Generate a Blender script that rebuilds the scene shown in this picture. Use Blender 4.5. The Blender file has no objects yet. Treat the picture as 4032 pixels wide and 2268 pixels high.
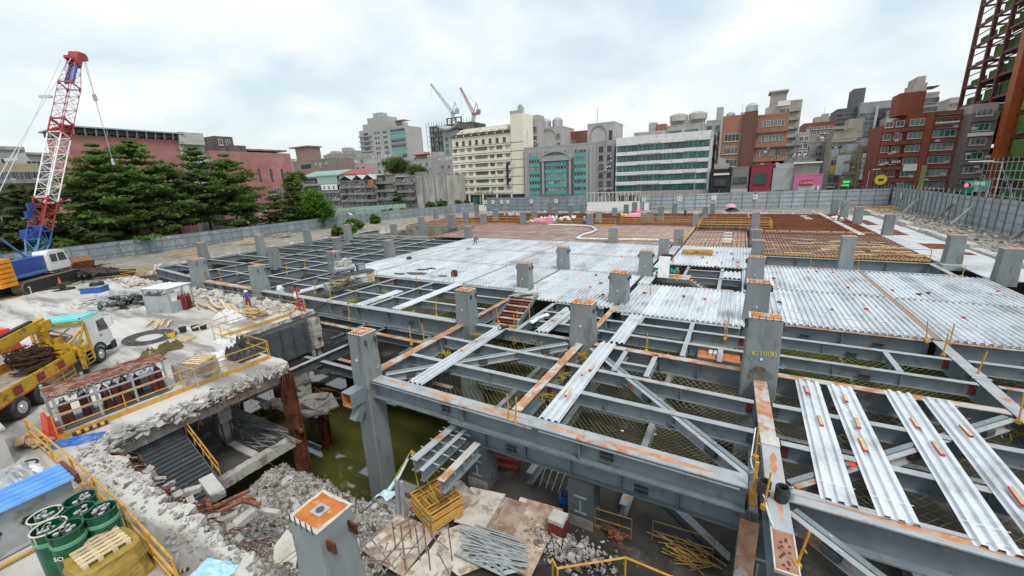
import bpy, math, random
from mathutils import Vector, Matrix, noise as mnoise
R = random.Random(11)
SC = bpy.context.scene
COL = SC.collection

# ---------------------------------------------------------------- camera
EYE = Vector((0.0, 0.0, 9.0))
FPX, PITCH, ROLL, YAW = 1600.0, 0.2592, -0.0414, -0.5117      # focal length in pixels of a 4032 px wide frame
def _axes():
    cp, sp, cr, sr, cw, sw = math.cos(PITCH), math.sin(PITCH), math.cos(ROLL), math.sin(ROLL), math.cos(YAW), math.sin(YAW)
    f = Vector((sw*cp, cw*cp, -sp)); r = Vector((cw, -sw, 0)); u = r.cross(f)
    return r*cr + u*sr, u*cr - r*sr, f
AX, AY, AF = _axes()
cam = bpy.data.cameras.new('camera')
cam.sensor_width = 36.0
cam.lens = FPX/4032*36
cam.clip_start = 0.1
cam.clip_end = 5000
camo = bpy.data.objects.new('camera', cam); COL.objects.link(camo)
mw = Matrix((AX, AY, -AF)).transposed().to_4x4(); mw.translation = EYE
camo.matrix_world = mw
SC.camera = camo

# ---------------------------------------------------------------- light
SUN_EL, SUN_AZ = math.radians(58), math.radians(125)          # azimuth from +Y clockwise: high, right and behind
world = bpy.data.worlds.new('World'); SC.world = world; world.use_nodes = True
wn = world.node_tree.nodes; wl = world.node_tree.links
for n in list(wn): wn.remove(n)
def N(nodes, t, **kw):
    n = nodes.new(t)
    for k, v in kw.items(): setattr(n, k, v)
    return n
out = N(wn, 'ShaderNodeOutputWorld'); bg = N(wn, 'ShaderNodeBackground'); bg.inputs['Strength'].default_value = 0.1
sky = N(wn, 'ShaderNodeTexSky', sky_type='NISHITA', sun_disc=False, sun_elevation=SUN_EL, sun_rotation=SUN_AZ)
sky.air_density = 1.6; sky.dust_density = 3.0
tc = N(wn, 'ShaderNodeTexCoord'); sep = N(wn, 'ShaderNodeSeparateXYZ')
wl.new(tc.outputs['Generated'], sep.inputs[0])
def WM(op, a, b=None, c=None):
    n = N(wn, 'ShaderNodeMath', operation=op)
    for i, v in enumerate((a, b, c)):
        if v is None: continue
        if isinstance(v, (int, float)): n.inputs[i].default_value = v
        else: wl.new(v, n.inputs[i])
    return n.outputs[0]
zz = WM('ADD', WM('MAXIMUM', sep.outputs[2], 0.0), 0.42)
cx_, cy_ = WM('DIVIDE', sep.outputs[0], zz), WM('DIVIDE', sep.outputs[1], zz)
cmb = N(wn, 'ShaderNodeCombineXYZ'); wl.new(cx_, cmb.inputs[0]); wl.new(cy_, cmb.inputs[1]); wl.new(WM('MULTIPLY', sep.outputs[2], 1.2), cmb.inputs[2])
def WNoise(scale, detail, rough, off, dist=0.0):
    mp = N(wn, 'ShaderNodeMapping'); mp.inputs['Location'].default_value = off; wl.new(cmb.outputs[0], mp.inputs[0])
    n = N(wn, 'ShaderNodeTexNoise'); n.inputs['Scale'].default_value = scale; n.inputs['Detail'].default_value = detail
    n.inputs['Roughness'].default_value = rough; n.inputs['Distortion'].default_value = dist; wl.new(mp.outputs[0], n.inputs['Vector']); return n.outputs[0]
def WRamp(src, stops):
    r = N(wn, 'ShaderNodeValToRGB'); e = r.color_ramp.elements
    e[0].position, e[0].color = stops[0][0], (*stops[0][1], 1); e[1].position, e[1].color = stops[-1][0], (*stops[-1][1], 1)
    for p, c in stops[1:-1]:
        k = e.new(p); k.color = (*c, 1)
    wl.new(src, r.inputs[0]); return r.outputs[0]
cov = WRamp(WNoise(2.1, 9, 0.52, (1.3, 4.2, 0.5), 0.3), [(0.36, (0.15,)*3), (0.50, (0.65,)*3), (0.62, (1,)*3)])
tone = WRamp(WNoise(1.7, 8, 0.55, (7.1, 2.2, 3.0), 0.5), [(0.30, (5.7, 6.25, 6.6)), (0.44, (6.4, 6.8, 7.0)), (0.56, (7.0, 7.2, 7.3)), (0.70, (7.7, 7.7, 7.65))])
blue = N(wn, 'ShaderNodeMixRGB'); blue.inputs[0].default_value = 0.55; blue.inputs[2].default_value = (5.4, 6.6, 7.3, 1); wl.new(sky.outputs[0], blue.inputs[1])
mx = N(wn, 'ShaderNodeMixRGB'); wl.new(cov, mx.inputs[0]); wl.new(blue.outputs[0], mx.inputs[1]); wl.new(tone, mx.inputs[2])
wl.new(mx.outputs[0], bg.inputs[0]); wl.new(bg.outputs[0], out.inputs[0])
sun = bpy.data.lights.new('sun', 'SUN'); sun.energy = 1.5; sun.angle = math.radians(14); sun.color = (1, 0.96, 0.9)
suno = bpy.data.objects.new('sun', sun); COL.objects.link(suno)
sd = Vector((math.sin(SUN_AZ)*math.cos(SUN_EL), math.cos(SUN_AZ)*math.cos(SUN_EL), math.sin(SUN_EL)))
suno.rotation_euler = sd.to_track_quat('Z', 'Y').to_euler(); suno.location = (0, 0, 60)
vs = SC.view_settings; vs.view_transform = 'Standard'; vs.look = 'None'; vs.gamma = 1; vs.use_curve_mapping = False
vs.exposure = 0.55
SC.cycles.max_bounces = 6; SC.cycles.diffuse_bounces = 3; SC.cycles.glossy_bounces = 3; SC.cycles.transparent_max_bounces = 6
SC.cycles.caustics_reflective = False; SC.cycles.caustics_refractive = False

# ---------------------------------------------------------------- helpers: points from the surveyed photograph
def ray(x, y): return AX*((x-2016)/FPX) - AY*((y-1134)/FPX) + AF
def at(x, y, z=0.0):
    d = ray(x, y); return EYE + d*((z-EYE.z)/d.z)
def onY(x, y, Y):
    d = ray(x, y); return EYE + d*(Y/d.y)
def onX(x, y, X):
    d = ray(x, y); return EYE + d*(X/d.x)
def zat(X, Y, py):                                            # height at which the upright through X, Y meets picture row py
    lo, hi = -15.0, 80.0
    for _ in range(50):
        m = (lo+hi)/2; d = Vector((X, Y, m))-EYE
        if 1134 - FPX*d.dot(AY)/d.dot(AF) > py: lo = m
        else: hi = m
    return lo

# ---------------------------------------------------------------- helpers: mesh builder
class MB:
    def __init__(s): s.v = []; s.f = []; s.m = []
    def add(s, vs_, fs, mi=0):
        o = len(s.v); s.v += [tuple(v) for v in vs_]
        for f in fs: s.f.append(tuple(i+o for i in f)); s.m.append(mi)
        return s
    def box(s, x0, x1, y0, y1, z0, z1, mi=0):
        v = [(x0,y0,z0),(x1,y0,z0),(x1,y1,z0),(x0,y1,z0),(x0,y0,z1),(x1,y0,z1),(x1,y1,z1),(x0,y1,z1)]
        return s.add(v, [(0,3,2,1),(4,5,6,7),(0,1,5,4),(1,2,6,5),(2,3,7,6),(3,0,4,7)], mi)
    def cbox(s, c, d, mi=0): return s.box(c[0]-d[0]/2, c[0]+d[0]/2, c[1]-d[1]/2, c[1]+d[1]/2, c[2]-d[2]/2, c[2]+d[2]/2, mi)
    def obox(s, c, d, rot, mi=0):
        M_ = Matrix.Rotation(rot, 3, 'Z') if isinstance(rot, (int, float)) else rot
        v = [Vector(c) + M_ @ Vector((sx*d[0]/2, sy*d[1]/2, sz*d[2]/2)) for sz in (-1, 1) for sx, sy in ((-1,-1),(1,-1),(1,1),(-1,1))]
        return s.add(v, [(0,3,2,1),(4,5,6,7),(0,1,5,4),(1,2,6,5),(2,3,7,6),(3,0,4,7)], mi)
    def frame(s, p, q, up=(0,0,1)):
        p, q = Vector(p), Vector(q); t = (q-p).normalized(); u = Vector(up)
        if abs(t.dot(u)) > 0.98: u = Vector((1,0,0)) if abs(t.x) < 0.9 else Vector((0,1,0))
        sd_ = t.cross(u).normalized(); return p, q, sd_, sd_.cross(t).normalized()
    def bar(s, p, q, w, h, mi=0, up=(0,0,1)):
        p, q, a, b = s.frame(p, q, up); a = a*(w/2); b = b*(h/2)
        v = [p-a-b, p+a-b, p+a+b, p-a+b, q-a-b, q+a-b, q+a+b, q-a+b]
        return s.add(v, [(0,1,2,3),(4,7,6,5),(0,4,5,1),(1,5,6,2),(2,6,7,3),(3,7,4,0)], mi)
    def tube(s, pts, r, n=6, mi=0, cap=True, r2=None):
        pts = [Vector(p) for p in pts]; rings = []; o = len(s.v)
        for i, p in enumerate(pts):
            a = pts[max(i-1, 0)]; b = pts[min(i+1, len(pts)-1)]
            _, _, x, y = s.frame(a, b if (b-a).length > 1e-6 else a+Vector((0,0,1)))
            rr = r if r2 is None else r + (r2-r)*i/max(1, len(pts)-1)
            for k in range(n):
                an = 2*math.pi*k/n; s.v.append(tuple(p + x*(rr*math.cos(an)) + y*(rr*math.sin(an))))
        for i in range(len(pts)-1):
            for k in range(n):
                a = o+i*n+k; b = o+i*n+(k+1) % n
                s.f.append((a, b, b+n, a+n)); s.m.append(mi)
        if cap:
            s.f.append(tuple(o+k for k in reversed(range(n)))); s.m.append(mi)
            s.f.append(tuple(o+(len(pts)-1)*n+k for k in range(n))); s.m.append(mi)
        return s
    def lathe(s, c, prof, n=16, mi=0):                        # prof: list of (radius, z)
        return s.tube2(c, prof, n, mi)
    def tube2(s, c, prof, n, mi):
        o = len(s.v)
        for r, z in prof:
            for k in range(n):
                an = 2*math.pi*k/n; s.v.append((c[0]+r*math.cos(an), c[1]+r*math.sin(an), c[2]+z))
        for i in range(len(prof)-1):
            for k in range(n):
                a = o+i*n+k; b = o+i*n+(k+1) % n; s.f.append((a, b, b+n, a+n)); s.m.append(mi)
        s.f.append(tuple(o+k for k in reversed(range(n)))); s.m.append(mi)
        s.f.append(tuple(o+(len(prof)-1)*n+k for k in range(n))); s.m.append(mi)
        return s
    def prism(s, pts, z0, z1, mi=0, mside=None):               # pts: plan outline, counter-clockwise
        n = len(pts); o = len(s.v); ms = mi if mside is None else mside
        s.v += [(p[0], p[1], z0) for p in pts] + [(p[0], p[1], z1) for p in pts]
        s.f.append(tuple(o+i for i in reversed(range(n)))); s.m.append(ms)
        s.f.append(tuple(o+n+i for i in range(n))); s.m.append(mi)
        for i in range(n):
            j = (i+1) % n; s.f.append((o+i, o+j, o+n+j, o+n+i)); s.m.append(ms)
        return s
    def quad(s, a, b, c, d, mi=0): return s.add([a, b, c, d], [(0,1,2,3)], mi)
    def ico(s, c, r, mi=0, sq=(1,1,1), jit=0.25, rot=None):    # rough 12-vertex stone
        t = 1.618; vs_ = []
        for v in ((-1,t,0),(1,t,0),(-1,-t,0),(1,-t,0),(0,-1,t),(0,1,t),(0,-1,-t),(0,1,-t),(t,0,-1),(t,0,1),(-t,0,-1),(-t,0,1)):
            p = Vector(v).normalized()*(r*(1+R.uniform(-jit, jit))); p = Vector((p.x*sq[0], p.y*sq[1], p.z*sq[2]))
            if rot is not None: p = rot @ p
            vs_.append(Vector(c)+p)
        return s.add(vs_, [(0,11,5),(0,5,1),(0,1,7),(0,7,10),(0,10,11),(1,5,9),(5,11,4),(11,10,2),(10,7,6),(7,1,8),(3,9,4),(3,4,2),(3,2,6),(3,6,8),(3,8,9),(4,9,5),(2,4,11),(6,2,10),(8,6,7),(9,8,1)], mi)
    def mesh(s, name, mats, smooth=False):
        me = bpy.data.meshes.new(name); me.from_pydata(s.v, [], s.f)
        mats = mats if isinstance(mats, (list, tuple)) else [mats]
        for m in mats: me.materials.append(m)
        if len(mats) > 1: me.polygons.foreach_set('material_index', s.m)
        if smooth: me.polygons.foreach_set('use_smooth', [True]*len(s.f))
        me.update(); return me
    def build(s, name, mats, parent=None, smooth=False, **kw): return link(name, s.mesh(name, mats, smooth), parent, **kw)

def link(name, me, parent=None, loc=None, rz=None, label=None, cat=None, group=None, kind=None):
    o = bpy.data.objects.new(name, me); COL.objects.link(o)
    if parent is not None: o.parent = parent
    if loc is not None: o.location = loc
    if rz is not None: o.rotation_euler = (0, 0, rz)
    if label: o['label'] = label
    if cat: o['category'] = cat
    if group: o['group'] = group
    if kind: o['kind'] = kind
    return o
def thing(name, label, cat, loc=(0,0,0), rz=0, group=None): return link(name, None, None, loc, rz, label, cat, group)
def kids(o): return [c for c in COL.objects if c.parent is o]
def copy_tree(root, loc, rz=0, label=None, group=None, scale=None):
    def cp(o, par):
        c = o.copy(); COL.objects.link(c)
        if par is not None: c.parent = par
        for ch in o.children: cp(ch, c)
        return c
    r = cp(root, None); r.location = loc; r.rotation_euler = (0, 0, rz)
    if label: r['label'] = label
    if group: r['group'] = group
    if scale: r.scale = scale
    return r
ORD = ['first','second','third','fourth','fifth','sixth','seventh','eighth','ninth','tenth','eleventh','twelfth','thirteenth','fourteenth','fifteenth','sixteenth','seventeenth','eighteenth','nineteenth','twentieth']
def ordn(i): return ORD[i] if i < 20 else '%d%s' % (i+1, {1:'st',2:'nd',3:'rd'}.get((i+1) % 10, 'th'))

# ---------------------------------------------------------------- materials
def mat(name, c1, c2=None, scale=4.0, lo=0.40, hi=0.65, rough=0.6, metal=0.0, bump=0.0, bscale=30.0, c3=None, s3=0.8, lo3=0.55, hi3=0.62, stretch=(1,1,1), spec=0.4, world_co=False, rvar=0.0, detail=6):
    m = bpy.data.materials.new(name); m.use_nodes = True; nt = m.node_tree; nd, lk = nt.nodes, nt.links
    b = nd['Principled BSDF']; b.inputs['Roughness'].default_value = rough; b.inputs['Metallic'].default_value = metal
    b.inputs['Specular IOR Level'].default_value = spec
    b.inputs['Base Color'].default_value = (*c1, 1)
    if c2 is None and c3 is None and not bump and not rvar: return m
    if world_co:
        g = N(nd, 'ShaderNodeNewGeometry'); co = g.outputs['Position']
    else:
        t = N(nd, 'ShaderNodeTexCoord'); oi = N(nd, 'ShaderNodeObjectInfo')
        ml = N(nd, 'ShaderNodeMath', operation='MULTIPLY'); lk.new(oi.outputs['Random'], ml.inputs[0]); ml.inputs[1].default_value = 57.0
        va = N(nd, 'ShaderNodeVectorMath', operation='ADD'); lk.new(t.outputs['Object'], va.inputs[0]); lk.new(ml.outputs[0], va.inputs[1]); co = va.outputs[0]
    mp = N(nd, 'ShaderNodeMapping'); mp.inputs['Scale'].default_value = stretch; lk.new(co, mp.inputs[0]); co = mp.outputs[0]
    def noise(sc, det=detail, ro=0.6, off=0.0):
        n = N(nd, 'ShaderNodeTexNoise'); n.inputs['Scale'].default_value = sc; n.inputs['Detail'].default_value = det; n.inputs['Roughness'].default_value = ro
        if off:
            o_ = N(nd, 'ShaderNodeVectorMath', operation='ADD'); lk.new(co, o_.inputs[0]); o_.inputs[1].default_value = (off,)*3; lk.new(o_.outputs[0], n.inputs['Vector'])
        else: lk.new(co, n.inputs['Vector'])
        return n.outputs[0]
    def ramp(src, a, b_):
        r = N(nd, 'ShaderNodeMapRange'); r.inputs[1].default_value = a; r.inputs[2].default_value = b_; lk.new(src, r.inputs[0]); r.interpolation_type = 'SMOOTHSTEP'; return r.outputs[0]
    cur = None
    def mixc(fac, a, bcol):
        x = N(nd, 'ShaderNodeMixRGB'); lk.new(fac, x.inputs[0])
        if a is None: x.inputs[1].default_value = (*c1, 1)
        else: lk.new(a, x.inputs[1])
        x.inputs[2].default_value = (*bcol, 1); return x.outputs[0]
    if c2 is not None: cur = mixc(ramp(noise(scale), lo, hi), cur, c2)
    if c3 is not None: cur = mixc(ramp(noise(s3, 8, 0.65, 13.7), lo3, hi3), cur, c3)
    if rvar:
        oi2 = N(nd, 'ShaderNodeObjectInfo'); hs = N(nd, 'ShaderNodeHueSaturation')
        mr = N(nd, 'ShaderNodeMapRange'); mr.inputs[3].default_value = 1-rvar; mr.inputs[4].default_value = 1+rvar; lk.new(oi2.outputs['Random'], mr.inputs[0]); lk.new(mr.outputs[0], hs.inputs['Value'])
        if cur is None: hs.inputs['Color'].default_value = (*c1, 1)
        else: lk.new(cur, hs.inputs['Color'])
        cur = hs.outputs[0]
    if cur is not None: lk.new(cur, b.inputs['Base Color'])
    if bump:
        bn = N(nd, 'ShaderNodeBump'); bn.inputs['Strength'].default_value = bump; bn.inputs['Distance'].default_value = 0.05
        lk.new(noise(bscale, 5), bn.inputs['Height']); lk.new(bn.outputs[0], b.inputs['Normal'])
    return m
def emis(name, c, s):
    m = mat(name, c); b = m.node_tree.nodes['Principled BSDF']; b.inputs['Emission Color'].default_value = (*c, 1); b.inputs['Emission Strength'].default_value = s; return m
STEEL = mat('grey_steel_paint', (0.158,0.192,0.217), (0.20,0.226,0.243), 1.6, rough=0.5, c3=(0.135,0.125,0.115), s3=1.3, lo3=0.55, hi3=0.70, bump=0.08, bscale=8, rvar=0.12)
COLM = mat('grey_column_paint', (0.195,0.22,0.23), (0.235,0.255,0.26), 1.1, rough=0.5, c3=(0.15,0.145,0.13), s3=1.4, lo3=0.54, hi3=0.68, bump=0.08, bscale=7, rvar=0.14, stretch=(1.3,1.3,.4))
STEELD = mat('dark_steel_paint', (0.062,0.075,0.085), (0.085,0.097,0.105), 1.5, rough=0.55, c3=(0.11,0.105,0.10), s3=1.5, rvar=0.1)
FLANGE = mat('weathered_skylit_flange', (0.36,0.385,0.40), (0.29,0.31,0.325), 1.6, rough=0.55, c3=(0.40,0.165,0.065), s3=1.1, lo3=0.57, hi3=0.66, rvar=0.1)  # sky light on the top faces put into the paler grey; rust patches are wear
FLRUST = mat('rusty_flange', (0.36,0.175,0.085), (0.46,0.29,0.19), 2.2, rough=0.8, c3=(0.44,0.43,0.41), s3=1.0, lo3=0.48, hi3=0.58, rvar=0.1)
RUSTOR = mat('orange_primer_rust', (0.52,0.17,0.035), (0.40,0.11,0.025), 2.5, rough=0.8, c3=(0.58,0.27,0.09), s3=3)
RUSTDK = mat('dark_rust', (0.11,0.035,0.018), (0.20,0.065,0.025), 2.2, rough=0.8, c3=(0.045,0.02,0.014), s3=1.4, bump=0.3, bscale=14)
WHITEED = mat('pale_bare_edge', (0.56,0.54,0.48), (0.45,0.43,0.37), 5, rough=0.6)
GALV = mat('galvanised_sheet', (0.70,0.735,0.77), (0.62,0.66,0.70), 0.9, rough=0.42, metal=0.30, c3=(0.47,0.485,0.49), s3=0.4, lo3=0.5, hi3=0.66, rvar=0.12, detail=10, bump=.12, bscale=1.6)
GALVD = mat('galvanised_grey', (0.42,0.45,0.47), (0.35,0.38,0.40), 2.5, rough=0.5, metal=0.2, c3=(0.30,0.28,0.26), s3=2)
CONC = mat('worn_concrete', (0.45,0.435,0.41), (0.36,0.345,0.32), 0.55, rough=0.9, c3=(0.21,0.20,0.185), s3=0.42, lo3=0.52, hi3=0.68, bump=0.35, bscale=9, world_co=True, stretch=(0.6,1.5,1))
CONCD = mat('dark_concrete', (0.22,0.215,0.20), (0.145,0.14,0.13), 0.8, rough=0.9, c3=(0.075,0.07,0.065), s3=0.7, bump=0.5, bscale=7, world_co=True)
CONCB = mat('shaded_old_floor', (0.085,0.08,0.075), (0.05,0.048,0.045), 0.9, rough=0.9, c3=(0.14,0.135,0.125), s3=0.6, world_co=True)  # shade under the slab put into a darker copy of the concrete
SEAM = mat('brown_seam', (0.26,0.20,0.165), (0.34,0.20,0.13), 2.0, rough=0.8)
CONCW = mat('pale_concrete', (0.50,0.49,0.46), (0.40,0.385,0.36), 1.5, rough=0.9, c3=(0.24,0.23,0.21), s3=1.1, bump=0.6, bscale=10, world_co=True)
BASEFL = mat('shade_dark_basement_floor', (0.042,0.037,0.03), (0.026,0.024,0.02), 0.9, rough=0.5, c3=(0.095,0.088,0.078), s3=0.6, lo3=0.56, hi3=0.66, world_co=True)  # darkness below the frame put into a very low floor colour
RUBBLE = mat('broken_concrete', (0.42,0.405,0.38), (0.31,0.295,0.27), 6, rough=0.95, c3=(0.155,0.14,0.125), s3=2.0, lo3=0.5, hi3=0.6, bump=0.6, bscale=24, world_co=True)
GRAVEL = mat('crushed_rubble', (0.34,0.325,0.30), (0.17,0.155,0.135), 7, lo=0.42, hi=0.58, rough=0.95, c3=(0.50,0.485,0.46), s3=11, lo3=0.55, hi3=0.6, bump=1.0, bscale=14, world_co=True)
EARTH = mat('grey_earth', (0.27,0.25,0.215), (0.20,0.18,0.15), 0.4, rough=0.95, c3=(0.36,0.345,0.31), s3=0.8, bump=0.4, bscale=4, world_co=True)
ASPH = mat('asphalt', (0.055,0.055,0.057), (0.07,0.07,0.07), 2, rough=0.9, world_co=True)
YEL = mat('yellow_paint', (0.58,0.33,0.05), (0.47,0.24,0.045), 3, rough=0.55, c3=(0.40,0.19,0.045), s3=4, lo3=0.58, hi3=0.66)
TRYEL = mat('truck_yellow', (0.60,0.36,0.02), (0.48,0.27,0.02), 2, rough=0.55, c3=(0.22,0.12,0.03), s3=2.2, lo3=0.53, hi3=0.66, bump=0.08)
ORYEL = mat('crane_orange', (0.80,0.32,0.012), (0.72,0.27,0.012), 2, rough=0.45)
RED = mat('red_paint', (0.55,0.035,0.025), (0.46,0.03,0.02), 3, rough=0.45)
DKRED = mat('oxide_red', (0.16,0.028,0.024), (0.11,0.02,0.018), 3, rough=0.6, c3=(0.06,0.02,0.018), s3=4)
BLUE = mat('blue_paint', (0.03,0.085,0.36), (0.025,0.07,0.29), 3, rough=0.4)
LBLUE = mat('steel_blue_paint', (0.10,0.24,0.42), (0.08,0.2,0.36), 3, rough=0.5)
WHITE = mat('white_paint', (0.78,0.78,0.77), (0.70,0.70,0.68), 2, rough=0.4, c3=(0.5,0.49,0.46), s3=2.2, lo3=0.62, hi3=0.72)
TEALR = mat('turquoise_paint', (0.13,0.62,0.60), (0.11,0.54,0.52), 2, rough=0.4)
BLACK = mat('black_rubber', (0.022,0.022,0.024), (0.04,0.04,0.04), 5, rough=0.7)
TYRE = mat('tyre_rubber', (0.03,0.03,0.031), (0.06,0.057,0.053), 3, rough=0.85)
CHROME = mat('dull_aluminium', (0.55,0.55,0.55), (0.42,0.42,0.42), 3, rough=0.35, metal=0.7)
GLASSD = mat('dark_glass', (0.035,0.045,0.05), (0.06,0.07,0.075), 0.7, rough=0.12, spec=0.6)
WOOD = mat('sawn_timber', (0.50,0.35,0.19), (0.40,0.265,0.14), 5, rough=0.8, stretch=(1,8,8), rvar=0.2)
WOODL = mat('pale_pallet_wood', (0.60,0.48,0.31), (0.50,0.385,0.235), 4, rough=0.8, rvar=0.15)
PLY = mat('old_plywood', (0.42,0.34,0.265), (0.26,0.17,0.115), 1.6, rough=0.85, c3=(0.55,0.51,0.45), s3=1.3, lo3=0.5, hi3=0.6, bump=0.2, rvar=0.25)
PLYW = mat('plaster_stained_board', (0.58,0.55,0.48), (0.46,0.42,0.35), 2.2, rough=0.9, c3=(0.32,0.24,0.17), s3=1.6, bump=0.2)
REBAR = mat('rusty_rebar', (0.17,0.056,0.026), (0.12,0.038,0.019), 0.5, rough=0.85, world_co=True)
NETY = mat('yellow_net_cord', (0.50,0.40,0.04), (0.38,0.29,0.04), 3, rough=0.8)
NETG = mat('olive_net_cord', (0.29,0.26,0.11), (0.20,0.185,0.08), 2, rough=0.85)
TARPB = mat('blue_tarpaulin', (0.03,0.13,0.42), (0.02,0.09,0.31), 3, rough=0.45)
TARPW = mat('white_sheet', (0.72,0.74,0.75), (0.55,0.57,0.58), 4, rough=0.6)
TARPK = mat('black_sheet', (0.03,0.03,0.032), (0.07,0.07,0.07), 4, rough=0.5)
CLOTHB = mat('pale_blue_cloth', (0.50,0.67,0.74), (0.66,0.76,0.80), 9, rough=0.85)
TARPO = mat('ochre_tarpaulin', (0.36,0.25,0.055), (0.27,0.18,0.035), 2.5, rough=0.7, bump=0.4, bscale=3)
GREENT = mat('green_tank_paint', (0.006,0.085,0.042), (0.005,0.06,0.03), 2, rough=0.3, c3=(0.015,0.11,0.06), s3=3)
BROWNC = mat('brown_cylinder_paint', (0.12,0.035,0.026), (0.09,0.028,0.022), 4, rough=0.5, rvar=0.3)
PINK = mat('pink_tarpaulin', (0.80,0.30,0.46), (0.70,0.24,0.40), 2, rough=0.6)
FENCE = mat('grey_hoarding', (0.25,0.295,0.325), (0.205,0.24,0.265), 1.2, rough=0.5, c3=(0.34,0.375,0.40), s3=2.0, rvar=0.13, stretch=(1,1,.5))
FENCEL = mat('pale_hoarding', (0.36,0.40,0.43), (0.30,0.34,0.365), 1.2, rough=0.5, c3=(0.45,0.48,0.505), s3=2.0, rvar=0.13, stretch=(1,1,.5))
FENCEP = mat('hoarding_post', (0.23,0.26,0.28), (0.19,0.21,0.23), 2, rough=0.5)

# ================================================================ GROUND, SLABS, PIT
GZ, SZ, BZ, WZ, BL = -1.0, -0.8, -4.2, -10.5, -5.5                       # street level, old ground slab, basement floor, flood water
def sheet(name, rects, z, m, kind='structure'):
    b = MB()
    for x0, x1, y0, y1 in rects: b.quad((x0,y0,z), (x1,y0,z), (x1,y1,z), (x0,y1,z))
    return b.build(name, m, kind=kind)
sheet('ground', [(-2500,-66.2,-2500,2500),(22.5,2500,-2500,2500),(-66.2,22.5,104,2500),(-66.2,22.5,-2500,-30)], GZ, EARTH)
sheet('street', [(-140,130,139,149.4),(36.5,44,40,139)], GZ+.008, ASPH)
sheet('pavement', [(-140,130,149.4,170)], GZ+.012, CONC)
sheet('lawn', [(-140,-92.8,-40,98)], GZ+.01, mat('park_grass', (0.045,0.085,0.02), (0.03,0.055,0.015), 1.5, rough=0.95, bump=.6, bscale=6, world_co=True))
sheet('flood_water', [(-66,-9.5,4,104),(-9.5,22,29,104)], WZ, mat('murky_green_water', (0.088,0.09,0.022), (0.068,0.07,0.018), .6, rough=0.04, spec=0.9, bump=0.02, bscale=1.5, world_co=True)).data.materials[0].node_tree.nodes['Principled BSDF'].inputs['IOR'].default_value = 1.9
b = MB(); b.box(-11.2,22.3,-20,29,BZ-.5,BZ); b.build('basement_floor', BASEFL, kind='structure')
b = MB(); b.box(-46,-15.9,20.9,29,BL-.45,BL); b.build('added_dark_floor', BASEFL, kind='structure')  # floor added as dark backing for the black void below the frame
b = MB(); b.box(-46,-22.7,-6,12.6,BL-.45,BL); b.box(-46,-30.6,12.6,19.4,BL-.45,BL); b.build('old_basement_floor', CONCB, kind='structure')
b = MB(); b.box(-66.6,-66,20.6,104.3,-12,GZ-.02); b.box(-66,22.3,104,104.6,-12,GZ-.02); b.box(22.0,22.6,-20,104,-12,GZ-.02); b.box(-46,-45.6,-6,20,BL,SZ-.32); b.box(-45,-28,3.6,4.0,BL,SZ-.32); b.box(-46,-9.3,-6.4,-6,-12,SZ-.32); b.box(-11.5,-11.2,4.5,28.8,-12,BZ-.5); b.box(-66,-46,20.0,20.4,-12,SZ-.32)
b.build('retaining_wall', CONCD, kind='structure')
def rough(p, q, n, amp, out=True):
    p, q = Vector((*p, 0)), Vector((*q, 0)); d = (q-p); nrm = Vector((d.y, -d.x, 0)).normalized(); r = []
    for i in range(n+1):
        t = i/n; r.append(tuple((p+d*t+nrm*(R.uniform(-amp, amp)+amp*.8*mnoise.noise(Vector((t*6, p.x, p.y)))))[:2]))
    return r
edgeA = rough((-10.6,4.2), (-22.2,4.35), 46, .22)
edgeB = rough((-22.3,4.7), (-22.1,12.3), 34, .28)
slab_pts = [(-67,20.3),(-67,-30),(-8.6,-30),(-9.0,2.0),(-9.9,3.4)] + edgeA + edgeB + [(-22.5,12.75)] + rough((-22.9,12.85),(-29.8,12.95),16,.05) + [(-30.1,13.2)] + rough((-30.1,13.6),(-30.4,20.2),20,.06) + [(-30.7,20.4)] + rough((-31.2,20.3),(-66,20.2),40,.12)
def fan_slab(pts, z0, z1, mats, name):
    from mathutils.geometry import tessellate_polygon
    n = len(pts); v = [(p[0],p[1],z1) for p in pts]+[(p[0]+R.uniform(-.1,.1),p[1]+R.uniform(-.1,.1),z0) for p in pts]
    b = MB(); tri = tessellate_polygon([[Vector((p[0],p[1],0)) for p in pts]])
    b.add(v, [t if True else 0 for t in tri], 0)
    b.f = [f if (Vector(v[f[1]])-Vector(v[f[0]])).cross(Vector(v[f[2]])-Vector(v[f[0]])).z > 0 else f[::-1] for f in b.f]
    o = 0
    for i in range(n):
        j = (i+1) % n; b.f.append((i, j, n+j, n+i)[::-1]); b.m.append(1)
    b.add([(x,y,z) for x,y,z in v[n:]], [t for t in tri], 1)
    return b.build(name, mats, kind='structure')
SLABM = mat('dusty_slab', (0.55,0.535,0.505), (0.45,0.43,0.40), 0.25, rough=0.92, c3=(0.24,0.23,0.215), s3=0.22, lo3=0.45, hi3=0.60, bump=0.3, bscale=5, world_co=True, stretch=(0.45,2.2,1), detail=9)
slab = fan_slab(slab_pts, SZ-.32, SZ, [SLABM, CONCW], 'ground_slab')
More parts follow.
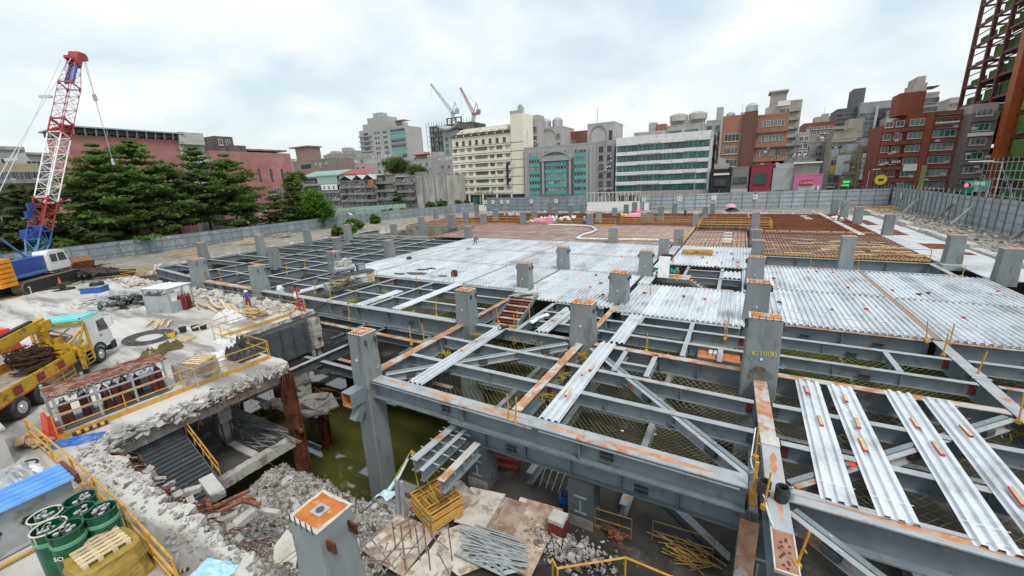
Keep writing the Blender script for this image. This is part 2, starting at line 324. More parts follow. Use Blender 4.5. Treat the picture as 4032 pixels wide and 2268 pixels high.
# concrete edge beams and pillars of the demolished basement
def cbeam(label, p, q, w, h, m=CONCW, cat='beam'):
    d = Vector(q)-Vector(p); L = d.length; t = thing('concrete_beam', label, cat, p, math.atan2(d.y, d.x)); b = MB()
    n = 14
    for i in range(n):
        a, c = L*i/n, L*(i+1)/n; o = R.uniform(-.03,.03)
        b.box(a, c-.001, -w/2+o, w/2+o, -h+R.uniform(0,.05), R.uniform(-.03,.0))
    b.build('beam_body', m, t); return t
cbeam('long grey concrete edge beam under the broken slab with the railing', (-22.75,4.9,SZ-.34), (-22.75,12.2,SZ-.34), .45, .75)
cbeam('concrete edge beam along the upper slab corner below the red tripod', (-30.75,13.3,SZ-.34), (-30.75,20.0,SZ-.34), .4, .6)
cbeam('concrete beam behind the railing slab, facing the steel frame', (-30.2,12.6,SZ-.34), (-23.1,12.6,SZ-.34), .4, .55)
cbeam('rust-topped concrete beam crossing the opening beside the stairs', (-22.45,7.4,BL+.1), (-22.45,12.1,BL+.1), .5, .6)
cbeam('short concrete beam joining the inner pillar to the opening', (-25.3,10.1,BL+.12), (-22.75,10.1,BL+.12), .4, .3)
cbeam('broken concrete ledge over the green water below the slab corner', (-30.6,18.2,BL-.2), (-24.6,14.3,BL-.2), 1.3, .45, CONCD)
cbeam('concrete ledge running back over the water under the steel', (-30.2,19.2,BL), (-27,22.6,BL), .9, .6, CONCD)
def rcol(label, x, y, z0, z1, w, m, cover=0.0, name='rusty_column'):
    t = thing(name, label, 'column', (x, y, z0)); h = z1-z0; b = MB()
    b.box(-w/2,w/2,-w/2,-w/2+.04,0,h); b.box(-w/2,w/2,w/2-.04,w/2,0,h); b.box(-.03,.03,-w/2+.04,w/2-.04,0,h)
    b.box(-w/2,-w/2+.03,-w/2+.04,w/2-.04,0,h); b.build('steel_section', m, t)
    if cover:
        b = MB()
        for k in range(10):
            za = h-cover*(k+1)/10; s = w/2+.06+R.uniform(-.03,.05); b.box(-s,s*(1 if k < 7 else .2),-s,s,za,za+cover/10-.002)
        b.build('concrete_cover', CONCW, t)
    b = MB(); b.box(-w/2-.25,w/2+.25,-.12,.12,h*.62,h*.62+.18); b.box(-w/2-.3,-w/2,-.2,.2,h*.8,h*.8+.35); b.build('bracket', RUSTDK, t)
    return t
rcol('thick dark red rusty steel column at the broken slab corner', -22.45,12.45,WZ-1,SZ-.5,.62,RUSTDK)
pb = at(1290,1760,WZ); rcol('rusty steel column standing in the green water with torn brackets', pb.x,pb.y,WZ-1,BL-.3,.62,RUSTDK)
rcol('peeling concrete pillar with rusty core under the upper slab corner', -30.0,19.7,BL-.5,SZ-.5,.6,RUSTDK,3.6,'concrete_pillar')
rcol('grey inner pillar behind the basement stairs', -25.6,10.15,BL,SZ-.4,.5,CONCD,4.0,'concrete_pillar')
# basement stairs
t = thing('basement_stairs', 'dark grey basement stairs going down inside the broken slab opening', 'stairs', (-23.9,5.5,SZ-.15))
for k in range(26):
    b = MB(); z = -.125*(k+1); b.box(.172*k, .172*k+.172, 0, 1.65, z-.125, z-.022); b.build('riser', STEELD, t); b = MB(); b.box(.172*k+.01, .172*k+.20, 0, 1.65, z-.02, z); b.build('tread', STEELD, t)
b = MB(); b.bar((0,-.04,-.3),(4.2,-.04,-3.3),.06,.3); b.bar((0,1.69,-.3),(4.2,1.69,-3.3),.06,.3); b.build('stringer', STEELD, t)
b = MB()
for k in range(5): b.tube([(1.6+.6*k,1.75,-1.2-.43*k),(1.6+.6*k,1.75,-.35-.43*k)],.025,5)
b.tube([(1.6,1.75,-.35),(4.0,1.75,-2.05)],.03,5); b.tube([(1.6,1.75,-.75),(4.0,1.75,-2.5)],.025,5); b.build('handrail', YEL, t)
# stair-side clutter: leaning debris bars inside the dark hall
b = MB()
for k in range(60):
    x, y = R.uniform(-29,-23), R.uniform(10.4,12.2); L = R.uniform(.8,2.2); a = R.uniform(-.5,.5)
    b.tube([(x,y,BL+.1),(x+L*math.cos(a),y+L*math.sin(a)*.4,BL+.1+R.uniform(0,.6))],.025,4)
b.build('scrap_pipes', GALVD, label='heap of grey scrap pipes in the dark basement hall behind the stairs', cat='pipe heap', kind='stuff')

# ---------------------------------------------------------------- rubble
def hz(x, y):
    n = .42*mnoise.fractal(Vector((x*.8, y*.8, 3.1)), 1.0, 2.0, 4)+.05*mnoise.noise(Vector((x*4, y*4, 1)))
    e = max(0, 1-max(0, y-4.3)/2.6); f = min(1, max(0, (x+13.5)/2.5)); z0 = -5.25+f*.95; z = z0+3.6*e**1.6*(1 if x < -10.5 else max(0, 1-(x+10.5)/2.5))+n*.7
    z += .35*math.exp(-((x+17)**2/4+(y-9.6)**2/1.2))+.75*math.exp(-((x+12.4)**2/1.2+(y-10.0)**2/.9))
    lim = 10.2+.5*f+.35*mnoise.noise(Vector((x*1.1, 0, 7)))+.25*mnoise.noise(Vector((x*4, 0, 9)))
    if y > lim: z -= (y-lim)*2.2
    if x < -20.2: z -= (-20.2-x)*1.1
    return z
b = MB(); nx, ny = 96, 62; x0, x1, y0, y1 = -21.5, -8.2, 3.9, 13.4
for j in range(ny+1):
    for i in range(nx+1):
        x, y = x0+(x1-x0)*i/nx, y0+(y1-y0)*j/ny; b.v.append((x, y, hz(x, y)))
for j in range(ny):
    for i in range(nx):
        a = j*(nx+1)+i; b.f.append((a, a+1, a+nx+2, a+nx+1)); b.m.append(0)
b.build('rubble_mound', GRAVEL, kind='stuff', label='mound of crushed grey rubble sloping into the pit', cat='rubble')
def rrot(): return Matrix.Rotation(R.uniform(0,6.3),3,'X') @ Matrix.Rotation(R.uniform(0,6.3),3,'Z')
def stones(name, label, n, pos, r0, r1, m=RUBBLE):
    b = MB()
    for k in range(n):
        p = pos(); r = r0*(r1/r0)**(R.random()**2.2); b.ico((p[0],p[1],p[2]+r*.25), r, sq=(1,R.uniform(.5,1),R.uniform(.35,.8)), jit=.3, rot=rrot())
    return b.build(name, m, label=label, cat='rubble', kind='stuff')
def p_r():
    x, y = R.uniform(-20.5,-9.2), R.uniform(4.3,11.2); return (x, y, hz(x, y))
stones('rubble_stones', 'loose concrete chunks and stones strewn over the rubble mound', 6500, p_r, .014, .13)
def p_edge():
    k = R.random()
    if k < .5:
        x = R.uniform(-22.5,-11); y = 4.3-abs(R.gauss(0,.5)); return (x, y, SZ)
    y = R.uniform(4.3,12.6); x = -22.35-abs(R.gauss(0,.25)); return (x, y, SZ)
def p_big():
    x, y = R.uniform(-19.5,-10), R.uniform(4.5,10.3); return (x, y, hz(x, y))
stones('slab_chunks', 'larger pale slab chunks lying on top of the rubble mound', 110, p_big, .08, .34, mat('pale_chunk', (.50,.49,.465), (.40,.385,.36), 3, rough=.95, bump=.4, bscale=12, world_co=True))
stones('edge_rubble', 'broken concrete crumbs lying along the torn slab edge', 1900, p_edge, .014, .12)
def p_far():
    x = -66-abs(R.gauss(0,3.0)) if R.random() < .6 else R.uniform(-66,-30); y = R.uniform(21,100) if x < -66 else 20.0-abs(R.gauss(0,.8))
    return (x, y, GZ if x < -66 else SZ)
stones('bank_rubble', 'pale rubble bank between the grey hoarding and the open steel frame', 3000, p_far, .08, .55, CONCW)
def p_rt():
    x = R.uniform(21.5,31); y = R.uniform(40,118); return (x, y, GZ+R.uniform(0,.4))
stones('verge_rubble', 'rubble and broken kerbs along the foot of the right hoarding', 1300, p_rt, .06, .42, RUBBLE)
def p_back():
    return (R.uniform(-74,20), R.uniform(104,118), GZ)
stones('far_rubble', 'rubble strip in front of the far lettered hoarding', 900, p_back, .1, .5, CONCW)
def p_small():
    a = R.random(); c = at(2230,2170,BZ+.2); return (c.x+R.gauss(0,.8), c.y+R.gauss(0,.35)+.1, BZ+.05+R.uniform(0,.25))
stones('floor_rubble', 'small pile of white broken concrete on the basement floor by the plywood', 700, p_small, .03, .15)
# torn reinforcing bars at the slab edge
b = MB()
for k in range(150):
    if R.random() < .5: p = Vector((R.uniform(-22.3,-11), 4.35, SZ-.15)); d = Vector((R.uniform(-.6,.6), R.uniform(.3,1), R.uniform(-.7,.2)))
    else: p = Vector((-22.2, R.uniform(4.5,12.5), SZ-.15)); d = Vector((R.uniform(.3,1), R.uniform(-.7,.7), R.uniform(-.8,.15)))
    L = R.uniform(.3,1.1); b.tube([p, p+d*L*.5, p+d*L+Vector((0,0,-.3*L))], .016, 4)
b.build('torn_bars', RUSTDK, slab, kind='stuff')
b = MB()
for k in range(130):
    x, y = R.uniform(-20,-10), R.uniform(4.6,10.3); p = Vector((x,y,hz(x,y)+.05)); d = Vector((R.gauss(0,.6),R.gauss(0,.6),R.uniform(-.1,.35))); b.tube([p,p+d*.5+Vector((0,0,R.uniform(0,.2))),p+d],.014,4)
b.build('bent_bars', mat('dull_rebar',(.10,.05,.03),(.20,.17,.14),5,rough=.9), kind='stuff', label='bent reinforcing bars sticking out of the rubble mound', cat='rebar')
stones('brick_bits', 'brown and reddish scraps mixed into the rubble', 420, p_r, .02, .14, mat('brown_scrap',(.14,.075,.05),(.22,.17,.13),3,rough=.9))
stones('dark_dirt', 'dark damp dirt lumps lying between the rubble', 500, p_r, .03, .2, mat('damp_dirt',(.075,.065,.055),(.12,.105,.09),4,rough=.95))
b = MB()
for k in range(150):                                           # hanging slabs of spalled concrete on the torn face
    y = R.uniform(4.6,12.4); b.obox((-22.2+R.uniform(-.25,.3), y, SZ-.08-R.random()*.4), (R.uniform(.08,.3), R.uniform(.12,.5), R.uniform(.04,.12)), Matrix.Rotation(R.uniform(-.5,.5),3,'X') @ Matrix.Rotation(R.uniform(-.8,.8),3,'Y') @ Matrix.Rotation(R.uniform(0,3),3,'Z'))
for k in range(110):
    x = R.uniform(-22.2,-11); b.obox((x, 4.35+R.uniform(-.2,.35), SZ-.15-R.random()*.6), (R.uniform(.1,.35), R.uniform(.1,.35), R.uniform(.04,.12)), Matrix.Rotation(R.uniform(-.7,.7),3,'X') @ Matrix.Rotation(R.uniform(-.8,.8),3,'Y') @ Matrix.Rotation(R.uniform(0,3),3,'Z'))
b.build('spalled_lumps', RUBBLE, slab, kind='stuff')

# ================================================================ STEEL FRAME
XA, XB, XC, XD, XE = -15.3, -7.15, 1.42, 9.65, 17.4           # column lines, left to right
Y0, Y1, Y2, Y3, Y4, Y5 = 4.15, 12.45, 20.7, 28.9, 37.4, 46.4   # rows, front to back
def column(label, x, y, wx=1.25, wy=1.0, zb=BZ-.4, zt=2.3, near=True, group=None, mark=False, scr=False):
    t = thing('steel_column', label, 'column', (x, y, 0), 0, group)
    b = MB(); tx, ty = wx*.92, wy*.92
    def ring(a, c, z, ch): return [(-a+ch,-c,z),(a-ch,-c,z),(a,-c+ch,z),(a,c-ch,z),(a-ch,c,z),(-a+ch,c,z),(-a,c-ch,z),(-a,-c+ch,z)]
    rs = [ring(wx/2,wy/2,zb,.05), ring(wx/2,wy/2,.35,.05), ring(tx/2,ty/2,zt-.9,.03), ring(tx/2,ty/2,zt,.03)]
    o = 0
    for r in rs: b.v += r
    for i in range(3):
        for k in range(8): b.f.append((i*8+k, i*8+(k+1) % 8, i*8+8+(k+1) % 8, i*8+8+k)); b.m.append(0)
    b.f.append(tuple(24+k for k in range(8))); b.m.append(0)
    b.build('shaft', COLM, t)
    b = MB(); b.box(-tx/2-.01,tx/2+.01,-ty/2-.01,ty/2+.01,zt,zt+.02); b.build('cap_plate', WHITEED, t)
    b = MB(); e = .07; z = zt+.024
    pts = []
    for (ax, ay), (bx, by) in zip(((-1,-1),(1,-1),(1,1),(-1,1)), ((1,-1),(1,1),(-1,1),(-1,-1))):
        for k in range(6):
            f = k/6; pts.append(((ax+(bx-ax)*f)*(tx/2-e)+R.uniform(-.025,.025), (ay+(by-ay)*f)*(ty/2-e)+R.uniform(-.025,.025)))
    b.prism(pts, zt+.021, z); b.build('primer_patch', RUSTOR, t)
    b = MB(); b.box(-.16,.16,-.14,.14,z+.002,z+.012); b.build('centre_plate', GALVD, t)
    if scr: b = MB(); b.tube2((0,0,z+.013),[(.09,0),(.09,.006)],14,0); b.build('centre_hole', STEELD, t)
    lw = .26 if scr else .13
    b = MB()
    for sx, sy in ((1,-.62),(1,.62),(-1,-.62),(-1,.62)):
        yy = sy*ty/2
        b.prism([(sx*tx/2, yy-.02),(sx*(tx/2+lw), yy-.02),(sx*(tx/2+lw), yy+.02),(sx*tx/2, yy+.02)][::1 if sx > 0 else -1], zt-.52, zt-.26)
        b.box(sx*(tx/2+.08)-.04, sx*(tx/2+.08)+.04, yy-.04, yy-.021, zt-.44, zt-.34)
    if near: b.build('lifting_lug', STEELD if not scr else RUSTDK, t)
    if near:
        b = MB()
        for k in range(5):
            xx = -tx/2+.12+k*(tx-.24)/4; b.tube([(xx,-ty/2-.02,zt-.05),(xx,-ty/2-.02,zt+.16)],.014,5); b.tube([(xx,ty/2+.02,zt-.05),(xx,ty/2+.02,zt+.16)],.014,5)
        b.build('guide_pin', STEELD, t)
        b = MB(); b.box(-.045,.045,-wy/2-.03,-wy/2+.01,.98,1.07); b.build('survey_target', WHITE, t)
        b = MB()
        for sx in (-1, 1): b.tube([(sx*wx/2,.1,.55),(sx*(wx/2+.22),.1,.5),(sx*(wx/2+.26),.1,.62),(sx*(wx/2+.16),.1,.66)],.016,5)
        b.build('hook', GALVD, t)
    return t
c_near = column('nearest grey column with big orange rusty top plate, rising from the rubble', -7.15, 4.12, 1.02, .92, BZ-.6, 2.45, scr=True)
c_A = column('grey column at the left end of the front girder with short box stub', XA, 12.4, 1.02, 1.0, WZ-1)
c_B = column('grey column at the right end of the long left girder', XB-7.95, Y2, 1.18, .98, WZ-1)
c_C = column('middle grey column behind the loose sheets with dark band', XB, 20.8, 1.36, 1.02, WZ-1)
c_D = column('grey column at the front corner of the stairwell decking', XB, 28.7, 1.36, 1.05)
c_E = column('grey column at the head of the temporary brown stair', -15.3, 29.55, 1.2, .95)
c_K = column('big grey column with yellow chalk mark and brown scorched base', XC, 19.85, 1.38, .92, BZ-.4, 2.85, mark=True)
column('grey column directly behind the chalk-marked one', XC, 27.9, 1.36, 1.0, BZ, 2.5)
column('grey column third in the row behind the chalk-marked one', XC+.1, 36.9, 1.3, 1.0, BZ, 2.4)
column('grey column on the deck left of the stairwell hole', XB+.1, 37.7, 1.2, .9)
column('grey column on the white deck ahead of the stair column', -15.2, 37.9, 1.15, .9)
column('wide grey column carrying the compressor bench', -38.3, 28.9, 1.3, 1.1, WZ)
column('grey column above the standing worker at the end of the long girder', -38.9, 20.95, 1.3, 1.1, WZ)
column('tall wide grey column at the left end of the orange girder', -49.9, 20.95, 1.5, 1.3, WZ)
# farther columns: picture foot, picture top
FARC = [(1087,1048,970,'open frame'),(1031,993,925,'open frame'),(805,1017,955,'left edge'),(1214,954,903,'left edge'),(1373,942,884,'left edge'),(1537,1013,945,'open frame'),(1330,980,936,'open frame'),(1552,920,882,'left edge'),
 (1845,938,890,'red bars'),(1782,893,845,'red bars'),(1836,880,833,'red bars'),(1905,882,842,'red bars'),(1952,872,825,'red bars'),(2060,884,835,'red bars'),(2105,874,829,'red bars'),(2322,887,841,'red bars'),(2357,877,834,'red bars'),(2414,957,897,'red bars'),(2534,878,844,'red bars'),(2557,878,834,'red bars'),
 (2420,852,818,'back row'),(2465,843,805,'back row'),(2165,841,799,'back row'),(2187,852,821,'back row'),(2248,848,808,'back row'),(2293,842,801,'back row'),(1878,842,806,'back row'),(1663,915,837,'back row'),(1716,848,823,'left edge'),(1762,863,823,'back row'),(2498,836,796,'back row'),
 (2612,1015,937,'white deck'),(2670,967,902,'red bars'),(2739,893,841,'red bars'),(2775,862,814,'red bars'),(2600,872,812,'back row'),(2656,834,800,'back row'),(2804,842,800,'back row'),(2970,916,812,'red bars'),
 (2979,1004,945,'K row'),(2972,960,903,'K row'),(3322,1057,912,'right void'),(3744,1037,925,'right edge'),(3951,1105,978,'right edge'),(3491,926,845,'right edge'),(3373,882,814,'right edge'),(3320,857,792,'right edge'),(3283,840,784,'right edge')]
WHERE = {'open frame':'in the open joists left of the white deck','left edge':'along the rubble bank on the left','red bars':'among the red reinforcing bars','back row':'in the back rows before the far hoarding','white deck':'standing on the white deck','K row':'in line behind the chalk-marked column','right void':'rising through the long opening on the right','right edge':'along the concrete strip on the right'}
cnt = {}
FARP = []
tot = {}
for f in FARC: tot[f[3]] = tot.get(f[3], 0)+1
for i, (px, pf, pt, w) in enumerate(sorted(FARC, key=lambda q: (q[3], q[0]))):
    p = at(px, pf, 0.05); h = min(3.0, max(1.6, zat(p.x, p.y, pt))); k = cnt.get(w, 0); cnt[w] = k+1
    lab = 'grey column %s%s' % (WHERE[w], '' if tot[w] == 1 else ', %s of %d from the left' % (ordn(k), tot[w]))
    FARP.append((p.x, p.y)); column(lab, p.x, p.y, 1.05+.2*R.random(), .95, -.3 if p.x > -60 else -4, h, near=False, group='grey steel columns')
# chalk mark K/10(B) on the big column
def text(body, size, loc, rot, m, parent, name='lettering', ext=0.004):
    cu = bpy.data.curves.new(name, 'FONT'); cu.body = body; cu.size = size; cu.extrude = ext; cu.align_x = 'CENTER'; cu.align_y = 'CENTER'; cu.resolution_u = 2
    cu.materials.append(m); tmp = bpy.data.objects.new(name, cu); me = bpy.data.meshes.new_from_object(tmp); bpy.data.objects.remove(tmp)
    o = bpy.data.objects.new(name, me); COL.objects.link(o); o.location = loc; o.rotation_euler = rot
    if parent is not None: o.parent = parent
    return o
text('K/10(B)', .30, (.08,-.475,1.3), (math.radians(87),-.12,0), mat('yellow_chalk',(.62,.55,.10)), c_K, 'chalk_mark')
b = MB(); b.v = [(.0,-.47,.3)]+[((.5+R.uniform(-.1,.06))*math.cos(a*.3142), -.471, .28+(.34+R.uniform(-.12,.1))*math.sin(a*.3142)) for a in range(20)]; b.f = [(0,1+a,1+(a+1) % 20) for a in range(20)]; b.m = [0]*20
SCORCH = mat('scorched_paint', (0.10,0.085,0.072), (0.16,0.17,0.17), 2.5, lo=.35, hi=.6, rough=.7)
b.build('scorch_patch', SCORCH, c_K)
# short box stub on the front left column
b = MB(); b.box(-.42,.2,-1.3,-.5,-1.08,-1.05); b.box(-.42,.2,-1.3,-.5,-.38,-.35); b.box(-.42,-.39,-1.3,-.5,-1.05,-.38); b.box(.17,.2,-1.3,-.5,-1.05,-.38); b.build('box_stub', STEEL, c_A)
b = MB(); b.box(-.385,.165,-1.28,-.6,-1.045,-1.03); b.box(-.385,-.37,-1.28,-.6,-1.03,-.39); b.box(.15,.165,-1.28,-.6,-1.03,-.39); b.box(-.37,.15,-.62,-.6,-1.03,-.39); b.build('stub_lining', RUSTOR, c_A)
b = MB(); b.bar((-.1,-1.0,-1.95),(-.1,-.45,-1.15),.45,.4,0); b.build('bracket', STEEL, c_A)

RUSTSEL = {0: FLANGE, 1: FLRUST}
def ibeam(label, p, q, depth=.75, bf=.35, top=0, stiff=0, holes=0, group=None, name='steel_beam', parts=True, tf=.03, body=STEEL):
    p, q = Vector(p), Vector(q); d = q-p; L = d.length; rz = math.atan2(d.y, d.x); t = thing(name, label, 'beam', p, rz, group)
    if abs(d.z) > .01: t.rotation_euler = (0, -math.asin(d.z/L), rz)
    b = MB(); b.box(0,L,-bf/2,bf/2,-tf,0,0); top_ = b
    if not parts:
        b.box(0,L,-.012,.012,-depth+tf,-tf,1); b.box(0,L,-bf/2,bf/2,-depth,-depth+tf,1)
        me = b.mesh(name+'_section', [RUSTSEL[top], body]); link('beam_section', me, t); return t
    b.build('top_flange', RUSTSEL[top], t)
    b = MB(); b.box(0,L,-.012,.012,-depth+tf,-tf); b.build('web', body, t)
    b = MB(); b.box(0,L,-bf/2,bf/2,-depth,-depth+tf); b.build('bottom_flange', body, t)
    for k in range(stiff):
        x = L*(k+1)/(stiff+1)
        b = MB(); b.box(x-.015,x+.015,-bf/2+.03,-.013,-depth+tf,-tf); b.box(x-.015,x+.015,.013,bf/2-.03,-depth+tf,-tf); b.build('stiffener', body, t)
    if stiff and name in ('steel_joist','cross_beam'):
        for xa in (.02, L-.24): b = MB(); b.box(xa,xa+.22,-.035,-.0125,-depth+.1,-.08); b.build('shear_tab', DKRED if R.random() < .4 else STEELD, t)
    for k in range(holes):
        x = L*(k+.6)/(holes+.2)
        b = MB()
        for zz_ in (-.2, .0): b.box(x-.24,x+.24,-.17,-.013,-depth*.5+zz_,-depth*.5+zz_+.035)
        for xx in (-.14, .14): b.box(x+xx-.02,x+xx+.02,-.13,-.013,-depth*.5-.164,-depth*.5-.001)
        b.build('opening_collar', STEELD, t)
    return t
G = 'grey girders on the column lines'
fg = ibeam('long front girder with orange rust smears from box-stub column to the bundled cables', (-14.75,12.42,0), (.95,12.25,0), .92, .62, 0, 2, 2, tf=.05)
b = MB(); b.box(5.2,8.6,-.36,-.312,-.13,-.08); b.box(0,5.2,-.34,-.312,-.14,-.10); b.box(8.9,15.5,-.34,-.312,-.14,-.10); b.build('cover_strip', FLANGE, fg)
rg = ibeam('right front girder with a long orange rust streak, running off to the right', (1.95,12.2,0), (17.0,12.2,0), 1.1, .6, 0, 2, 1, tf=.05)
def streak(par, x0, x1, w, yo=0):
    b = MB(); n = max(8, int((x1-x0)/.12)); z = .0035
    for k in range(n+1):
        x = x0+(x1-x0)*k/n; e = min(1, 4*min(k, n-k)/n); c = yo+.1*mnoise.noise(Vector((x*.6,par.location.x,3))); h = w*e*(.55+.9*abs(mnoise.noise(Vector((x*1.3,par.location.y,8))))); b.v += [(x,c-h,z),(x,c+h*.8,z)]
    for k in range(n): b.f.append((2*k,2*k+2,2*k+3,2*k+1)); b.m.append(0)
    b.build('rust_streak', STREAK, par)
STREAK = mat('surface_rust', (.47,.20,.085), (.56,.30,.17), 2.5, rough=.8, c3=(.40,.38,.36), s3=3, lo3=.56, hi3=.64)
streak(rg, .1, 15, .17, .02); streak(fg, .5, 2.2, .12, .1); streak(fg, 2.9, 5.1, .12); streak(fg, 5.6, 8.3, .13); streak(fg, 8.8, 10.6, .1); streak(fg, 11.2, 15.0, .13)
ibeam('orange-topped girder running back from the box-stub column', (-15.3,12.95,0), (-15.3,20.2,0), .95, .5, 1, 2, tf=.04)
ibeam('orange-topped girder running back to the middle column', (-7.2,12.75,0), (-7.2,20.3,0), .8, .42, 1, 2, tf=.04)
kg = ibeam('wide orange-topped stub girder in front of the chalk-marked column', (1.47,19.35,.02), (1.58,15.0,.02), 1.0, .5, 1, 1, tf=.04)
kh = ibeam('grey stepped girder with rust spots coming towards the camera from the orange stub', (1.62,14.95,.0), (1.72,9.3,.0), 1.0, .52, 0, 1, tf=.05)
streak(kh, .8, 2.0, .14, .05); streak(kh, 2.6, 4.0, .1, .03)
b = MB(); b.box(4.35,5.6,-.22,.22,.004,.016); b.build('splice_patch', mat('brown_splice', (0.36,0.20,0.13), (0.28,0.14,0.09), 3), kh)
b = MB()
for k in range(14): b.cbox((4.6+.07*k, R.uniform(-.12,.12), .026), (.05,.05,.018))
b.build('bolt_head', DKRED, kh)
b = MB(); b.box(4.3,5.65,-.26,-.225,.004,.03); b.box(4.3,5.65,.225,.26,.004,.03); b.box(5.6,5.65,-.22,.22,.017,.03); b.build('backing_strip', WHITEED, kh)
b = MB(); b.box(-.06,.5,-.28,.28,.005,.03); b.build('splice_patch', WHITEED, kh)
ibeam('long deep left girder with splice joint above the slab corner', (-38.3,20.75,0), (-15.9,20.72,0), 1.2, .6, 0, 6, 3, tf=.05)
ibeam('orange-topped girder between the two left columns', (-49.2,20.95,0), (-39.6,20.95,0), 1.1, .6, 1, 4, tf=.05)
ibeam('grey girder leaving the wide left column for the rubble bank', (-65,22.6,0), (-50.6,21.2,0), 1.0, .5, 0, 3)
ibeam('rust-topped girder between the middle and chalk-marked columns', (-6.4,20.6,0), (.7,20.3,0), .9, .42, 1, 3)
ibeam('grey beam between the stair landing and the middle column', (-14.4,20.75,0), (-7.9,20.75,0), .7, .36, 0, 2)
ibeam('rust-topped girder from the chalk-marked column to the right', (2.15,20.35,0), (9.4,20.35,0), .95, .42, 1, 2)
gw = ibeam('wide grey girder on the right running back to the deck edge', (9.7,12.6,0), (9.7,27.9,0), .95, .48, 0, 3)
b = MB(); b.box(10.9,11.9,-.27,.27,.004,.02); b.box(10.6,10.75,-.3,.3,.004,.03); b.build('splice_plate', GALVD, gw)
ibeam('rust-topped deck edge girder on the far side of the netted right bay', (2.1,27.9,-.02), (9.4,27.9,-.02), .95, .42, 1, 1, 2)
ibeam('deck edge girder at the far right with bolted collars', (10.0,28.0,-.02), (22,28.0,-.02), .95, .42, 1, 1, 2)
ibeam('rust-topped deck edge girder right of the stairwell column', (-6.4,26.35,-.02), (.7,26.35,-.02), .95, .42, 0, 2)
ibeam('rust-topped girder between stairwell column and the middle column', (-7.15,21.4,0), (-7.15,28.0,0), .75, .38, 1, 2)
ibeam('grey girder behind the left column, up to the brown stair', (-15.3,21.3,0), (-15.3,29,0), .8, .38, 1, 2)
ibeam('grey deck edge girder left of the stair head', (-37.6,29.05,-.02), (-15.9,29.05,-.02), 1.0, .42, 0, 8)
ibeam('grey deck edge beam in front of the middle deck field', (-11.5,27.1,-.02), (-7.8,27.1,-.02), .8, .36, 0, 2)
ibeam('grey deck edge beam beside the stairwell column', (-6.4,27.0,-.02), (-2.9,27.0,-.02), .8, .3, 0, 2)
ibeam('deep grey girder of the far side of the right-hand opening', (2.1,51.0,-.02), (16.5,51.0,-.02), 1.2, .4, 0, 3)
ibeam('pale edge beam along the near side of the right-hand opening', (2.1,45.3,.02), (16.2,45.3,.02), .5, .36, 0, 2)
ibeam('grey side beam closing the right end of the opening', (16.0,45.6,-.02), (16.0,50.8,-.02), 1.1, .4, 0, 1)
# joists
J = 'slim grey joists'
def joists(bay, segs, depth=.5, bf=.26, hol=0, top=0, parts=True):
    for i, (p, q) in enumerate(segs):
        ibeam('joist in %s, %s from the front' % (bay, ordn(i)), (*p, -.01), (*q, -.01), depth, bf, top, 2 if parts else 0, hol, J, 'steel_joist', parts, tf=.022)
joists('the front left netted bay', [((-15.05,15.3),(-7.45,15.3)), ((-15.05,18.1),(-7.45,17.9))], .6, .28)
joists('the front right netted bay', [((-6.95,15.25),(1.2,15.15)), ((-6.95,17.6),(1.2,17.35))], .6, .28)
joists('the far right bay before the loose sheets', [((1.95,14.8),(9.4,14.8)), ((1.85,17.4),(9.4,17.5))], .6, .28)
joists('the netted bay right of the chalk-marked column', [((2.15,22.8),(9.4,22.7)), ((2.15,25.5),(9.4,25.35))], .6, .28, 1)
joists('the bay beyond the right-hand girder', [((10.0,14.9),(22,14.9)), ((10.0,17.5),(22,17.5)), ((10,20.3),(22,20.3)), ((10.0,22.7),(22,22.7)), ((10.0,25.4),(22,25.4))], .6, .28)
joists('the bay between middle and chalk-marked columns', [((-6.9,22.7),(.9,22.6)), ((-6.9,24.7),(.9,24.7))], .6, .28)
joists('the stair bay left of the middle column', [((-11.4,22.9),(-7.4,22.9)), ((-11.4,24.9),(-7.4,24.9))], .5, .26)
joists('the bay left of the stair', [((-24.4,23.7),(-15.6,23.7)), ((-24.4,26.55),(-15.6,26.55))], .55, .26)
joists('the bay with the two loose sheets', [((-29.2,23.8),(-24.8,23.8)), ((-29.2,26.4),(-24.8,26.4))], .55, .26)
joists('the bay below the compressor', [((-38.0,23.6),(-29.8,23.8)), ((-38.0,26.3),(-29.8,26.3))], .55, .26)
def crossj(bay, segs, depth=.55, bf=.3, top=0, parts=True):
    for i, (p, q) in enumerate(segs):
        ibeam('cross beam in %s, %s from the left' % (bay, ordn(i)), (*p, 0), (*q, 0), depth, bf, top, 2 if parts else 0, 0, 'grey cross beams', 'cross_beam', parts, tf=.025)
crossj('the left bays in front of the white deck', [((-38.6,21.3),(-38.6,28.3)), ((-29.5,21.1),(-29.5,28.8)), ((-24.6,21.1),(-24.6,28.8))], .75, .32)
crossj('the bay right of the temporary stair', [((-11.5,21.0),(-11.5,26.8)), ((-9.3,23.0),(-9.3,24.8))], .55, .3)
crossj('the small framed openings left of the chalk-marked column', [((-4.6,17.8),(-4.6,20.4)), ((-3.1,17.8),(-3.1,20.4)), ((-1.9,20.8),(-1.9,26.1)), ((-.2,20.8),(-.2,22.5))], .4, .24)
crossj('the netted right bays', [((7.0,22.9),(7.0,25.2)), ((-4.9,24.9),(-4.9,26.1))], .35, .24)
ibeam('short pale trimmer between the two framed openings', (-4.5,18.9,-.02), (-3.2,18.9,-.02), .35, .2, 0, 0)
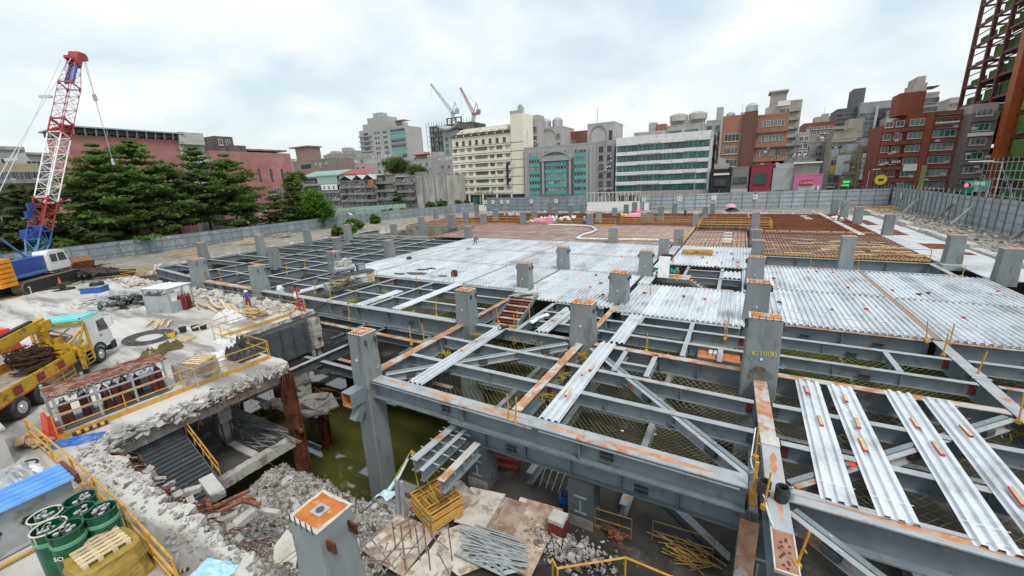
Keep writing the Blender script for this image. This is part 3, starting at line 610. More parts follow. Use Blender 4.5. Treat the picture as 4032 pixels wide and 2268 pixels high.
# plan bracing: double-channel diagonals
def brace(label, p, q):
    d = Vector(q)-Vector(p); L = d.length; t = thing('diagonal_brace', label, 'brace', p, math.atan2(d.y, d.x), 'double channel diagonal braces')
    for s in (-1, 1):
        b = MB(); b.box(0,L,min(s*.025,s*.2),max(s*.025,s*.2),-.02,0); b.box(0,L,s*.025-.008,s*.025+.008,-.36,-.021); b.box(0,L,min(s*.034,s*.2),max(s*.034,s*.2),-.38,-.361); b.build('channel', FLANGE if s < 0 else STEEL, t)
    b = MB()
    for f in (.12,.5,.86): b.box(L*f-.22,L*f+.22,-.22,.22,-.30,-.10)
    b.build('gusset', STEELD, t)
    b = MB()
    for f in (.1,.14,.52,.56,.85,.89): b.cbox((L*f,R.choice((-.11,.11)),.012),(.09,.07,.02))
    b.build('clip_plate', GALVD, t, kind='stuff'); return t
brace('pale diagonal brace from the box-stub column to the middle column', (-14.7,13.0,-.06), (-7.9,20.2,-.06))
brace('pale diagonal brace from the middle column to the cable bundles', (-6.4,20.1,-.06), (1.0,12.7,-.06))
brace('pale diagonal brace running back under the loose right-hand sheets', (2.1,12.75,-.06), (9.3,20.0,-.06))
brace('pale diagonal brace running off the bottom right corner', (2.0,11.6,-.06), (9.0,5.2,-.06))
# open frame on the far left
k = 0
LX = [-64.3,-55.2,-49.6,-44.2,-38.8]
rowsY = [24.6,28.6,32.4,35.2,38.6,42.0,45.4,48.8,52.0]
for i in range(4):
    segs = []
    for j, y in enumerate(rowsY):
        segs.append(((LX[i]+.15,y+.3*(i % 2)), (LX[i+1]-.15,y+.3*(i % 2))))
    joists(['the outermost left strip','the second strip of the open left frame','the third strip of the open left frame','the strip beside the white deck'][i], segs, .5, .28, parts=False)
crossj('the open frame between rubble bank and white deck', [((x, 21.6 if x > -60 else 23), (x, 53)) for x in LX[:-1]], .8, .34, 0, False)
crossj('the frame along the left edge of the white deck', [((-38.7,29.2),(-38.7,54.6))], .8, .34, 0, False)
ibeam('grey girder at the far end of the open frame by the old wall', (-66,55,0), (-46.5,55,0), 1.0, .4, 0, 0, 0, parts=False)
ibeam('long grey girder skirting the rubble bank', (-65.2,23,0.0), (-66.6,62,0.0), 1.0, .4, 0, 0, 0, parts=False)
# lower level
lowg = ibeam('lower girder under the front girder, resting on the basement posts', (-10.7,12.8,-1.42), (1.0,12.8,-1.42), .75, .42, 0, 5, 2, name='lower_beam')
ibeam('rust-topped lower cantilever beam over the water, the left one', (-10.35,12.6,-1.5), (-10.4,10.0,-1.5), .55, .34, 0, 1, name='lower_beam')
ibeam('slim lower cantilever beam beside the rust-topped one', (-9.75,12.6,-1.55), (-9.75,9.7,-1.55), .5, .2, 0, 1, name='lower_beam')
ibeam('short rust-topped cantilever beam by the white hook pipe', (-8.69,12.0,-1.5), (-8.69,9.55,-1.5), .55, .32, 1, 1, name='lower_beam')
b = MB()
for y in (10.3,10.9,11.5,12.1,12.4): b.tube([(-.1,y-12.8,-.2),(1.35,y-12.8,-.2)],.03,5)
for y in (10.2,10.8,11.4): b.tube([(1.5,y-12.8,-.2),(2.2,y-12.8,-.2)],.03,5)
b.build('starter_bars', GALVD, lowg)
for i, (x, lab) in enumerate(((-4.35,'dark grey basement post with welded cross mark under the front girder'), (-9.1,'dark grey basement post at the water edge'), (1.5,'dark grey basement post beneath the cable bundles'))):
    t = thing('basement_post', lab, 'column', (x,12.85,BZ)); b = MB(); b.box(-.5,.5,-.45,.45,0,2.02); b.build('shaft', STEELD, t)
    b = MB(); b.box(-.52,.52,-.47,-.451,0,.45); b.build('base_band', CONCD, t)
    b = MB(); b.box(-.25,.25,-.48,-.452,1.35,1.43); b.box(-.04,.04,-.48,-.452,.75,1.2); b.box(-.25,.25,-.48,-.452,.65,.72); b.build('welded_mark', STEEL, t)
    b = MB()
    for sx in (-.56,.56): b.box(sx-.05,sx+.05,-.1,.1,.45,.8)
    b.build('side_lug', STEELD, t)
LL = 'lower grey beams below the nets'
for i, (p, q) in enumerate([((-15.2,16.6),(1.3,16.6)), ((-15.2,20.6),(1.3,20.6)), ((-11.2,13.6),(-11.2,28.5)), ((-3,13.6),(-3,28.5)), ((-7.15,13.6),(-7.15,28.5)), ((1.5,13.6),(1.5,28.5)), ((1.8,17),(21,17)), ((1.8,21.2),(21,21.2)), ((6,13.6),(6,28)), ((-37,25),(-15.5,25)), ((-30,21),(-30,29)), ((-22,21),(-22,29))]):
    ibeam('%s of the dim lower grey beams seen through the nets' % ordn(i), (*p, -3.6), (*q, -3.6), .6, .3, 0, 0, 0, LL, 'lower_beam', False)
for i, (p, q, z) in enumerate((((-29.5,18.2),(-16.2,18.2),-4.0),((-29.5,19.6),(-16.0,19.6),-4.4),((-27.5,15.6),(-27.5,29),-3.6),((-22.2,18.4),(-22.2,29),-3.9),((-17.6,18.4),(-17.6,29),-3.8))):
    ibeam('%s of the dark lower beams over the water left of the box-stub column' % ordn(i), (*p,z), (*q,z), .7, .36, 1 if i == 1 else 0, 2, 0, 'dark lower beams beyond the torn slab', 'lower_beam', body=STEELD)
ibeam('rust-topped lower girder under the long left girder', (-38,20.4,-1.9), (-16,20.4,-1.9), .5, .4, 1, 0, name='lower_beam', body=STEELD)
t = thing('added_dark_panel', 'added dark grey steel panel hanging below the upper slab corner', 'panel', (-29.9,14.4,-3.9)); b = MB(); b.box(0,.1,0,4.6,0,2.6); b.build('plate', STEELD, t)  # invented panel, a dark filling for the space below the slab corner
b = MB()
for k in range(5): b.box(.101,.2,.4+.95*k,.5+.95*k,0,2.6)
b.build('stiffener', STEELD, t)
t = thing('broken_floor_edge', 'broken basement floor edge with hanging bars beside the rusty columns', 'floor edge', (-28,15.0,BL)); b = MB()
for k in range(20): b.obox((R.uniform(0,4.2),R.uniform(-1.0,1.2),R.uniform(-.4,.1)),(R.uniform(.6,1.8),R.uniform(.4,1.1),R.uniform(.1,.25)),Matrix.Rotation(R.uniform(-.25,.25),3,'X') @ Matrix.Rotation(R.uniform(-.2,.2),3,'Y') @ Matrix.Rotation(R.uniform(-.5,.5),3,'Z'))
b.build('broken_slab', CONCD, t, kind='stuff'); b = MB()
for k in range(50): p = Vector((R.uniform(-1,5),R.uniform(-1.6,1.8),R.uniform(-.2,.3))); d = Vector((R.gauss(0,.8),R.gauss(0,.8),R.uniform(-.9,.5))); b.tube([p,p+d*.6,p+d+Vector((0,0,-.3))],.02,4)
b.build('hanging_bars', RUSTDK, t, kind='stuff')
ibeam('dark diagonal strut under the front girder', (-1.6,13.6,-2.5), (.8,13.4,BZ+.1), .4, .35, 0, 0, 0, name='lower_strut', parts=False, body=STEELD)
ibeam('rusty-faced plate post below the girder crossing by the cables', (1.1,11.9,-1.1), (1.1,11.7,BZ), .5, .5, 1, 0, 0, name='plate_post', parts=False)

# ================================================================ METAL DECK
PITCH_W = 0.30
def deck_mesh(w, L, pitch=PITCH_W, h=.105, name='deck_sheet', flange=False, m=GALV):
    n = max(1, round(w/pitch)); pitch = w/n; prof = [(0,0)]
    for i in range(n):
        x = i*pitch; prof += [(x+pitch*.30,0),(x+pitch*.42,h),(x+pitch*.80,h),(x+pitch*.92,0)]
    prof.append((w,0)); b = MB()
    prof2 = prof+[(x,z-.006) for x,z in reversed(prof)]; k = len(prof); N2 = len(prof2)
    for y in (0, L): b.v += [(x,y,z) for x,z in prof2]
    for i in range(N2):
        j = (i+1) % N2; b.f.append((i,j,N2+j,N2+i)); b.m.append(0)
    for i in range(k-1):
        b.f.append((i,N2-1-i,N2-2-i,i+1)); b.m.append(0); b.f.append((N2+i,N2+i+1,2*N2-2-i,2*N2-1-i)); b.m.append(0)
    return b.mesh(name, m)
_dm = {}
def deck(label, x0, x1, y0, y1, z=.006, sw=.9, studs=True, m=GALV, name='metal_deck'):
    t = thing(name, label, 'metal deck', (x0,y0,z), 0, 'ribbed steel deck fields'); n = max(1, round((x1-x0)/sw)); w = (x1-x0)/n
    key = (round(w,3), round(y1-y0,3), m.name)
    if key not in _dm: _dm[key] = deck_mesh(w-.004, y1-y0, m=m)
    for i in range(n): link('deck_sheet', _dm[key], t, (i*w,0,R.uniform(0,.006)))
    if studs:
        b = MB(); yy = [.12, (y1-y0)/3, (y1-y0)*2/3, y1-y0-.12]
        for y in yy:
            x = .3
            while x < x1-x0-.2:
                b.box(x-.014,x+.014,y-.014,y+.014,0,.2); x += PITCH_W*2
        b.build('shear_studs', GALVD, t, kind='stuff')
        b = MB()
        for y in (0,):
            x = .15
            while x < x1-x0: b.box(x-.06,x+.07,y-.012,y+.0,0.005,.07); x += w/max(1,round(w/PITCH_W))
        b.build('end_closures', GALVD, t, kind='stuff')
    return t
deck('white deck field nearest the compressor, first row from the front', -38.4, -21.7, 29.1, 37.5)
deck('white deck field in the second row, far left', -38.4, -21.7, 37.65, 45.85)
deck('white deck field in the third row under the stooping worker', -38.4, -21.7, 46.0, 50.8)
deck('white deck field touching the red bars, far left', -38.4, -21.7, 50.9, 55.2)
deck('white deck field in front, just left of the stair-head column', -21.35, -15.5, 29.1, 37.5)
deck('white deck field at the stair head, between two columns', -15.3, -7.35, 27.1, 37.5)
deck('white deck field second row, middle', -21.35, -7.35, 37.65, 45.85)
deck('white deck field third row, middle', -21.35, -7.35, 46.0, 55.2)
deck('white deck field in front of the stairwell hole', -6.95, 1.15, 26.4, 34.4)
deck('narrow white deck strip right of the stairwell hole', .72, 1.6, 34.5, 42.8, studs=False)
deck('small white deck piece between the stairwell openings', -.75, .65, 38.9, 41.6, studs=False)
deck('white deck field behind the stairwell hole up to the red bars', -5.9, 1.7, 43.3, 55.6)
deck('narrow white deck strip left of the stairwell hole', -7.1, -6.1, 34.5, 55.2, studs=False)
deck('right deck field nearest the camera with scattered red blocks', 2.05, 9.55, 27.9, 36.15)
deck('right deck field second row by the long opening', 2.05, 9.55, 36.3, 44.9)
deck('right deck field nearest the camera, beyond the rusty seam', 9.95, 22.0, 28.0, 36.15)
deck('right deck field second row, beyond the rusty seam', 9.95, 17.4, 36.3, 44.9)
b = MB(); b.box(-21.64,-21.42,29.1,55.2,0,.02); b.build('deck_seam', SEAM, label='rusty seam strip crossing the white deck on the left', cat='seam')
b = MB(); b.box(9.6,9.9,28.0,44.9,0,.02); b.build('deck_seam', SEAM, label='rusty seam strip between the two right deck fields', cat='seam')
b = MB()
for i in range(9): b.box(2.1+1.57*i, 2.1+1.57*(i+1)-.02, 44.95,45.12,.0,.16)
b.build('edge_form', GALVD, label='pale sheet metal edge form along the long right opening', cat='edge form')
CONCL = mat('pale_new_concrete', (0.50,0.52,0.535), (0.40,0.42,0.43), .5, rough=.85, world_co=True)
b = MB(); b.box(16.6,21.4,50.2,98,-.45,.06); b.build('new_slab_strip', CONCL, kind='structure')
b = MB()
for x0,x1,y0,y1 in ((18.4,20.6,59.5,63.5),(19.2,20.9,56.2,58.0),(17.7,19.6,70.5,76.5),(17.6,19.0,82,90)): b.box(x0,x1,y0,y1,.03,.066)
b.build('shaft_cover', RUSTDK, label='dark rusty openings in the pale slab strip on the right', cat='slab opening')
b = MB(); b.box(17.6,22.0,44.6,50.1,-.02,.05); b.build('white_deck_strip', GALV, label='white deck strip by the tall right edge columns', cat='deck strip')
b = MB()
for k in range(14): b.box(21.5,22.3,40+5*k,44.8+5*k,GZ,.35+R.uniform(-.15,.3))
b.build('broken_kerb', CONCW, label='line of pale broken kerb blocks along the right edge', cat='kerb', kind='stuff')

# loose sheets across the beams
def loose(label, x, y, L, rz=0.0, blocks=(), z=.012, w=.86):
    t = thing('loose_deck_sheet', label, 'metal sheet', (x,y,z), rz, 'loose ribbed sheets'); link('deck_sheet', deck_mesh(w, L, w/3, .09), t)
    for a in (.09,.93):
        b = MB(); b.box(-.01,w+.01,L*a,L*a+.02,.091,.099); b.build('tie_strip', WHITE, t)
    for j, (f, xx, ln) in enumerate(blocks):
        c = Matrix.Rotation(rz,3,'Z') @ Vector((xx,f*L,.092)); k = thing('wood_block', 'wood block, %s from camera, on %s' % (ordn(j), label), 'wood block', (x+c.x,y+c.y,z+c.z), rz+R.uniform(-.06,.06), 'wood blocks on the loose sheets')
        b = MB(); b.box(-.05,.05,-ln/2,ln/2,0,.07); b.build('block', WOODL, k)
        b = MB(); b.box(-.052,.052,-ln/2-.003,-ln/2+.03,0,.071); b.box(-.053,-.05,-ln/2,ln/2,0,.07); b.build('painted_end', RED, k)
    return t
loose('loose sheet between box-stub and middle columns', -13.0, 12.72, 8.2, -.005, ((.5,.4,.6),(.68,.42,.7)))
loose('loose sheet right of the middle column, in front', -6.15, 12.6, 8.3, .0, ((.26,.42,.75),(.5,.45,.6),(.58,.62,.6)))
loose('loose sheet right of the middle column, behind', -5.78, 21.1, 5.15, .0)
loose('leftmost of the right-hand sheets', 2.72, 12.35, 7.75, -.012, ((.86,.30,.65),(.55,.48,.7)))
loose('second of the right-hand sheets', 3.95, 12.25, 7.85, .0, ((.84,.40,.6),(.60,.42,.7),(.42,.30,.75)))
loose('third of the right-hand sheets', 5.7, 12.15, 8.3, -.02, ((.68,.30,.65),(.50,.48,.75)))
loose('rightmost of the right-hand sheets', 6.9, 12.3, 8.0, -.01, ((.70,.48,.7),(.28,.40,.8)))
loose('short loose sheet in the bay left of the stair', -25.9, 20.6, 4.6, -.0)
loose('long loose sheet in the bay left of the stair', -22.35, 21.0, 8.1)
loose('loose sheet beside the stair landing', -10.35, 21.0, 5.0, .0, ((.45,.4,.7),(.72,.45,.6)))
loose('single loose sheet by the red tripod', -34.6, 21.1, 5.2)
b = MB(); b.obox((3.75,14.25,.115),(.2,.22,.02),.4); b.build('red_rag', RED, label='red rag on the leftmost right-hand sheet', cat='rag')
# red blocks and scraps on the decks
RB = [(2900+c[0], c[1]) for c in ()]
spots = [at(*q, .09) for q in ((3046,1098),(3040,1131),(3067,1192),(3338,1134),(3274,1222),(3410,1220),(3512,1145),(3654,1156),(3793,1254),(3278,1075),(3181,1073),(3214,1070),(2537,1156),(2692,1169),(2775,1180),(2818,1051),(2906,1050),(2905,1035),(2842,1036),(2783,1036),(2767,1015),(2823,996),(2880,1001),(2888,1019),(2450,1013),(2325,1132),(2347,1085),(2374,1163),(2366,1117),(3617,1161),(3930,1150),(2650,1028))]
spots.sort(key=lambda v: v.x)
for i, p in enumerate(spots):
    b = MB(); s = R.uniform(.07,.13); b.box(-s,s,-s*.7,s*.7,0,.11); b.build('red_block', DKRED if R.random() < .4 else RED, loc=p, label='small red spacer block on the ribbed deck, %s from the left' % ordn(i), cat='spacer block', group='red spacer blocks on the deck')
for i, (x, y, w, l, lab) in enumerate(((1575,1080,1.4,.5,'nearest black plastic sheet scrap on the white deck'),(1650,1078,2.4,.8,'long black plastic sheet on the white deck'),(1690,1084,1.6,.7,'grey crumpled sheet between black scraps on the deck'),(1710,1092,.7,.4,'small brown scrap beside the black sheets on the deck'),(1745,1088,1.2,.4,'rightmost black plastic scrap on the white deck'),(1662,1062,1.4,.5,'black folded sheet farthest back on the white deck'),(1697,1058,1.2,.5,'thin black scrap beside the folded sheet on the deck'))):
    p = at(x,y,.09); b = MB(); n = 14; ring = []
    b.v.append((0,0,.09))
    for k in range(n):
        a = 2*math.pi*k/n; rr = R.uniform(.3,.75); b.v.append((w*rr*math.cos(a), l*rr*math.sin(a)*1.6, R.uniform(0,.05)))
    for k in range(n): b.f.append((0,1+k,1+(k+1) % n)); b.m.append(0)
    b.build('plastic_scrap', TARPK if i not in (2,3) else GALVD, loc=p, label=lab, cat='plastic scrap')
p = at(1612,1021,.09); b = MB(); b.ico((0,0,.2),.35,sq=(1,1,.7)); b.build('dark_bag', TARPK, loc=p, label='small dark bag on the white deck behind the black sheets', cat='bag')
p = at(1790,1088,.09); b = MB(); b.box(-.25,.25,-.2,.2,0,.5); b.box(-.2,.2,-.15,.15,.5,.62); b.build('dark_case', BROWNC, loc=p, label='small brown case standing on the white deck edge', cat='case')
t = thing('sheet_pile', 'small pile of ribbed sheets lying askew on the white deck', 'sheet pile', at(1832,985,.09), .9)
for k in range(3): link('deck_sheet', deck_mesh(.8,3.2,.27,.07), t, (.12*k,.25*k,.08*k))
t = thing('plaster_board', 'white board leaning on the stairwell landing rail', 'board', at(2612,1092,.05)); b = MB(); b.obox((0,0,.95),(.95,.05,1.9),Matrix.Rotation(-.25,3,'X')); b.build('board', WHITE, t)
p = at(2590,1085,.05); b = MB()
for k in range(26): b.ico((R.uniform(-.5,1.7),R.uniform(-.1,.5),R.uniform(.1,.7)),.22,sq=(1,.6,.5),rot=rrot())
b.build('green_sheet', mat('green_plastic', (0.05,.30,.25)), loc=p, label='crumpled green plastic around the white board', cat='plastic sheet')
# stairwell: landing, flight, pink boards
t = thing('steel_stair', 'rust-brown stair flight going down in the stairwell hole', 'stairs', (-5.9,38.3,0))
b = MB(); b.box(0,2.6,-.9,.9,-.05,0); b.build('landing', FLRUST, t)
for k in range(10):
    b = MB(); b.box(2.6+.27*k,2.6+.27*k+.27,-.9,.9,-.05-.19*(k+1),-.19*(k+1)); b.build('tread', FLRUST, t)
b = MB(); b.bar((0,-.94,-.15),(2.6,-.94,-.15),.05,.3); b.bar((2.6,-.94,-.15),(5.4,-.94,-2.1),.05,.3); b.bar((2.6,.94,-.15),(5.4,.94,-2.1),.05,.3); b.build('stringer', STEEL, t)
b = MB(); b.box(-5.6,-4.2,43.3,43.31,-1.5,0); b.build('dark_infill', STEELD, t)
b = MB()
for k in range(7): b.box(-5.95,-4.6,40.2+.35*k,40.55+.35*k,-.25+.12*k-.9,-.2+.12*k-.9)
b.build('upper_stair', STEELD, label='dark stair flight rising behind the white board', cat='stairs')
for i,(q0,q1) in enumerate((((-6.0,34.6),(.65,34.6)),((-6.0,38.7),(.65,38.7)),((-4.0,41.7),(.65,41.7)),((-.9,34.8),(-.9,43.1)),((-3.9,38.9),(-3.9,43.1)))):
    ibeam('trimmer beam round the stairwell openings, %s' % ('nearest','middle','farthest','right-hand','inner')[i], (*q0,-.03), (*q1,-.03), .55, .26, 0, 0, 0, 'stairwell trimmers', 'trimmer_beam', False)
t = thing('pink_board_pile', 'pile of pink boards in the stairwell with broken timber on top', 'board pile', (-1.6,35.7,-.55), .05)
for k in range(3):
    b = MB(); b.box(-1.9+R.uniform(-.1,.1),1.7,-.7,.7,.06*k,.06*k+.055); b.build('board', mat('pink_board', (0.62,.40,.37), (0.55,.35,.32), 3) if k == 0 else bpy.data.materials['pink_board'], t)
b = MB()
for k in range(9): b.obox((R.uniform(-.5,1.4),R.uniform(-.6,.3),.22),(R.uniform(.5,1.5),.1,.06),R.uniform(-.6,.6))
b.build('broken_timber', WOOD, t)
p = at(2625,1019,.08); b = MB(); b.bar((-.5,0,.3),(.6,.1,.35),.35,.3); b.build('rolled_hose', BLACK, loc=p, label='black roll lying by the stairwell column', cat='roll')
p = at(2745,1001,.1); t = thing('railing_bundle', 'bundle of folded yellow railings lying on the white deck', 'railing bundle', p); b = MB()
for k in range(22): a = R.uniform(-.3,.3); b.tube([(-1.6*math.cos(a),R.uniform(-.8,.8),.05+.02*k),(1.6*math.cos(a),R.uniform(-.8,.8),.05+.02*k)],.035,4)
b.build('rails', YEL, t)
p = at(2890,985,.1)
# temporary brown stair left of the middle column
t = thing('temporary_stair', 'brown temporary stair with grey stringers leading down from the white deck', 'stairs', (-14.2,27.0,.1))
for k in range(9):
    b = MB(); b.box(-.95,.95,-.34*(k+1),-.34*k,-.14*(k+1)-.04,-.14*(k+1)); b.build('tread', DKRED if k % 2 else FLRUST, t)
b = MB(); b.box(-.95,.95,0,1.2,-.05,0); b.build('landing', FLRUST, t)
b = MB()
for s in (-1,1): b.bar((s*1.0,.6,.0),(s*1.0,0,.0),.06,.34); b.bar((s*1.0,0,0),(s*1.0,-3.1,-1.3),.06,.34); b.bar((s*1.0,-3.1,-1.3),(s*1.0,-4.2,-1.3),.06,.34)
b.build('stringer', STEEL, t)
b = MB(); b.box(-.95,.95,-4.3,-3.05,-1.4,-1.34); b.build('foot_landing', FLRUST, t)
b = MB()
for k in range(4): b.obox((R.uniform(-.6,.4),R.uniform(.1,.9),.08+.05*k),(1.5,.25,.03),R.uniform(.3,1.0))
b.obox((-.55,.75,.35),(1.1,.5,.03),Matrix.Rotation(.6,3,'X')); b.build('sheet_offcuts', GALVD, t)
t = thing('sheet_metal_box', 'shiny folded sheet metal lying at the foot of the brown stair', 'sheet metal', (-14.1,22.6,-1.2), -.1); b = MB(); b.box(-.8,.7,-.6,.5,0,.06); b.box(-.6,.5,-.2,.7,.07,.3); b.build('folded_sheet', CHROME, t)
t = thing('white_bundle', 'white plastic-wrapped bundle beside the sheet right of the stair', 'bundle', (-10.9,22.9,.05), 1.4); b = MB()
for k in range(14): b.ico((-.9+.14*k,R.uniform(-.1,.1),.12),.2,sq=(1,.8,.5))
b.build('wrapping', TARPW, t)
t = thing('orange_platform', 'orange rusty steel platform with two white blocks left of chalk-marked column', 'platform', (-1.2,21.6,-.25)); b = MB(); b.box(0,1.9,-.1,1.3,-.06,0); b.build('plate', RUSTOR, t)
b = MB(); b.box(0,1.9,-.16,-.11,-.25,.04); b.box(-.05,-.005,-.1,1.3,-.2,.04); b.build('rim', STEEL, t)
for xx in (.45,.68):
    k = link('white_block', None, None, (-1.2+xx,22.2,-.249), 0); b = MB(); b.box(0,.18,-.25,.25,0,.14); b.build('block', WHITEED, k); k['label'] = 'white block on the orange platform, %s one' % ('left' if xx < .5 else 'right'); k['category'] = 'block'

# ---------------------------------------------------------------- safety posts on the beams
SP = MB(); SP.tube([(0,0,0),(0,0,1.05)],.028,6); SP.box(-.07,.07,-.07,.07,-.12,.02); SP.tube([(-.0,-.03,.5),(.0,-.12,.5)],.02,5)
SPM = SP.mesh('clamp_post', YEL)
posts = []
for q in ((1305,1190),(1718,1240),(1670,1340),(2004,1644),(2030,1656),(1962,1265),(2050,1150),(2115,1155),(2085,1258),(2025,1298),(2038,1282),(2545,1378),(2854,1330),(2862,1322),(2664,1100),(2560,1160),(3714,1394),(3647,1340),(3740,1350),(3850,1470),(4012,1655),(3190,1050),(3378,1058),(1489,1110),(1240,1150),(1050,1110),(1640,1105),(1787,1110),(1375,1255),(2975,1795),(3010,1990),(3140,2220),(1130,1075),(935,1080),(1365,1060),(2650,1035),(1620,1350),(870,1100),(1200,1050),(3784,1095)):
    posts.append(at(*q, .02))
posts.sort(key=lambda v: (v.x))
for i, p in enumerate(posts):
    b = link('safety_post', SPM, None, p, R.uniform(0,3)); b.rotation_euler = (R.uniform(-.09,.09), R.uniform(-.09,.09), R.uniform(0,3))
    b['label'] = 'thin yellow clamp post on the steel, %s from the left' % ordn(i); b['category'] = 'safety post'; b['group'] = 'yellow clamp posts on the steel frame'
# sagging lifeline wires
def wire(label, pts, r=.012, m=GALVD, sag=.25, name='cable', cat='cable'):
    b = MB(); path = []
    for a, c in zip(pts[:-1], pts[1:]):
        a, c = Vector(a), Vector(c)
        for k in range(9): f = k/9; v = a.lerp(c, f); v.z -= sag*4*f*(1-f); path.append(v)
    path.append(Vector(pts[-1])); b.tube(path, r, 5); return b.build(name, m, label=label, cat=cat)
wire('thin wire line along the right deck edge', [(2.1,27.8,1.0),(9.5,27.9,.9),(21,27.9,1.0)], .012)
wire('second thin wire line along the right deck edge', [(2.1,27.8,.55),(9.5,27.9,.5),(21,27.9,.55)], .012)
wire('wire slung across the chalk-marked column base', [(.6,19.2,1.6),(1.05,19.25,.9),(1.3,15.0,.1),(1.35,12.4,.2)], .014, STEELD, .05)
wire('dark cable draped over the long left girder', [(-37,22,1.0),(-34,21,.1),(-31.5,20.4,-.8),(-29,20.6,.05),(-26.5,20.7,.1)], .035, BLACK, .3)
wire('white hose hanging beside the cable bundles', [(1.2,15.2,.1),(1.05,13.5,-.1),(1.1,12.1,.5),(1.35,11.6,.1),(1.5,10.6,.1)], .022, TARPW, .1)
wire('grey wire under the loose right-hand sheets', [(1.9,12.1,.3),(5,12.3,.05),(10,12.5,.3)], .012, GALVD, .1)
for i, (x, y, lab, m) in enumerate(((1.32,11.85,'left black cable coil on the stepped girder',BLACK),(1.75,11.8,'right black cable coil on the stepped girder',BLACK),(2.0,12.0,'small clear plastic bottle beside the black coils',GALVD))):
    t = thing('cable_coil' if i < 2 else 'plastic_bottle', lab, 'cable coil' if i < 2 else 'bottle', (x,y,.01)); b = MB()
    if i < 2:
        for k in range(10): b.tube([(.15*math.cos(a*.393),.15*math.sin(a*.393),.03+.045*k) for a in range(17)], .024, 5)
    else: b.lathe((0,0,0), [(.09,0),(.1,.25),(.04,.33),(.04,.38)], 10)
    b.build('coil' if i < 2 else 'body', m, t)
b = MB(); b.bar((1.1,12.0,-.6),(1.1,12.0,.9),.09,.09); b.box(1.02,1.18,11.9,12.1,-.5,-.1); b.build('yellow_upright', YEL, label='thick yellow upright beside the cable coils', cat='upright')
t = thing('black_grinder', 'small black tool with white wheel on the loose sheet end', 'power tool', (-12.35,20.3,.11)); b = MB(); b.tube([(0,0,.1),(.5,.15,.18)],.1,8); b.tube([(.05,-.1,.12),(.05,.1,.12)],.15,10); b.build('tool_body', BLACK, t); b = MB(); b.tube([(.05,-.13,.12),(.05,-.11,.12)],.08,10); b.build('wheel', WHITE, t)

# ---------------------------------------------------------------- safety nets
def net(label, x0, x1, y0, y1, z, sag, sp=.2, w=.021, m=NETG):
    b = MB(); W_, H_ = x1-x0, y1-y0
    def zz_(x, y):
        u, v = (x-x0)/W_, (y-y0)/H_; return z-sag*16*u*(1-u)*v*(1-v)*(.75+.25*mnoise.noise(Vector((x*.5,y*.5,2))))+.05*mnoise.noise(Vector((x*1.3,y*1.3,5)))
    for s in (1, -1):
        c = -H_
        while c < W_+H_:
            pts = []
            n = 12
            t0, t1 = (max(0, -c), min(H_, W_-c)) if s > 0 else (max(0, c-W_), min(H_, c))
            if t1-t0 > .05:
                for k in range(n+1):
                    t = t0+(t1-t0)*k/n; x = c+t if s > 0 else c-t
                    x += .04*math.sin(t*5+c*3); X_, Y_ = x0+min(max(x,0),W_), y0+t; pts.append((X_, Y_, zz_(X_, Y_)))
                o = len(b.v)
                for (X_, Y_, Z_) in pts: b.v += [(X_-w/2,Y_,Z_),(X_+w/2,Y_,Z_+.002)]
                for k in range(n): b.f.append((o+2*k,o+2*k+1,o+2*k+3,o+2*k+2)); b.m.append(0)
            c += sp*1.414
    return b.build('safety_net', m, label=label, cat='safety net', group='safety nets under the beams')
def clump(label, c, n, rad, h, m=NETY):
    b = MB()
    for k in range(n):
        p = Vector(c)+Vector((R.gauss(0,rad),R.gauss(0,rad*.35),0)); d = Vector((R.gauss(0,.5),R.gauss(0,.5),R.uniform(-.4,.6)))*h
        b.tube([p, p+d*.5+Vector((R.gauss(0,.08),R.gauss(0,.08),.05)), p+d+Vector((0,0,-.15))],.012,4)
    return b.build('gathered_net', m, label=label, cat='gathered net', kind='stuff')
net('olive net in the front left bay below the loose sheet', -15.0, -7.4, 12.8, 20.4, -.85, 1.0)
net('olive net in the front right bay below the pale diagonal', -6.95, 1.25, 12.8, 20.2, -.85, 1.1)
net('olive net below the right-hand loose sheets', 1.8, 9.45, 12.6, 20.1, -.85, .9, .25)
net('greenish net in the bay right of the chalk-marked column', 2.0, 9.5, 20.7, 27.7, -.8, .8, .23, .022, mat('green_net', (0.20,.25,.08), (.30,.28,.09), 1.5))
net('net at the right edge beyond the wide girder', 10.0, 21.5, 12.6, 27.7, -.85, 1.2, .3)
net('net in the bay between middle and chalk-marked columns', -6.9, .9, 20.9, 26.2, -.8, .8, .23)
net('net in the bays left of the middle column', -24.4, -15.5, 21.0, 28.8, -.8, .9, .24)
net('net in the bays before the compressor', -38.2, -24.8, 21.0, 28.8, -.8, .9, .28)
for i in range(4): net('net in the open left frame, %s strip from the left' % ordn(i), LX[i]+.3, LX[i+1]-.3, 25, 52, -.75, .9, .5, .035)
SHEETN = mat('fine_net_cloth', (0.15,.14,.04), (.10,.095,.03), 3, rough=.9)
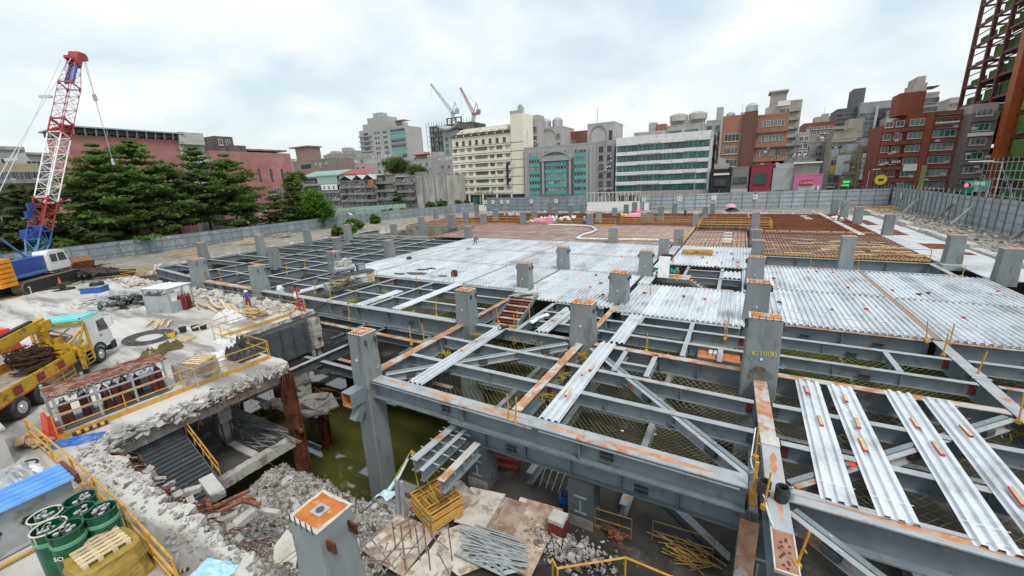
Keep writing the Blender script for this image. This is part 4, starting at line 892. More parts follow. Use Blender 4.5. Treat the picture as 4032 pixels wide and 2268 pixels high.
for i, (q, n, rad, h, lab) in enumerate((((2075,1335),70,.9,.5,'yellow gathered net below the middle loose sheet'),((1880,1320),40,.25,.5,'yellow gathered net at the foot of the column by the girder'),((2290,1400),50,.25,.7,'yellow gathered net at the foot of the middle column'),((2160,1560),60,.35,.6,'yellow gathered net beside the orange girder, nearer clump'),((2195,1480),40,.25,.6,'yellow gathered net beside the orange girder, farther clump'),((1770,1395),40,.4,.4,'yellow gathered net by the left end of the diagonal brace'),((1530,1150),30,.4,.4,'yellow gathered net under the white-deck cross beam'),((1385,1185),30,.35,.4,'yellow gathered net beside the short loose sheet'),((2700,1360),25,.3,.35,'yellow gathered net scrap in the bay left of the chalk-marked column'),((2430,1160),40,.3,.6,'yellow gathered net at the stairwell corner column'),((2240,1770),60,.6,.5,'yellow gathered net under the lower girder'),((3960,1700),50,.8,.4,'yellow-brown gathered net at the right edge'))):
    clump(lab, at(*q, -.55 if i != 10 else -2.6), n, rad, h)
# inflated floats of litter on the nets
b = MB()
for q in ((2232,1530),(2690,1290),(3010,1620),(2450,1700),(2580,1715),(2630,1400)):
    p = at(*q,-1.3); b.ico((p.x,p.y,p.z+.05),.07,sq=(1,.6,.5))
b.build('net_litter', WHITE, label='white scraps caught in the safety nets', cat='litter', kind='stuff')

# ================================================================ COMPRESSOR BENCH ON THE BEAMS
t = thing('compressor_bench', 'wooden tool bench with white cabinet doors standing on the left beams', 'bench', (-31.2,23.0,.05), math.radians(72))
b = MB(); b.box(0,3.9,.05,.95,.12,1.15); b.build('cabinet', WOODL, t)
b = MB(); b.box(-.2,4.0,-.1,1.15,1.16,1.24); b.build('top', STEELD, t)
for k in (1.65,2.42):
    b = MB(); b.box(k,k+.72,.0,.048,.18,1.12); b.build('door', WHITE, t)
b = MB(); b.box(-.6,-.02,-.1,.7,.1,.75); b.build('side_box', GALVD, t)
b = MB(); b.box(-.3,4.2,-.3,-.05,0,.1); b.box(-.3,4.2,.9,1.2,0,.1); b.build('skid', STEELD, t)
b = MB()
for k in range(14): b.tube([(R.uniform(-.5,3.8),-.12,R.uniform(.2,1.1)),(R.uniform(-.5,3.8),-.16,R.uniform(.0,.8)),(R.uniform(-.5,3.8),-.12,R.uniform(.1,1.1))],.02,4)
b.build('hanging_cables', BLACK, t)
t = thing('air_compressor', 'grey air compressor with belt guard on the tool bench', 'compressor', (-31.5,23.7,1.31), math.radians(72)); b = MB()
b.tube([(0,.35,.42),(.1,.35,.42),(1.7,.35,.42),(1.8,.35,.42)],.32,12); b.build('tank', GALVD, t)
b = MB(); b.tube([(1.2,.1,.95),(1.2,.6,.95)],.42,14); b.box(.15,.75,.1,.6,.75,1.15); b.build('guard', CONCW, t); b = MB(); b.box(.1,.3,.1,.6,0,.15); b.box(1.5,1.7,.1,.6,0,.15); b.build('foot', STEELD, t)
t = thing('grey_control_box', 'small grey box at the far end of the tool bench', 'box', (-30.7,26.0,1.31), math.radians(72)); b = MB(); b.box(-.4,.3,0,.55,0,.65); b.build('case', STEEL, t); b = MB(); b.box(-.3,.2,-.02,-.001,.1,.5); b.build('front_panel', GALVD, t)

# ================================================================ REINFORCEMENT FIELDS
def rebars(label, x0, x1, y0, y1, sx, sy, r, z=.13, base=True, dm=GALV):
    t = thing('rebar_field', label, 'rebar field', (0,0,0), 0, 'fields of red reinforcing bars')
    b = MB(); x = x0
    while x < x1: b.tube([(x,y0,z),(x,y1,z)], r*R.uniform(.85,1.15), 4, cap=False); x += sx*R.uniform(.8,1.2)
    y = y0
    while y < y1: b.tube([(x0,y,z+2*r),(x1,y,z+2*r)], r*R.uniform(.9,1.1)*(1.6 if R.random() < .12 else 1), 4, cap=False); y += sy*R.uniform(.8,1.2)
    b.build('reinforcing_bars', REBAR, t, kind='stuff')
    if base:
        n = max(1, round((x1-x0)/1.8)); w = (x1-x0)/n; me = deck_mesh(w-.004, y1-y0, m=DECKR)
        for i in range(n): link('deck_sheet', me, t, (x0+i*w,y0,.0))
    return t
DECKR = mat('rust_stained_deck', (0.56,0.47,0.44), (0.45,0.33,0.28), 0.7, rough=.6, c3=(0.62,0.60,0.58), s3=.35, world_co=True)
DECKB = mat('rusty_brown_deck', (0.30,0.20,0.155), (0.22,0.115,0.075), 0.5, rough=.7, c3=(0.40,0.34,0.30), s3=.6, world_co=True)
rebars('broad pinkish field of thin reinforcing bars behind the white deck', -46.5, -6.2, 55.4, 75.8, .5, 1.1, .017)
rebars('pinkish bar field farther left by the old wall', -66, -47, 70, 86, .5, 1.0, .02)
rebars('red bar field in the back between the column rows', -58, -6.2, 76.2, 100, .45, 1.0, .045, dm=DECKB)
rebars('red-brown bar field in front of the yellow-railed pit', -5.9, 1.3, 55.8, 71.5, .5, 1.1, .026)
rebars('dense dark red bar field on the right beyond the opening', 1.9, 16.3, 51.6, 70.6, .34, .9, .036, dm=DECKB)
rebars('dense dark red bar field in the right back', 1.9, 16.4, 71.0, 99, .3, .9, .05, dm=DECKB)
rebars('narrow red bar field behind the yellow-railed pit', -5.9, 1.6, 80, 99, .3, .8, .05, dm=DECKB)
b = MB(); b.box(-6.1,1.5,71.6,71.9,-1.2,.12); b.box(-6.0,-5.75,72,79.5,-1.2,.1); b.box(1.35,1.6,72,79.5,-1.2,.1); b.build('pit_form', RUSTDK, label='dark rusty form round the yellow-railed pit', cat='formwork')
t = thing('edge_board', 'pale timber board along the left side of the red-brown bar field', 'board', (-6.1,56,.1)); b = MB(); b.box(-.03,.03,0,15.5,0,.55); b.build('plank', WOODL, t)
b = MB()
for x in range(9): b.box(2+1.6*x,3.4+1.6*x,70.7,70.95,.2,.32)
b.build('pale_planks', WOODL, label='row of pale planks across the right red bar field', cat='planks', kind='stuff')
b = MB()
p0, p1 = at(3228,842,.2), at(3390,925,.2)
for k in range(22):
    p = p0.lerp(p1,k/21); b.box(p.x-.35,p.x+.35,p.y-.25,p.y+.25,.22,.34)
for q in ((2867,919),(2865,930),(2868,942),(2866,948),(2862,955),(3164,852),(3175,858),(3185,863)):
    p = at(*q,.2); b.box(p.x-.5,p.x+.5,p.y-.2,p.y+.2,.22,.34)
b.build('white_spacers', WHITE, label='row of white spacer blocks crossing the right red bars', cat='spacer blocks', kind='stuff')
b = MB()
for k in range(34):
    x, y = R.uniform(3,16), R.uniform(52,64); b.obox((x,y,.26),(R.uniform(.8,3),.12,.06),R.uniform(-.5,.5))
b.build('loose_timber', WOODL, label='loose timber strips scattered on the right red bars', cat='timber', kind='stuff')
# white hoses over the bars
def hose(label, qs, r=.2, z=.32): 
    b = MB(); b.tube([at(*q,z) for q in qs], r, 8); return b.build('white_hose', TARPW, label=label, cat='hose')
hose('thick white hose running across the pinkish bar field to the worker', [(2160,885),(2230,886),(2310,889),(2330,893),(2348,905),(2330,915),(2300,922),(2272,937)], .16)
hose('thick white hose lying between white deck and bars', [(2272,938),(2380,943),(2510,943),(2590,945),(2650,948)], .16)
def lumps(label, q, n, sx, sy, sz, m, name, cat):
    p = at(*q,.15); b = MB()
    for k in range(n): b.ico((p.x+R.uniform(-sx,sx),p.y+R.uniform(-sy,sy),p.z+.2+R.uniform(0,sz)),R.uniform(.3,.6),sq=(1,.7,.6),rot=rrot())
    return b.build(name, m, label=label, cat=cat)
def tarp(label, q, w, d, h):
    p = at(*q,.12); b = MB(); n = 8
    for j in range(n+1):
        for i in range(n+1):
            u, v = i/n*2-1, j/n*2-1; hh = h*max(0,1-max(abs(u),abs(v))**5)*(.8+.25*mnoise.noise(Vector((u*2,v*2,q[0])))); b.v.append((p.x+u*w/2,p.y+v*d/2,p.z+hh))
    for j in range(n):
        for i in range(n): a = j*(n+1)+i; b.f.append((a,a+1,a+n+2,a+n+1)); b.m.append(0)
    return b.build('pink_tarp_cover', PINK, label=label, cat='tarp')
tarp('low wide pink tarp over a stack in the far bar field', (2122,876), 2.8, 1.6, 1.1)
tarp('tall narrow pink tarp beside the low wide one', (2163,879), 1.4, 1.2, 1.8)
tarp('long pink tarp heap near the white gate', (2495,853), 3.6, 1.8, .9)
tarp('pink standing tarp bundle near the white gate', (2513,846), 1.0, 1.0, 1.7)
lumps('white bags heaped between the pink tarps', (2150,872), 12, 1.6, .8, .5, TARPW, 'white_bags', 'bags')
lumps('white bags right of the tall pink tarp', (2205,868), 14, 2.2, .8, .5, TARPW, 'white_bags', 'bags')
lumps('white bags lying on the far bars alone', (2245,861), 9, 1.5, .6, .2, TARPW, 'white_bags', 'bags')
lumps('black heap behind the tall pink tarp', (2185,862), 10, 1.2, .6, .7, TARPK, 'black_heap', 'heap')
lumps('yellow bags beside the long pink heap', (2465,853), 8, 1.4, .6, .4, mat('yellow_bag',(.70,.62,.05)), 'yellow_bags', 'bags')
lumps('white sheets on the far left bars', (2020,850), 14, 2.4, .5, .3, TARPW, 'white_sheets', 'sheets')
lumps('white bags at the foot of the far columns', (2085,877), 5, .8, .4, .2, TARPW, 'white_bags', 'bags')
lumps('white machine wrapped on the right red bars', (3300,872), 5, .9, .7, .5, TARPW, 'wrapped_machine', 'machine')
t = thing('pink_umbrella', 'pink umbrella standing open over dark gear by the far hoarding', 'umbrella', at(2874,845,.1)); b = MB(); b.lathe((0,0,1.6),[(1.15,0),(.95,.35),(.5,.6),(.05,.72)],14); b.build('canopy', PINK, t); b = MB(); b.tube([(0,0,0),(0,0,2.3)],.04,5); b.build('pole', STEELD, t); b = MB(); b.lathe((.3,.2,.7),[(1.4,0),(1.15,.35),(.6,.62),(.05,.75)],12); b.build('rear_canopy', BLACK, t)

# ================================================================ YELLOW RAILINGS
def railing(label, pts, h=1.05, n_mid=1, toe=0.0, m=YEL, r=.028, posts_every=2.4, name='guard_railing'):
    t = thing(name, label, 'railing', pts[0], 0, None); o = Vector(pts[0]); P_ = [Vector(p)-o for p in pts]
    for k in range(n_mid+1):
        z = h*(k+1)/(n_mid+1); b = MB()
        for a, c in zip(P_[:-1], P_[1:]): b.tube([a+Vector((0,0,z)), c+Vector((0,0,z))], r, 6)
        b.build('rail', m, t)
    for a, c in zip(P_[:-1], P_[1:]):
        L = (c-a).length; nn = max(1, round(L/posts_every))
        for k in range(nn+1):
            p = a.lerp(c, k/nn); b = MB(); b.tube([p, p+Vector((R.uniform(-.02,.02),R.uniform(-.02,.02),h))], r*.95, 6); b.build('post', m, t)
        if toe:
            b = MB(); b.bar(a+Vector((0,0,toe/2+.01)), c+Vector((0,0,toe/2+.01)), .035, toe); b.build('toe_board', m, t)
    return t
railing('yellow railing with orange toe board along the torn slab edge', [(-24.15,3.7,SZ),(-24.1,8.2,SZ),(-24.0,12.55,SZ)], 1.1, 1, .22, posts_every=2.6)
railing('yellow railing closing the far end of the railed slab', [(-24.0,12.65,SZ),(-30.6,12.8,SZ)], 1.1, 1, .0, posts_every=2.2)
railing('yellow railing along the upper slab edge behind the tripod', [(-30.8,13.3,SZ),(-30.9,19.8,SZ)], 1.0, 1, .2, posts_every=2.6)
railing('thin railing along the back of the upper slab', [(-31.3,20.0,SZ),(-47.5,20.0,SZ)], 1.0, 1, 0, mat('dull_rail', (.40,.33,.22), (.30,.24,.16), 3), posts_every=3)
railing('yellow railing running along the front slab strip past the green tanks', [(-25.0,3.15,SZ),(-19.7,3.1,SZ),(-15.2,3.0,SZ),(-11.5,2.8,SZ)], 1.1, 1, .16, posts_every=2.2, r=.034)
railing('yellow railing along the near side of the right red bars', [(2,51.3,.1),(16,51.3,.1)], 1.1, 1, .15, posts_every=3.2, r=.035)
railing('yellow railing before the red-brown bar field', [(-5.8,55.7,.1),(1.2,55.7,.1)], 1.1, 1, 0, posts_every=3.4, r=.035)
railing('yellow railing along the left end of the white hose', [(-18.5,54.9,.1),(-6.2,54.9,.1)], 1.0, 1, 0, posts_every=3.2, r=.03)
railing('double yellow railing round the far pit', [(-5.7,72.1,.1),(4.5,72.1,.1),(4.5,79,.1),(-5.7,79,.1),(-5.7,72.1,.1)], 1.3, 2, 0, posts_every=2.2, r=.05)
railing('yellow railing in the far rows by the pink tarps', [(-58,76.0,.1),(-20,76.0,.1)], 1.2, 1, .2, posts_every=3.0, r=.045)
railing('yellow railing near the long pink heap', [(-20,80,.1),(-7,80,.1)], 1.2, 2, .2, posts_every=2.6, r=.05)
railing('yellow railing in the far left rows', [(-66,86.6,.1),(-46,86.6,.1)], 1.2, 1, .2, posts_every=3.0, r=.05)
railing('yellow railing at the corner of the old wall on the left', [(-66.5,69.5,.1),(-47,69.5,.1)], 1.2, 1, 0, posts_every=3.0, r=.045)
b = MB(); b.box(-66,-46.8,54.6,55.0,-6,-.1); b.box(-47.2,-46.8,55,70,-6,-.1); b.box(-66.2,-47,69.7,70.1,-6,0)
b.build('old_pit_wall', mat('stained_pit_wall', (.33,.31,.26), (.20,.18,.14), .5, rough=.95, c3=(.45,.42,.35), s3=.9, world_co=True), label='stained old concrete wall at the back of the open left frame', cat='wall')

# ================================================================ CRANE TRUCK
def wheel(par, x, y, side, dual=False, r=.52):
    w = link('wheel', None, par, (x, y, r)); b = MB(); wd = .62 if dual else .34
    b.tube2((0,0,0), [(r*.55,-wd/2),(r*.93,-wd/2),(r,-wd/2+.05),(r,wd/2-.05),(r*.93,wd/2),(r*.55,wd/2)], 22, 0)
    o = b.build('tyre', TYRE, w); o.rotation_euler = (math.radians(90),0,0)
    b = MB(); z = side*(wd/2+.005)
    b.tube2((0,0,0), [(.30,min(z,z-side*.06)),(.29,max(z,z-side*.06)),] if side > 0 else [(.29,min(z,z+.06)),(.30,max(z,z+.06))], 18, 0)
    b.tube2((0,0,0), [(.15,min(z,z+side*.05)),(.13,max(z,z+side*.05))], 12, 0)
    for k in range(10): a = k*.628; b.tube2((.215*math.cos(a),.215*math.sin(a),0), [(.025,min(z,z+side*.03)),(.022,max(z,z+side*.03))], 6, 0)
    o = b.build('rim', CHROME, w); o.rotation_euler = (math.radians(90),0,0); return w
HD = math.radians(139); fw = Vector((-33.6,7.9)); org = fw - Vector((math.cos(HD)*0+math.sin(HD)*1.15, math.sin(HD)*0-math.cos(HD)*1.15))
truck = thing('crane_truck', 'white-cabbed flatbed truck with yellow bed and folded yellow loader crane', 'truck', (org.x,org.y,SZ), HD)
T = truck
# wheel discs are modelled with their axis along z and turned, so side -1 (right-hand) faces local -y after the turn
for x, dual in ((0,False),(-5.25,True),(-6.7,True)):
    wheel(T, x, -1.05, 1, dual); wheel(T, x, 1.05, -1, dual)
cab = MB()
pr = [(-.55,.75),(1.55,.75),(1.62,1.35),(1.50,1.75),(1.2,2.75),(1.05,2.86),(-.55,2.86)]
def sideprism(b, prof, y0, y1, mi=0):
    n = len(prof); o = len(b.v); b.v += [(x,y0,z) for x,z in prof]+[(x,y1,z) for x,z in prof]
    b.f.append(tuple(o+i for i in range(n))); b.m.append(mi); b.f.append(tuple(o+n+i for i in reversed(range(n)))); b.m.append(mi)
    for i in range(n): j = (i+1) % n; b.f.append((o+j,o+i,o+n+i,o+n+j)); b.m.append(mi)
sideprism(cab, pr, -1.2, 1.2); cab = cab.build('cab', WHITE, T)
b = MB(); b.box(-.62,1.0,-1.17,1.17,2.865,2.93); b.box(-.5,.8,-1.05,1.05,2.93,2.99); b.build('roof', TEALR, T)
for y, s in ((-1.2,-1),(1.2,1)):
    d = link('door', None, T, (0,0,0)); b = MB()
    sideprism(b, [(.28,1.05),(1.4,1.05),(1.45,1.7),(1.2,2.62),(.28,2.62)], min(y,y+s*.02), max(y,y+s*.02)); b.build('door_skin', WHITE, d)
    b = MB(); yy = y+s*.024; sideprism(b, [(.38,1.85),(1.36,1.72),(1.13,2.5),(.38,2.5)], min(yy,yy+s*.006), max(yy,yy+s*.006)); b.build('window', GLASSD, d)
    b = MB(); b.box(.36,.56,min(y+s*.02,y+s*.06),max(y+s*.02,y+s*.06),1.55,1.6); b.build('handle', BLACK, d)
b = MB(); b.quad((1.515,-1.08,1.82),(1.515,1.08,1.82),(1.235,1.08,2.68),(1.235,-1.08,2.68)); b.build('windscreen', GLASSD, T)
b = MB(); b.box(1.2,1.75,-1.22,1.22,.35,.85); b.box(1.56,1.66,-.8,.8,.9,1.3); b.build('bumper', BLACK, T)
b = MB()
for s in (-1,1):
    n = 9
    for k in range(n):
        a0, a1 = math.pi*(.05+.9*k/n), math.pi*(.05+.9*(k+1)/n); r0, r1 = .57, .74
        p = [(r0*math.cos(a0),r0*math.sin(a0)+.52),(r1*math.cos(a0),r1*math.sin(a0)+.52),(r1*math.cos(a1),r1*math.sin(a1)+.52),(r0*math.cos(a1),r0*math.sin(a1)+.52)]
        sideprism(b, p, min(s*.85,s*1.24), max(s*.85,s*1.24))
b.build('mudguard', BLACK, T)
for s in (-1,1):
    m_ = link('mirror', None, T, (1.35,s*1.42,2.25)); b = MB(); b.box(-.06,.06,-.13,.13,-.28,.28); b.build('mirror_shell', WHITE if s < 0 else BLACK, m_); b = MB(); b.tube([(0,-s*.3,.4),(0,0,.36),(0,0,-.36),(0,-s*.25,-.4)],.018,5); b.build('bracket', BLACK, m_)
    b = MB(); b.tube([(-.5,s*1.0,2.93),(-.5,s*1.0,3.03)],.05,8); b.build('marker_lamp', RED, T)
    b = MB(); b.box(1.62,1.67,s*1.0-.16,s*1.0+.16,.95,1.15); b.build('headlight', CHROME, T)
b = MB(); b.box(-8.8,1.2,-.45,-.3,.62,.9); b.box(-8.8,1.2,.3,.45,.62,.9); b.box(-8.8,-1,-.3,.3,.8,.88); b.build('chassis', BLACK, T)
# bed
b = MB(); b.box(-9.2,-2.3,-1.2,1.2,1.05,1.14); b.build('bed_floor', PLY, T)
for s in (-1,1):
    sb = MB(); sb.box(-9.2,-2.3,min(s*1.21,s*1.27),max(s*1.21,s*1.27),1.0,1.62)
    for k in range(12): sb.box(-9.1+.6*k,-9.05+.6*k,min(s*1.271,s*1.30),max(s*1.271,s*1.30),1.02,1.6)
    side = sb.build('side_board', TRYEL, T)
    for k in range(4):
        b = MB(); x = -3.5-1.5*k; b.box(x-.24,x+.24,min(s*1.301,s*1.312),max(s*1.301,s*1.312),1.1,1.5); b.build('red_panel', mat('faded_red', (.28,.02,.03), (.22,.02,.03), 3) if 'faded_red' not in bpy.data.materials else bpy.data.materials['faded_red'], side)
b = MB(); b.box(-9.2,-2.3,-1.29,-1.21,.93,.999); b.build('bed_rim', RED, T)
b = MB(); b.box(-9.26,-9.2,-1.2,1.2,1.0,1.6); b.build('tail_board', TRYEL, T)
b = MB(); b.box(-2.34,-2.28,-1.25,1.25,1.15,2.1); b.build('head_board', TRYEL, T)
# side guards, outrigger, ladder
b = MB()
for z in (.35,.62,.9): b.tube([(-2.5,-1.22,z),(-4.5,-1.22,z)],.03,5)
for x in (-2.6,-3.5,-4.4): b.tube([(x,-1.22,.3),(x,-1.22,.98)],.03,5)
b.build('side_guard', TRYEL, T)
b = MB(); b.bar((-1.75,-1.25,.3),(-1.75,-1.25,1.45),.16,.16); b.bar((-1.75,-1.25,1.25),(-1.75,1.25,1.25),.2,.2); b.tube([(-1.95,-1.3,.35),(-1.95,-1.3,1.6)],.07,8); b.build('outrigger', TRYEL, T)
b = MB(); b.tube([(-1.75,-1.25,.02),(-1.75,-1.25,.3)],.13,8); b.build('outrigger_foot', BLACK, T)
b = MB()
for x in (-.72,-1.35): b.tube([(x,-1.22,.35),(x,-1.22,1.25)],.03,5)
for z in (.4,.65,.9,1.15): b.tube([(-.72,-1.22,z),(-1.35,-1.22,z)],.028,5)
b.bar((-.66,-1.2,.5),(-.66,-1.2,2.8),.1,.1); b.bar((-.66,1.2,.5),(-.66,1.2,2.8),.1,.1); b.bar((-.66,-1.2,2.78),(-.66,1.2,2.78),.1,.1)
b.bar((-.7,-1.2,2.7),(-1.5,-1.1,1.5),.08,.08); b.bar((-.95,-1.1,1.8),(-2.2,-1.15,1.35),.07,.12); b.bar((-1,-1.1,2.35),(-2.2,-1.15,2.0),.07,.1)
b.build('access_frame', TRYEL, T)
b = MB(); b.box(-1.3,-.75,-1.15,1.15,1.15,1.45); b.box(-2.2,-1.35,-1.1,-.3,1.1,1.35); b.box(-1.6,-1.0,-.4,.4,1.1,2.2); b.build('crane_base', TRYEL, T)
b = MB()
for k in range(9): b.tube([(-1.25+R.uniform(-.3,.3),R.uniform(-.9,.9),1.5),(-1.2+R.uniform(-.3,.3),R.uniform(-.9,.9),2.1),(-1.0+R.uniform(-.3,.3),R.uniform(-.9,.9),2.6)],.05,6)
b.build('hoses', mat('grey_hose', (.2,.19,.17), (.1,.09,.08), 6), T)
b = MB(); b.tube([(-1.7,.1,1.2),(-1.7,.1,3.05)],.24,12); b.box(-2.1,-1.35,-.25,.45,2.85,3.35); b.build('crane_mast', TRYEL, T)
b = MB(); b.bar((-1.5,.1,3.25),(-9.5,.1,2.75),.36,.5); b.bar((-2.0,.1,3.05),(-6,.1,2.55),.2,.16); b.build('crane_boom', TRYEL, T)
b = MB(); b.bar((-2.2,.1,3.49),(-9.5,.1,3.03),.2,.14); b.build('boom_hose_track', BLACK, T)
# load: tangle of dark rusty cable, cage
t = thing('cable_tangle', 'big tangle of dark rusty cable loaded on the truck bed', 'cable tangle', tuple(truck.location+Matrix.Rotation(HD,3,'Z') @ Vector((-3.3,-.1,1.15))), HD)
b = MB()
for k in range(85):
    a = R.uniform(0,6.28); rr = R.uniform(.35,1.0); tl = R.uniform(-.7,.7); z = R.uniform(.2,1.1)
    b.tube([(rr*math.cos(a+q*.55)*.95, rr*math.sin(a+q*.55)*.85, max(.03, z+tl*math.cos(q*.55)*rr*.8)) for q in range(R.randint(5,11))], .03, 5)
b.build('cable_loops', mat('old_cable', (.045,.025,.018), (.09,.04,.025), 4, rough=.8), t)
t = thing('yellow_crate', 'open yellow pipe crate on the truck bed beside the mast', 'crate', tuple(truck.location+Matrix.Rotation(HD,3,'Z') @ Vector((-2.9,-.85,1.15))), HD)
b = MB()
for z in (.2,.45,.7):
    b.tube([(-.1,-.3,z),(.5,-.3,z),(.5,.3,z),(-.1,.3,z),(-.1,-.3,z)],.025,5)
for x, y in ((-.1,-.3),(.5,-.3),(.5,.3),(-.1,.3)): b.tube([(x,y,0),(x,y,.72)],.03,5)
b.build('pipe_frame', TRYEL, t)

# ================================================================ CRAWLER CRANE
CH = Vector((-.7,.714,0)).normalized(); ca = math.atan2(CH.y,CH.x)
crane = thing('crawler_crane', 'crawler crane with white cab, orange counterweight and tall red, white, blue lattice boom', 'crane', (-71.0,12.6,SZ), ca)
CR = crane
for s in (-1,1):
    tr = link('track', None, CR, (0,s*2.3,0)); b = MB(); n = 26; path = []
    prof = []
    for k in range(9): a = math.pi/2+math.pi*k/8; prof.append((-3.1+.55*math.cos(a),.55+.55*math.sin(a)))
    for k in range(9): a = -math.pi/2+math.pi*k/8; prof.append((3.1+.55*math.cos(a),.55+.55*math.sin(a)))
    sideprism(b, prof, -.4, .4); b.build('track_body', BLACK, tr)
    b = MB()
    pts = prof+[prof[0]]
    for a, c in zip(pts[:-1], pts[1:]):
        L = math.hypot(c[0]-a[0], c[1]-a[1]); m_ = max(1, round(L/.28))
        for k in range(m_):
            f = (k+.5)/m_; x, z = a[0]+(c[0]-a[0])*f, a[1]+(c[1]-a[1])*f; ang = math.atan2(c[1]-a[1], c[0]-a[0])
            b.obox((x,0,z),(.2,.84,.07),Matrix.Rotation(-ang,3,'Y'))
    b.build('track_shoe', mat('track_steel', (.20,.15,.11), (.13,.095,.07), 4, rough=.7) if 'track_steel' not in bpy.data.materials else bpy.data.materials['track_steel'], tr, kind='stuff')
b = MB(); b.box(-2,2,-2,2,.5,1.1); b.tube2((0,0,1.1),[(1.3,0),(1.3,.25)],18,0); b.build('undercarriage', BLACK, CR)
b = MB(); b.box(-3.6,2.6,-1.6,1.6,1.36,2.0); b.box(-3.6,1.0,-1.65,-.7,2.0,3.1); b.box(-3.6,.6,.7,1.65,2.0,3.0); b.box(-3.4,-.5,-.7,.7,2.0,2.6); b.build('house', BLUE, CR)
b = MB(); b.box(-3.4,2.5,-1.68,-1.601,1.5,1.75); b.build('house_stripe', LBLUE, CR)
cb = MB(); sideprism(cb, [(.7,1.5),(3.2,1.5),(3.3,1.95),(2.85,3.35),(2.5,3.45),(.9,3.45),(.7,3.2)], -1.95, -.75); cabo = cb.build('cab', WHITE, CR)
for prof in ([(.98,2.35),(1.75,2.32),(1.75,3.1),(.98,3.1)], [(1.92,2.32),(2.98,2.28),(2.72,3.12),(1.92,3.12)]):
    b = MB(); sideprism(b, prof, -1.962, -1.952); b.build('window', GLASSD, cabo)
b = MB(); b.quad((3.25,-1.8,2.2),(3.25,-.85,2.2),(2.9,-.85,3.3),(2.9,-1.8,3.3)); b.build('windscreen', GLASSD, cabo)
for k in range(6):
    b = MB(); b.box(-5.3,-3.7,-2.3,2.3,1.05+.42*k,1.43+.42*k)
    for s in (-1,1): b.box(-5.2+.1,-3.9,s*2.3-.08 if s > 0 else -2.38,2.38 if s > 0 else s*2.3+.08,1.12+.42*k,1.36+.42*k)
    b.build('counterweight_slab', ORYEL, CR)
b = MB(); b.box(-6.2,-5.35,-1.9,1.9,1.1,3.4); b.box(-5.9,-4.4,-.9,.9,3.65,4.4); b.build('rear_counterweight', ORYEL, CR)
for y in (-1.2,1.2):
    b = MB(); b.bar((-3.2,y,2.6),(-3.4,y*.7,7.2),.22,.22); b.bar((1.2,y*.9,2.1),(-3.3,y*.7,7.1),.16,.16); b.build('gantry_leg', LBLUE, CR)
b = MB(); b.bar((-3.4,-.9,7.2),(-3.4,.9,7.2),.3,.4); b.build('gantry_head', LBLUE, CR)
b = MB()
for k in range(6): b.tube([(-3.4,-.6+.24*k,7.2),(-4.6,-.5+.2*k,3.4)],.03,4)
b.build('hoist_ropes', STEELD, CR)
bx, by = 1.7, 2.3                                               # boom foot in crane coordinates
FOOT = Vector((bx,0,by)); TIPW = onX(297,226,-83.5); cz, sz_ = math.cos(ca), math.sin(ca); dw = TIPW-Vector(crane.location)
TIP = Vector((dw.x*cz+dw.y*sz_, -dw.x*sz_+dw.y*cz, dw.z)); BD = TIP-FOOT; BL = BD.length; bt = BD.normalized(); bs = bt.cross(Vector((0,0,1))).normalized(); bu = bs.cross(bt).normalized()
def lat(s0, s1, h0, h1, name, m, bays, r=.07, rb=.04, ends=True):
    b = MB(); cs = []
    for s, h in ((s0,h0),(s1,h1)):
        c = FOOT+bt*(BL*s); cs.append([c+bs*(a*h)+bu*(e*h) for a, e in ((-1,-1),(1,-1),(1,1),(-1,1))])
    for k in range(4): b.tube([cs[0][k],cs[1][k]],r,6)
    for f in range(4):
        g = (f+1) % 4
        for j in range(bays):
            t0, t1 = j/bays, (j+1)/bays; a0, a1 = cs[0][f].lerp(cs[1][f],t0), cs[0][f].lerp(cs[1][f],t1); c0, c1 = cs[0][g].lerp(cs[1][g],t0), cs[0][g].lerp(cs[1][g],t1)
            if (j+f) % 2: b.tube([a0,c1],rb,4)
            else: b.tube([c0,a1],rb,4)
            b.tube([a0,c0],rb,4)
        if ends: b.tube([cs[0][f],cs[0][g]],r,5); b.tube([cs[1][f],cs[1][g]],r,5)
    return b.build(name, m, CR)
LPK = mat('faded_pink_steel', (.42,.22,.28), (.33,.14,.19), 2, rough=.5)
WH2 = mat('white_boom_steel', (.78,.79,.78))
RD2 = mat('red_boom_steel', (.36,.03,.03), (.30,.025,.028), 3, rough=.5)
lat(0.0,.10,.3,.68,'boom_foot_section',LBLUE,2,.09,.045); lat(.10,.155,.68,.68,'boom_section',BLUE,1,.09,.05)
lat(.155,.275,.68,.69,'boom_section',RD2,3,.085,.045); lat(.28,.585,.69,.73,'boom_section',WH2,8,.07,.036); lat(.59,.65,.73,.74,'boom_section',RD2,2,.09,.05); lat(.655,.84,.74,.76,'boom_section',LPK,5,.055,.03); lat(.845,.955,.76,.48,'boom_top_section',LPK,3,.05,.03)
b = MB()
for s in (.275,.588,.652,.84):
    c = FOOT+bt*(BL*s)
    for a, e in ((-1,-1),(1,-1),(1,1),(-1,1)): b.tube([c+bs*(a*.72)+bu*(e*.72)-bt*.3, c+bs*(a*.72)+bu*(e*.72)+bt*.3],.12,6)
b.build('boom_joint', RD2, CR, kind='stuff')
b = MB()
for f in (.20,.235): c = FOOT+bt*(BL*f); b.obox(c-bs*.6+bu*.9,(1.0,.25,.9),0)
c = FOOT+bt*(BL*.13); b.obox(c-bs*.9,(.8,1.2,1.3),ca*0); b.build('boom_platform', BLUE, CR)
hd = MB(); c0 = FOOT+bt*(BL*.955); c1 = FOOT+bt*(BL*1.02)
hd.bar(c0,c1,1.2,.9,0,bu); hd.bar(c1-bt*.3,c1+bt*.3-bu*.9,1.1,1.0,0,bu); hd.bar(c0+bt*.6,c0+bt*.3+bu*1.2,.8,.4,0,bt)
hd.build('boom_head', RD2, CR)
b = MB()
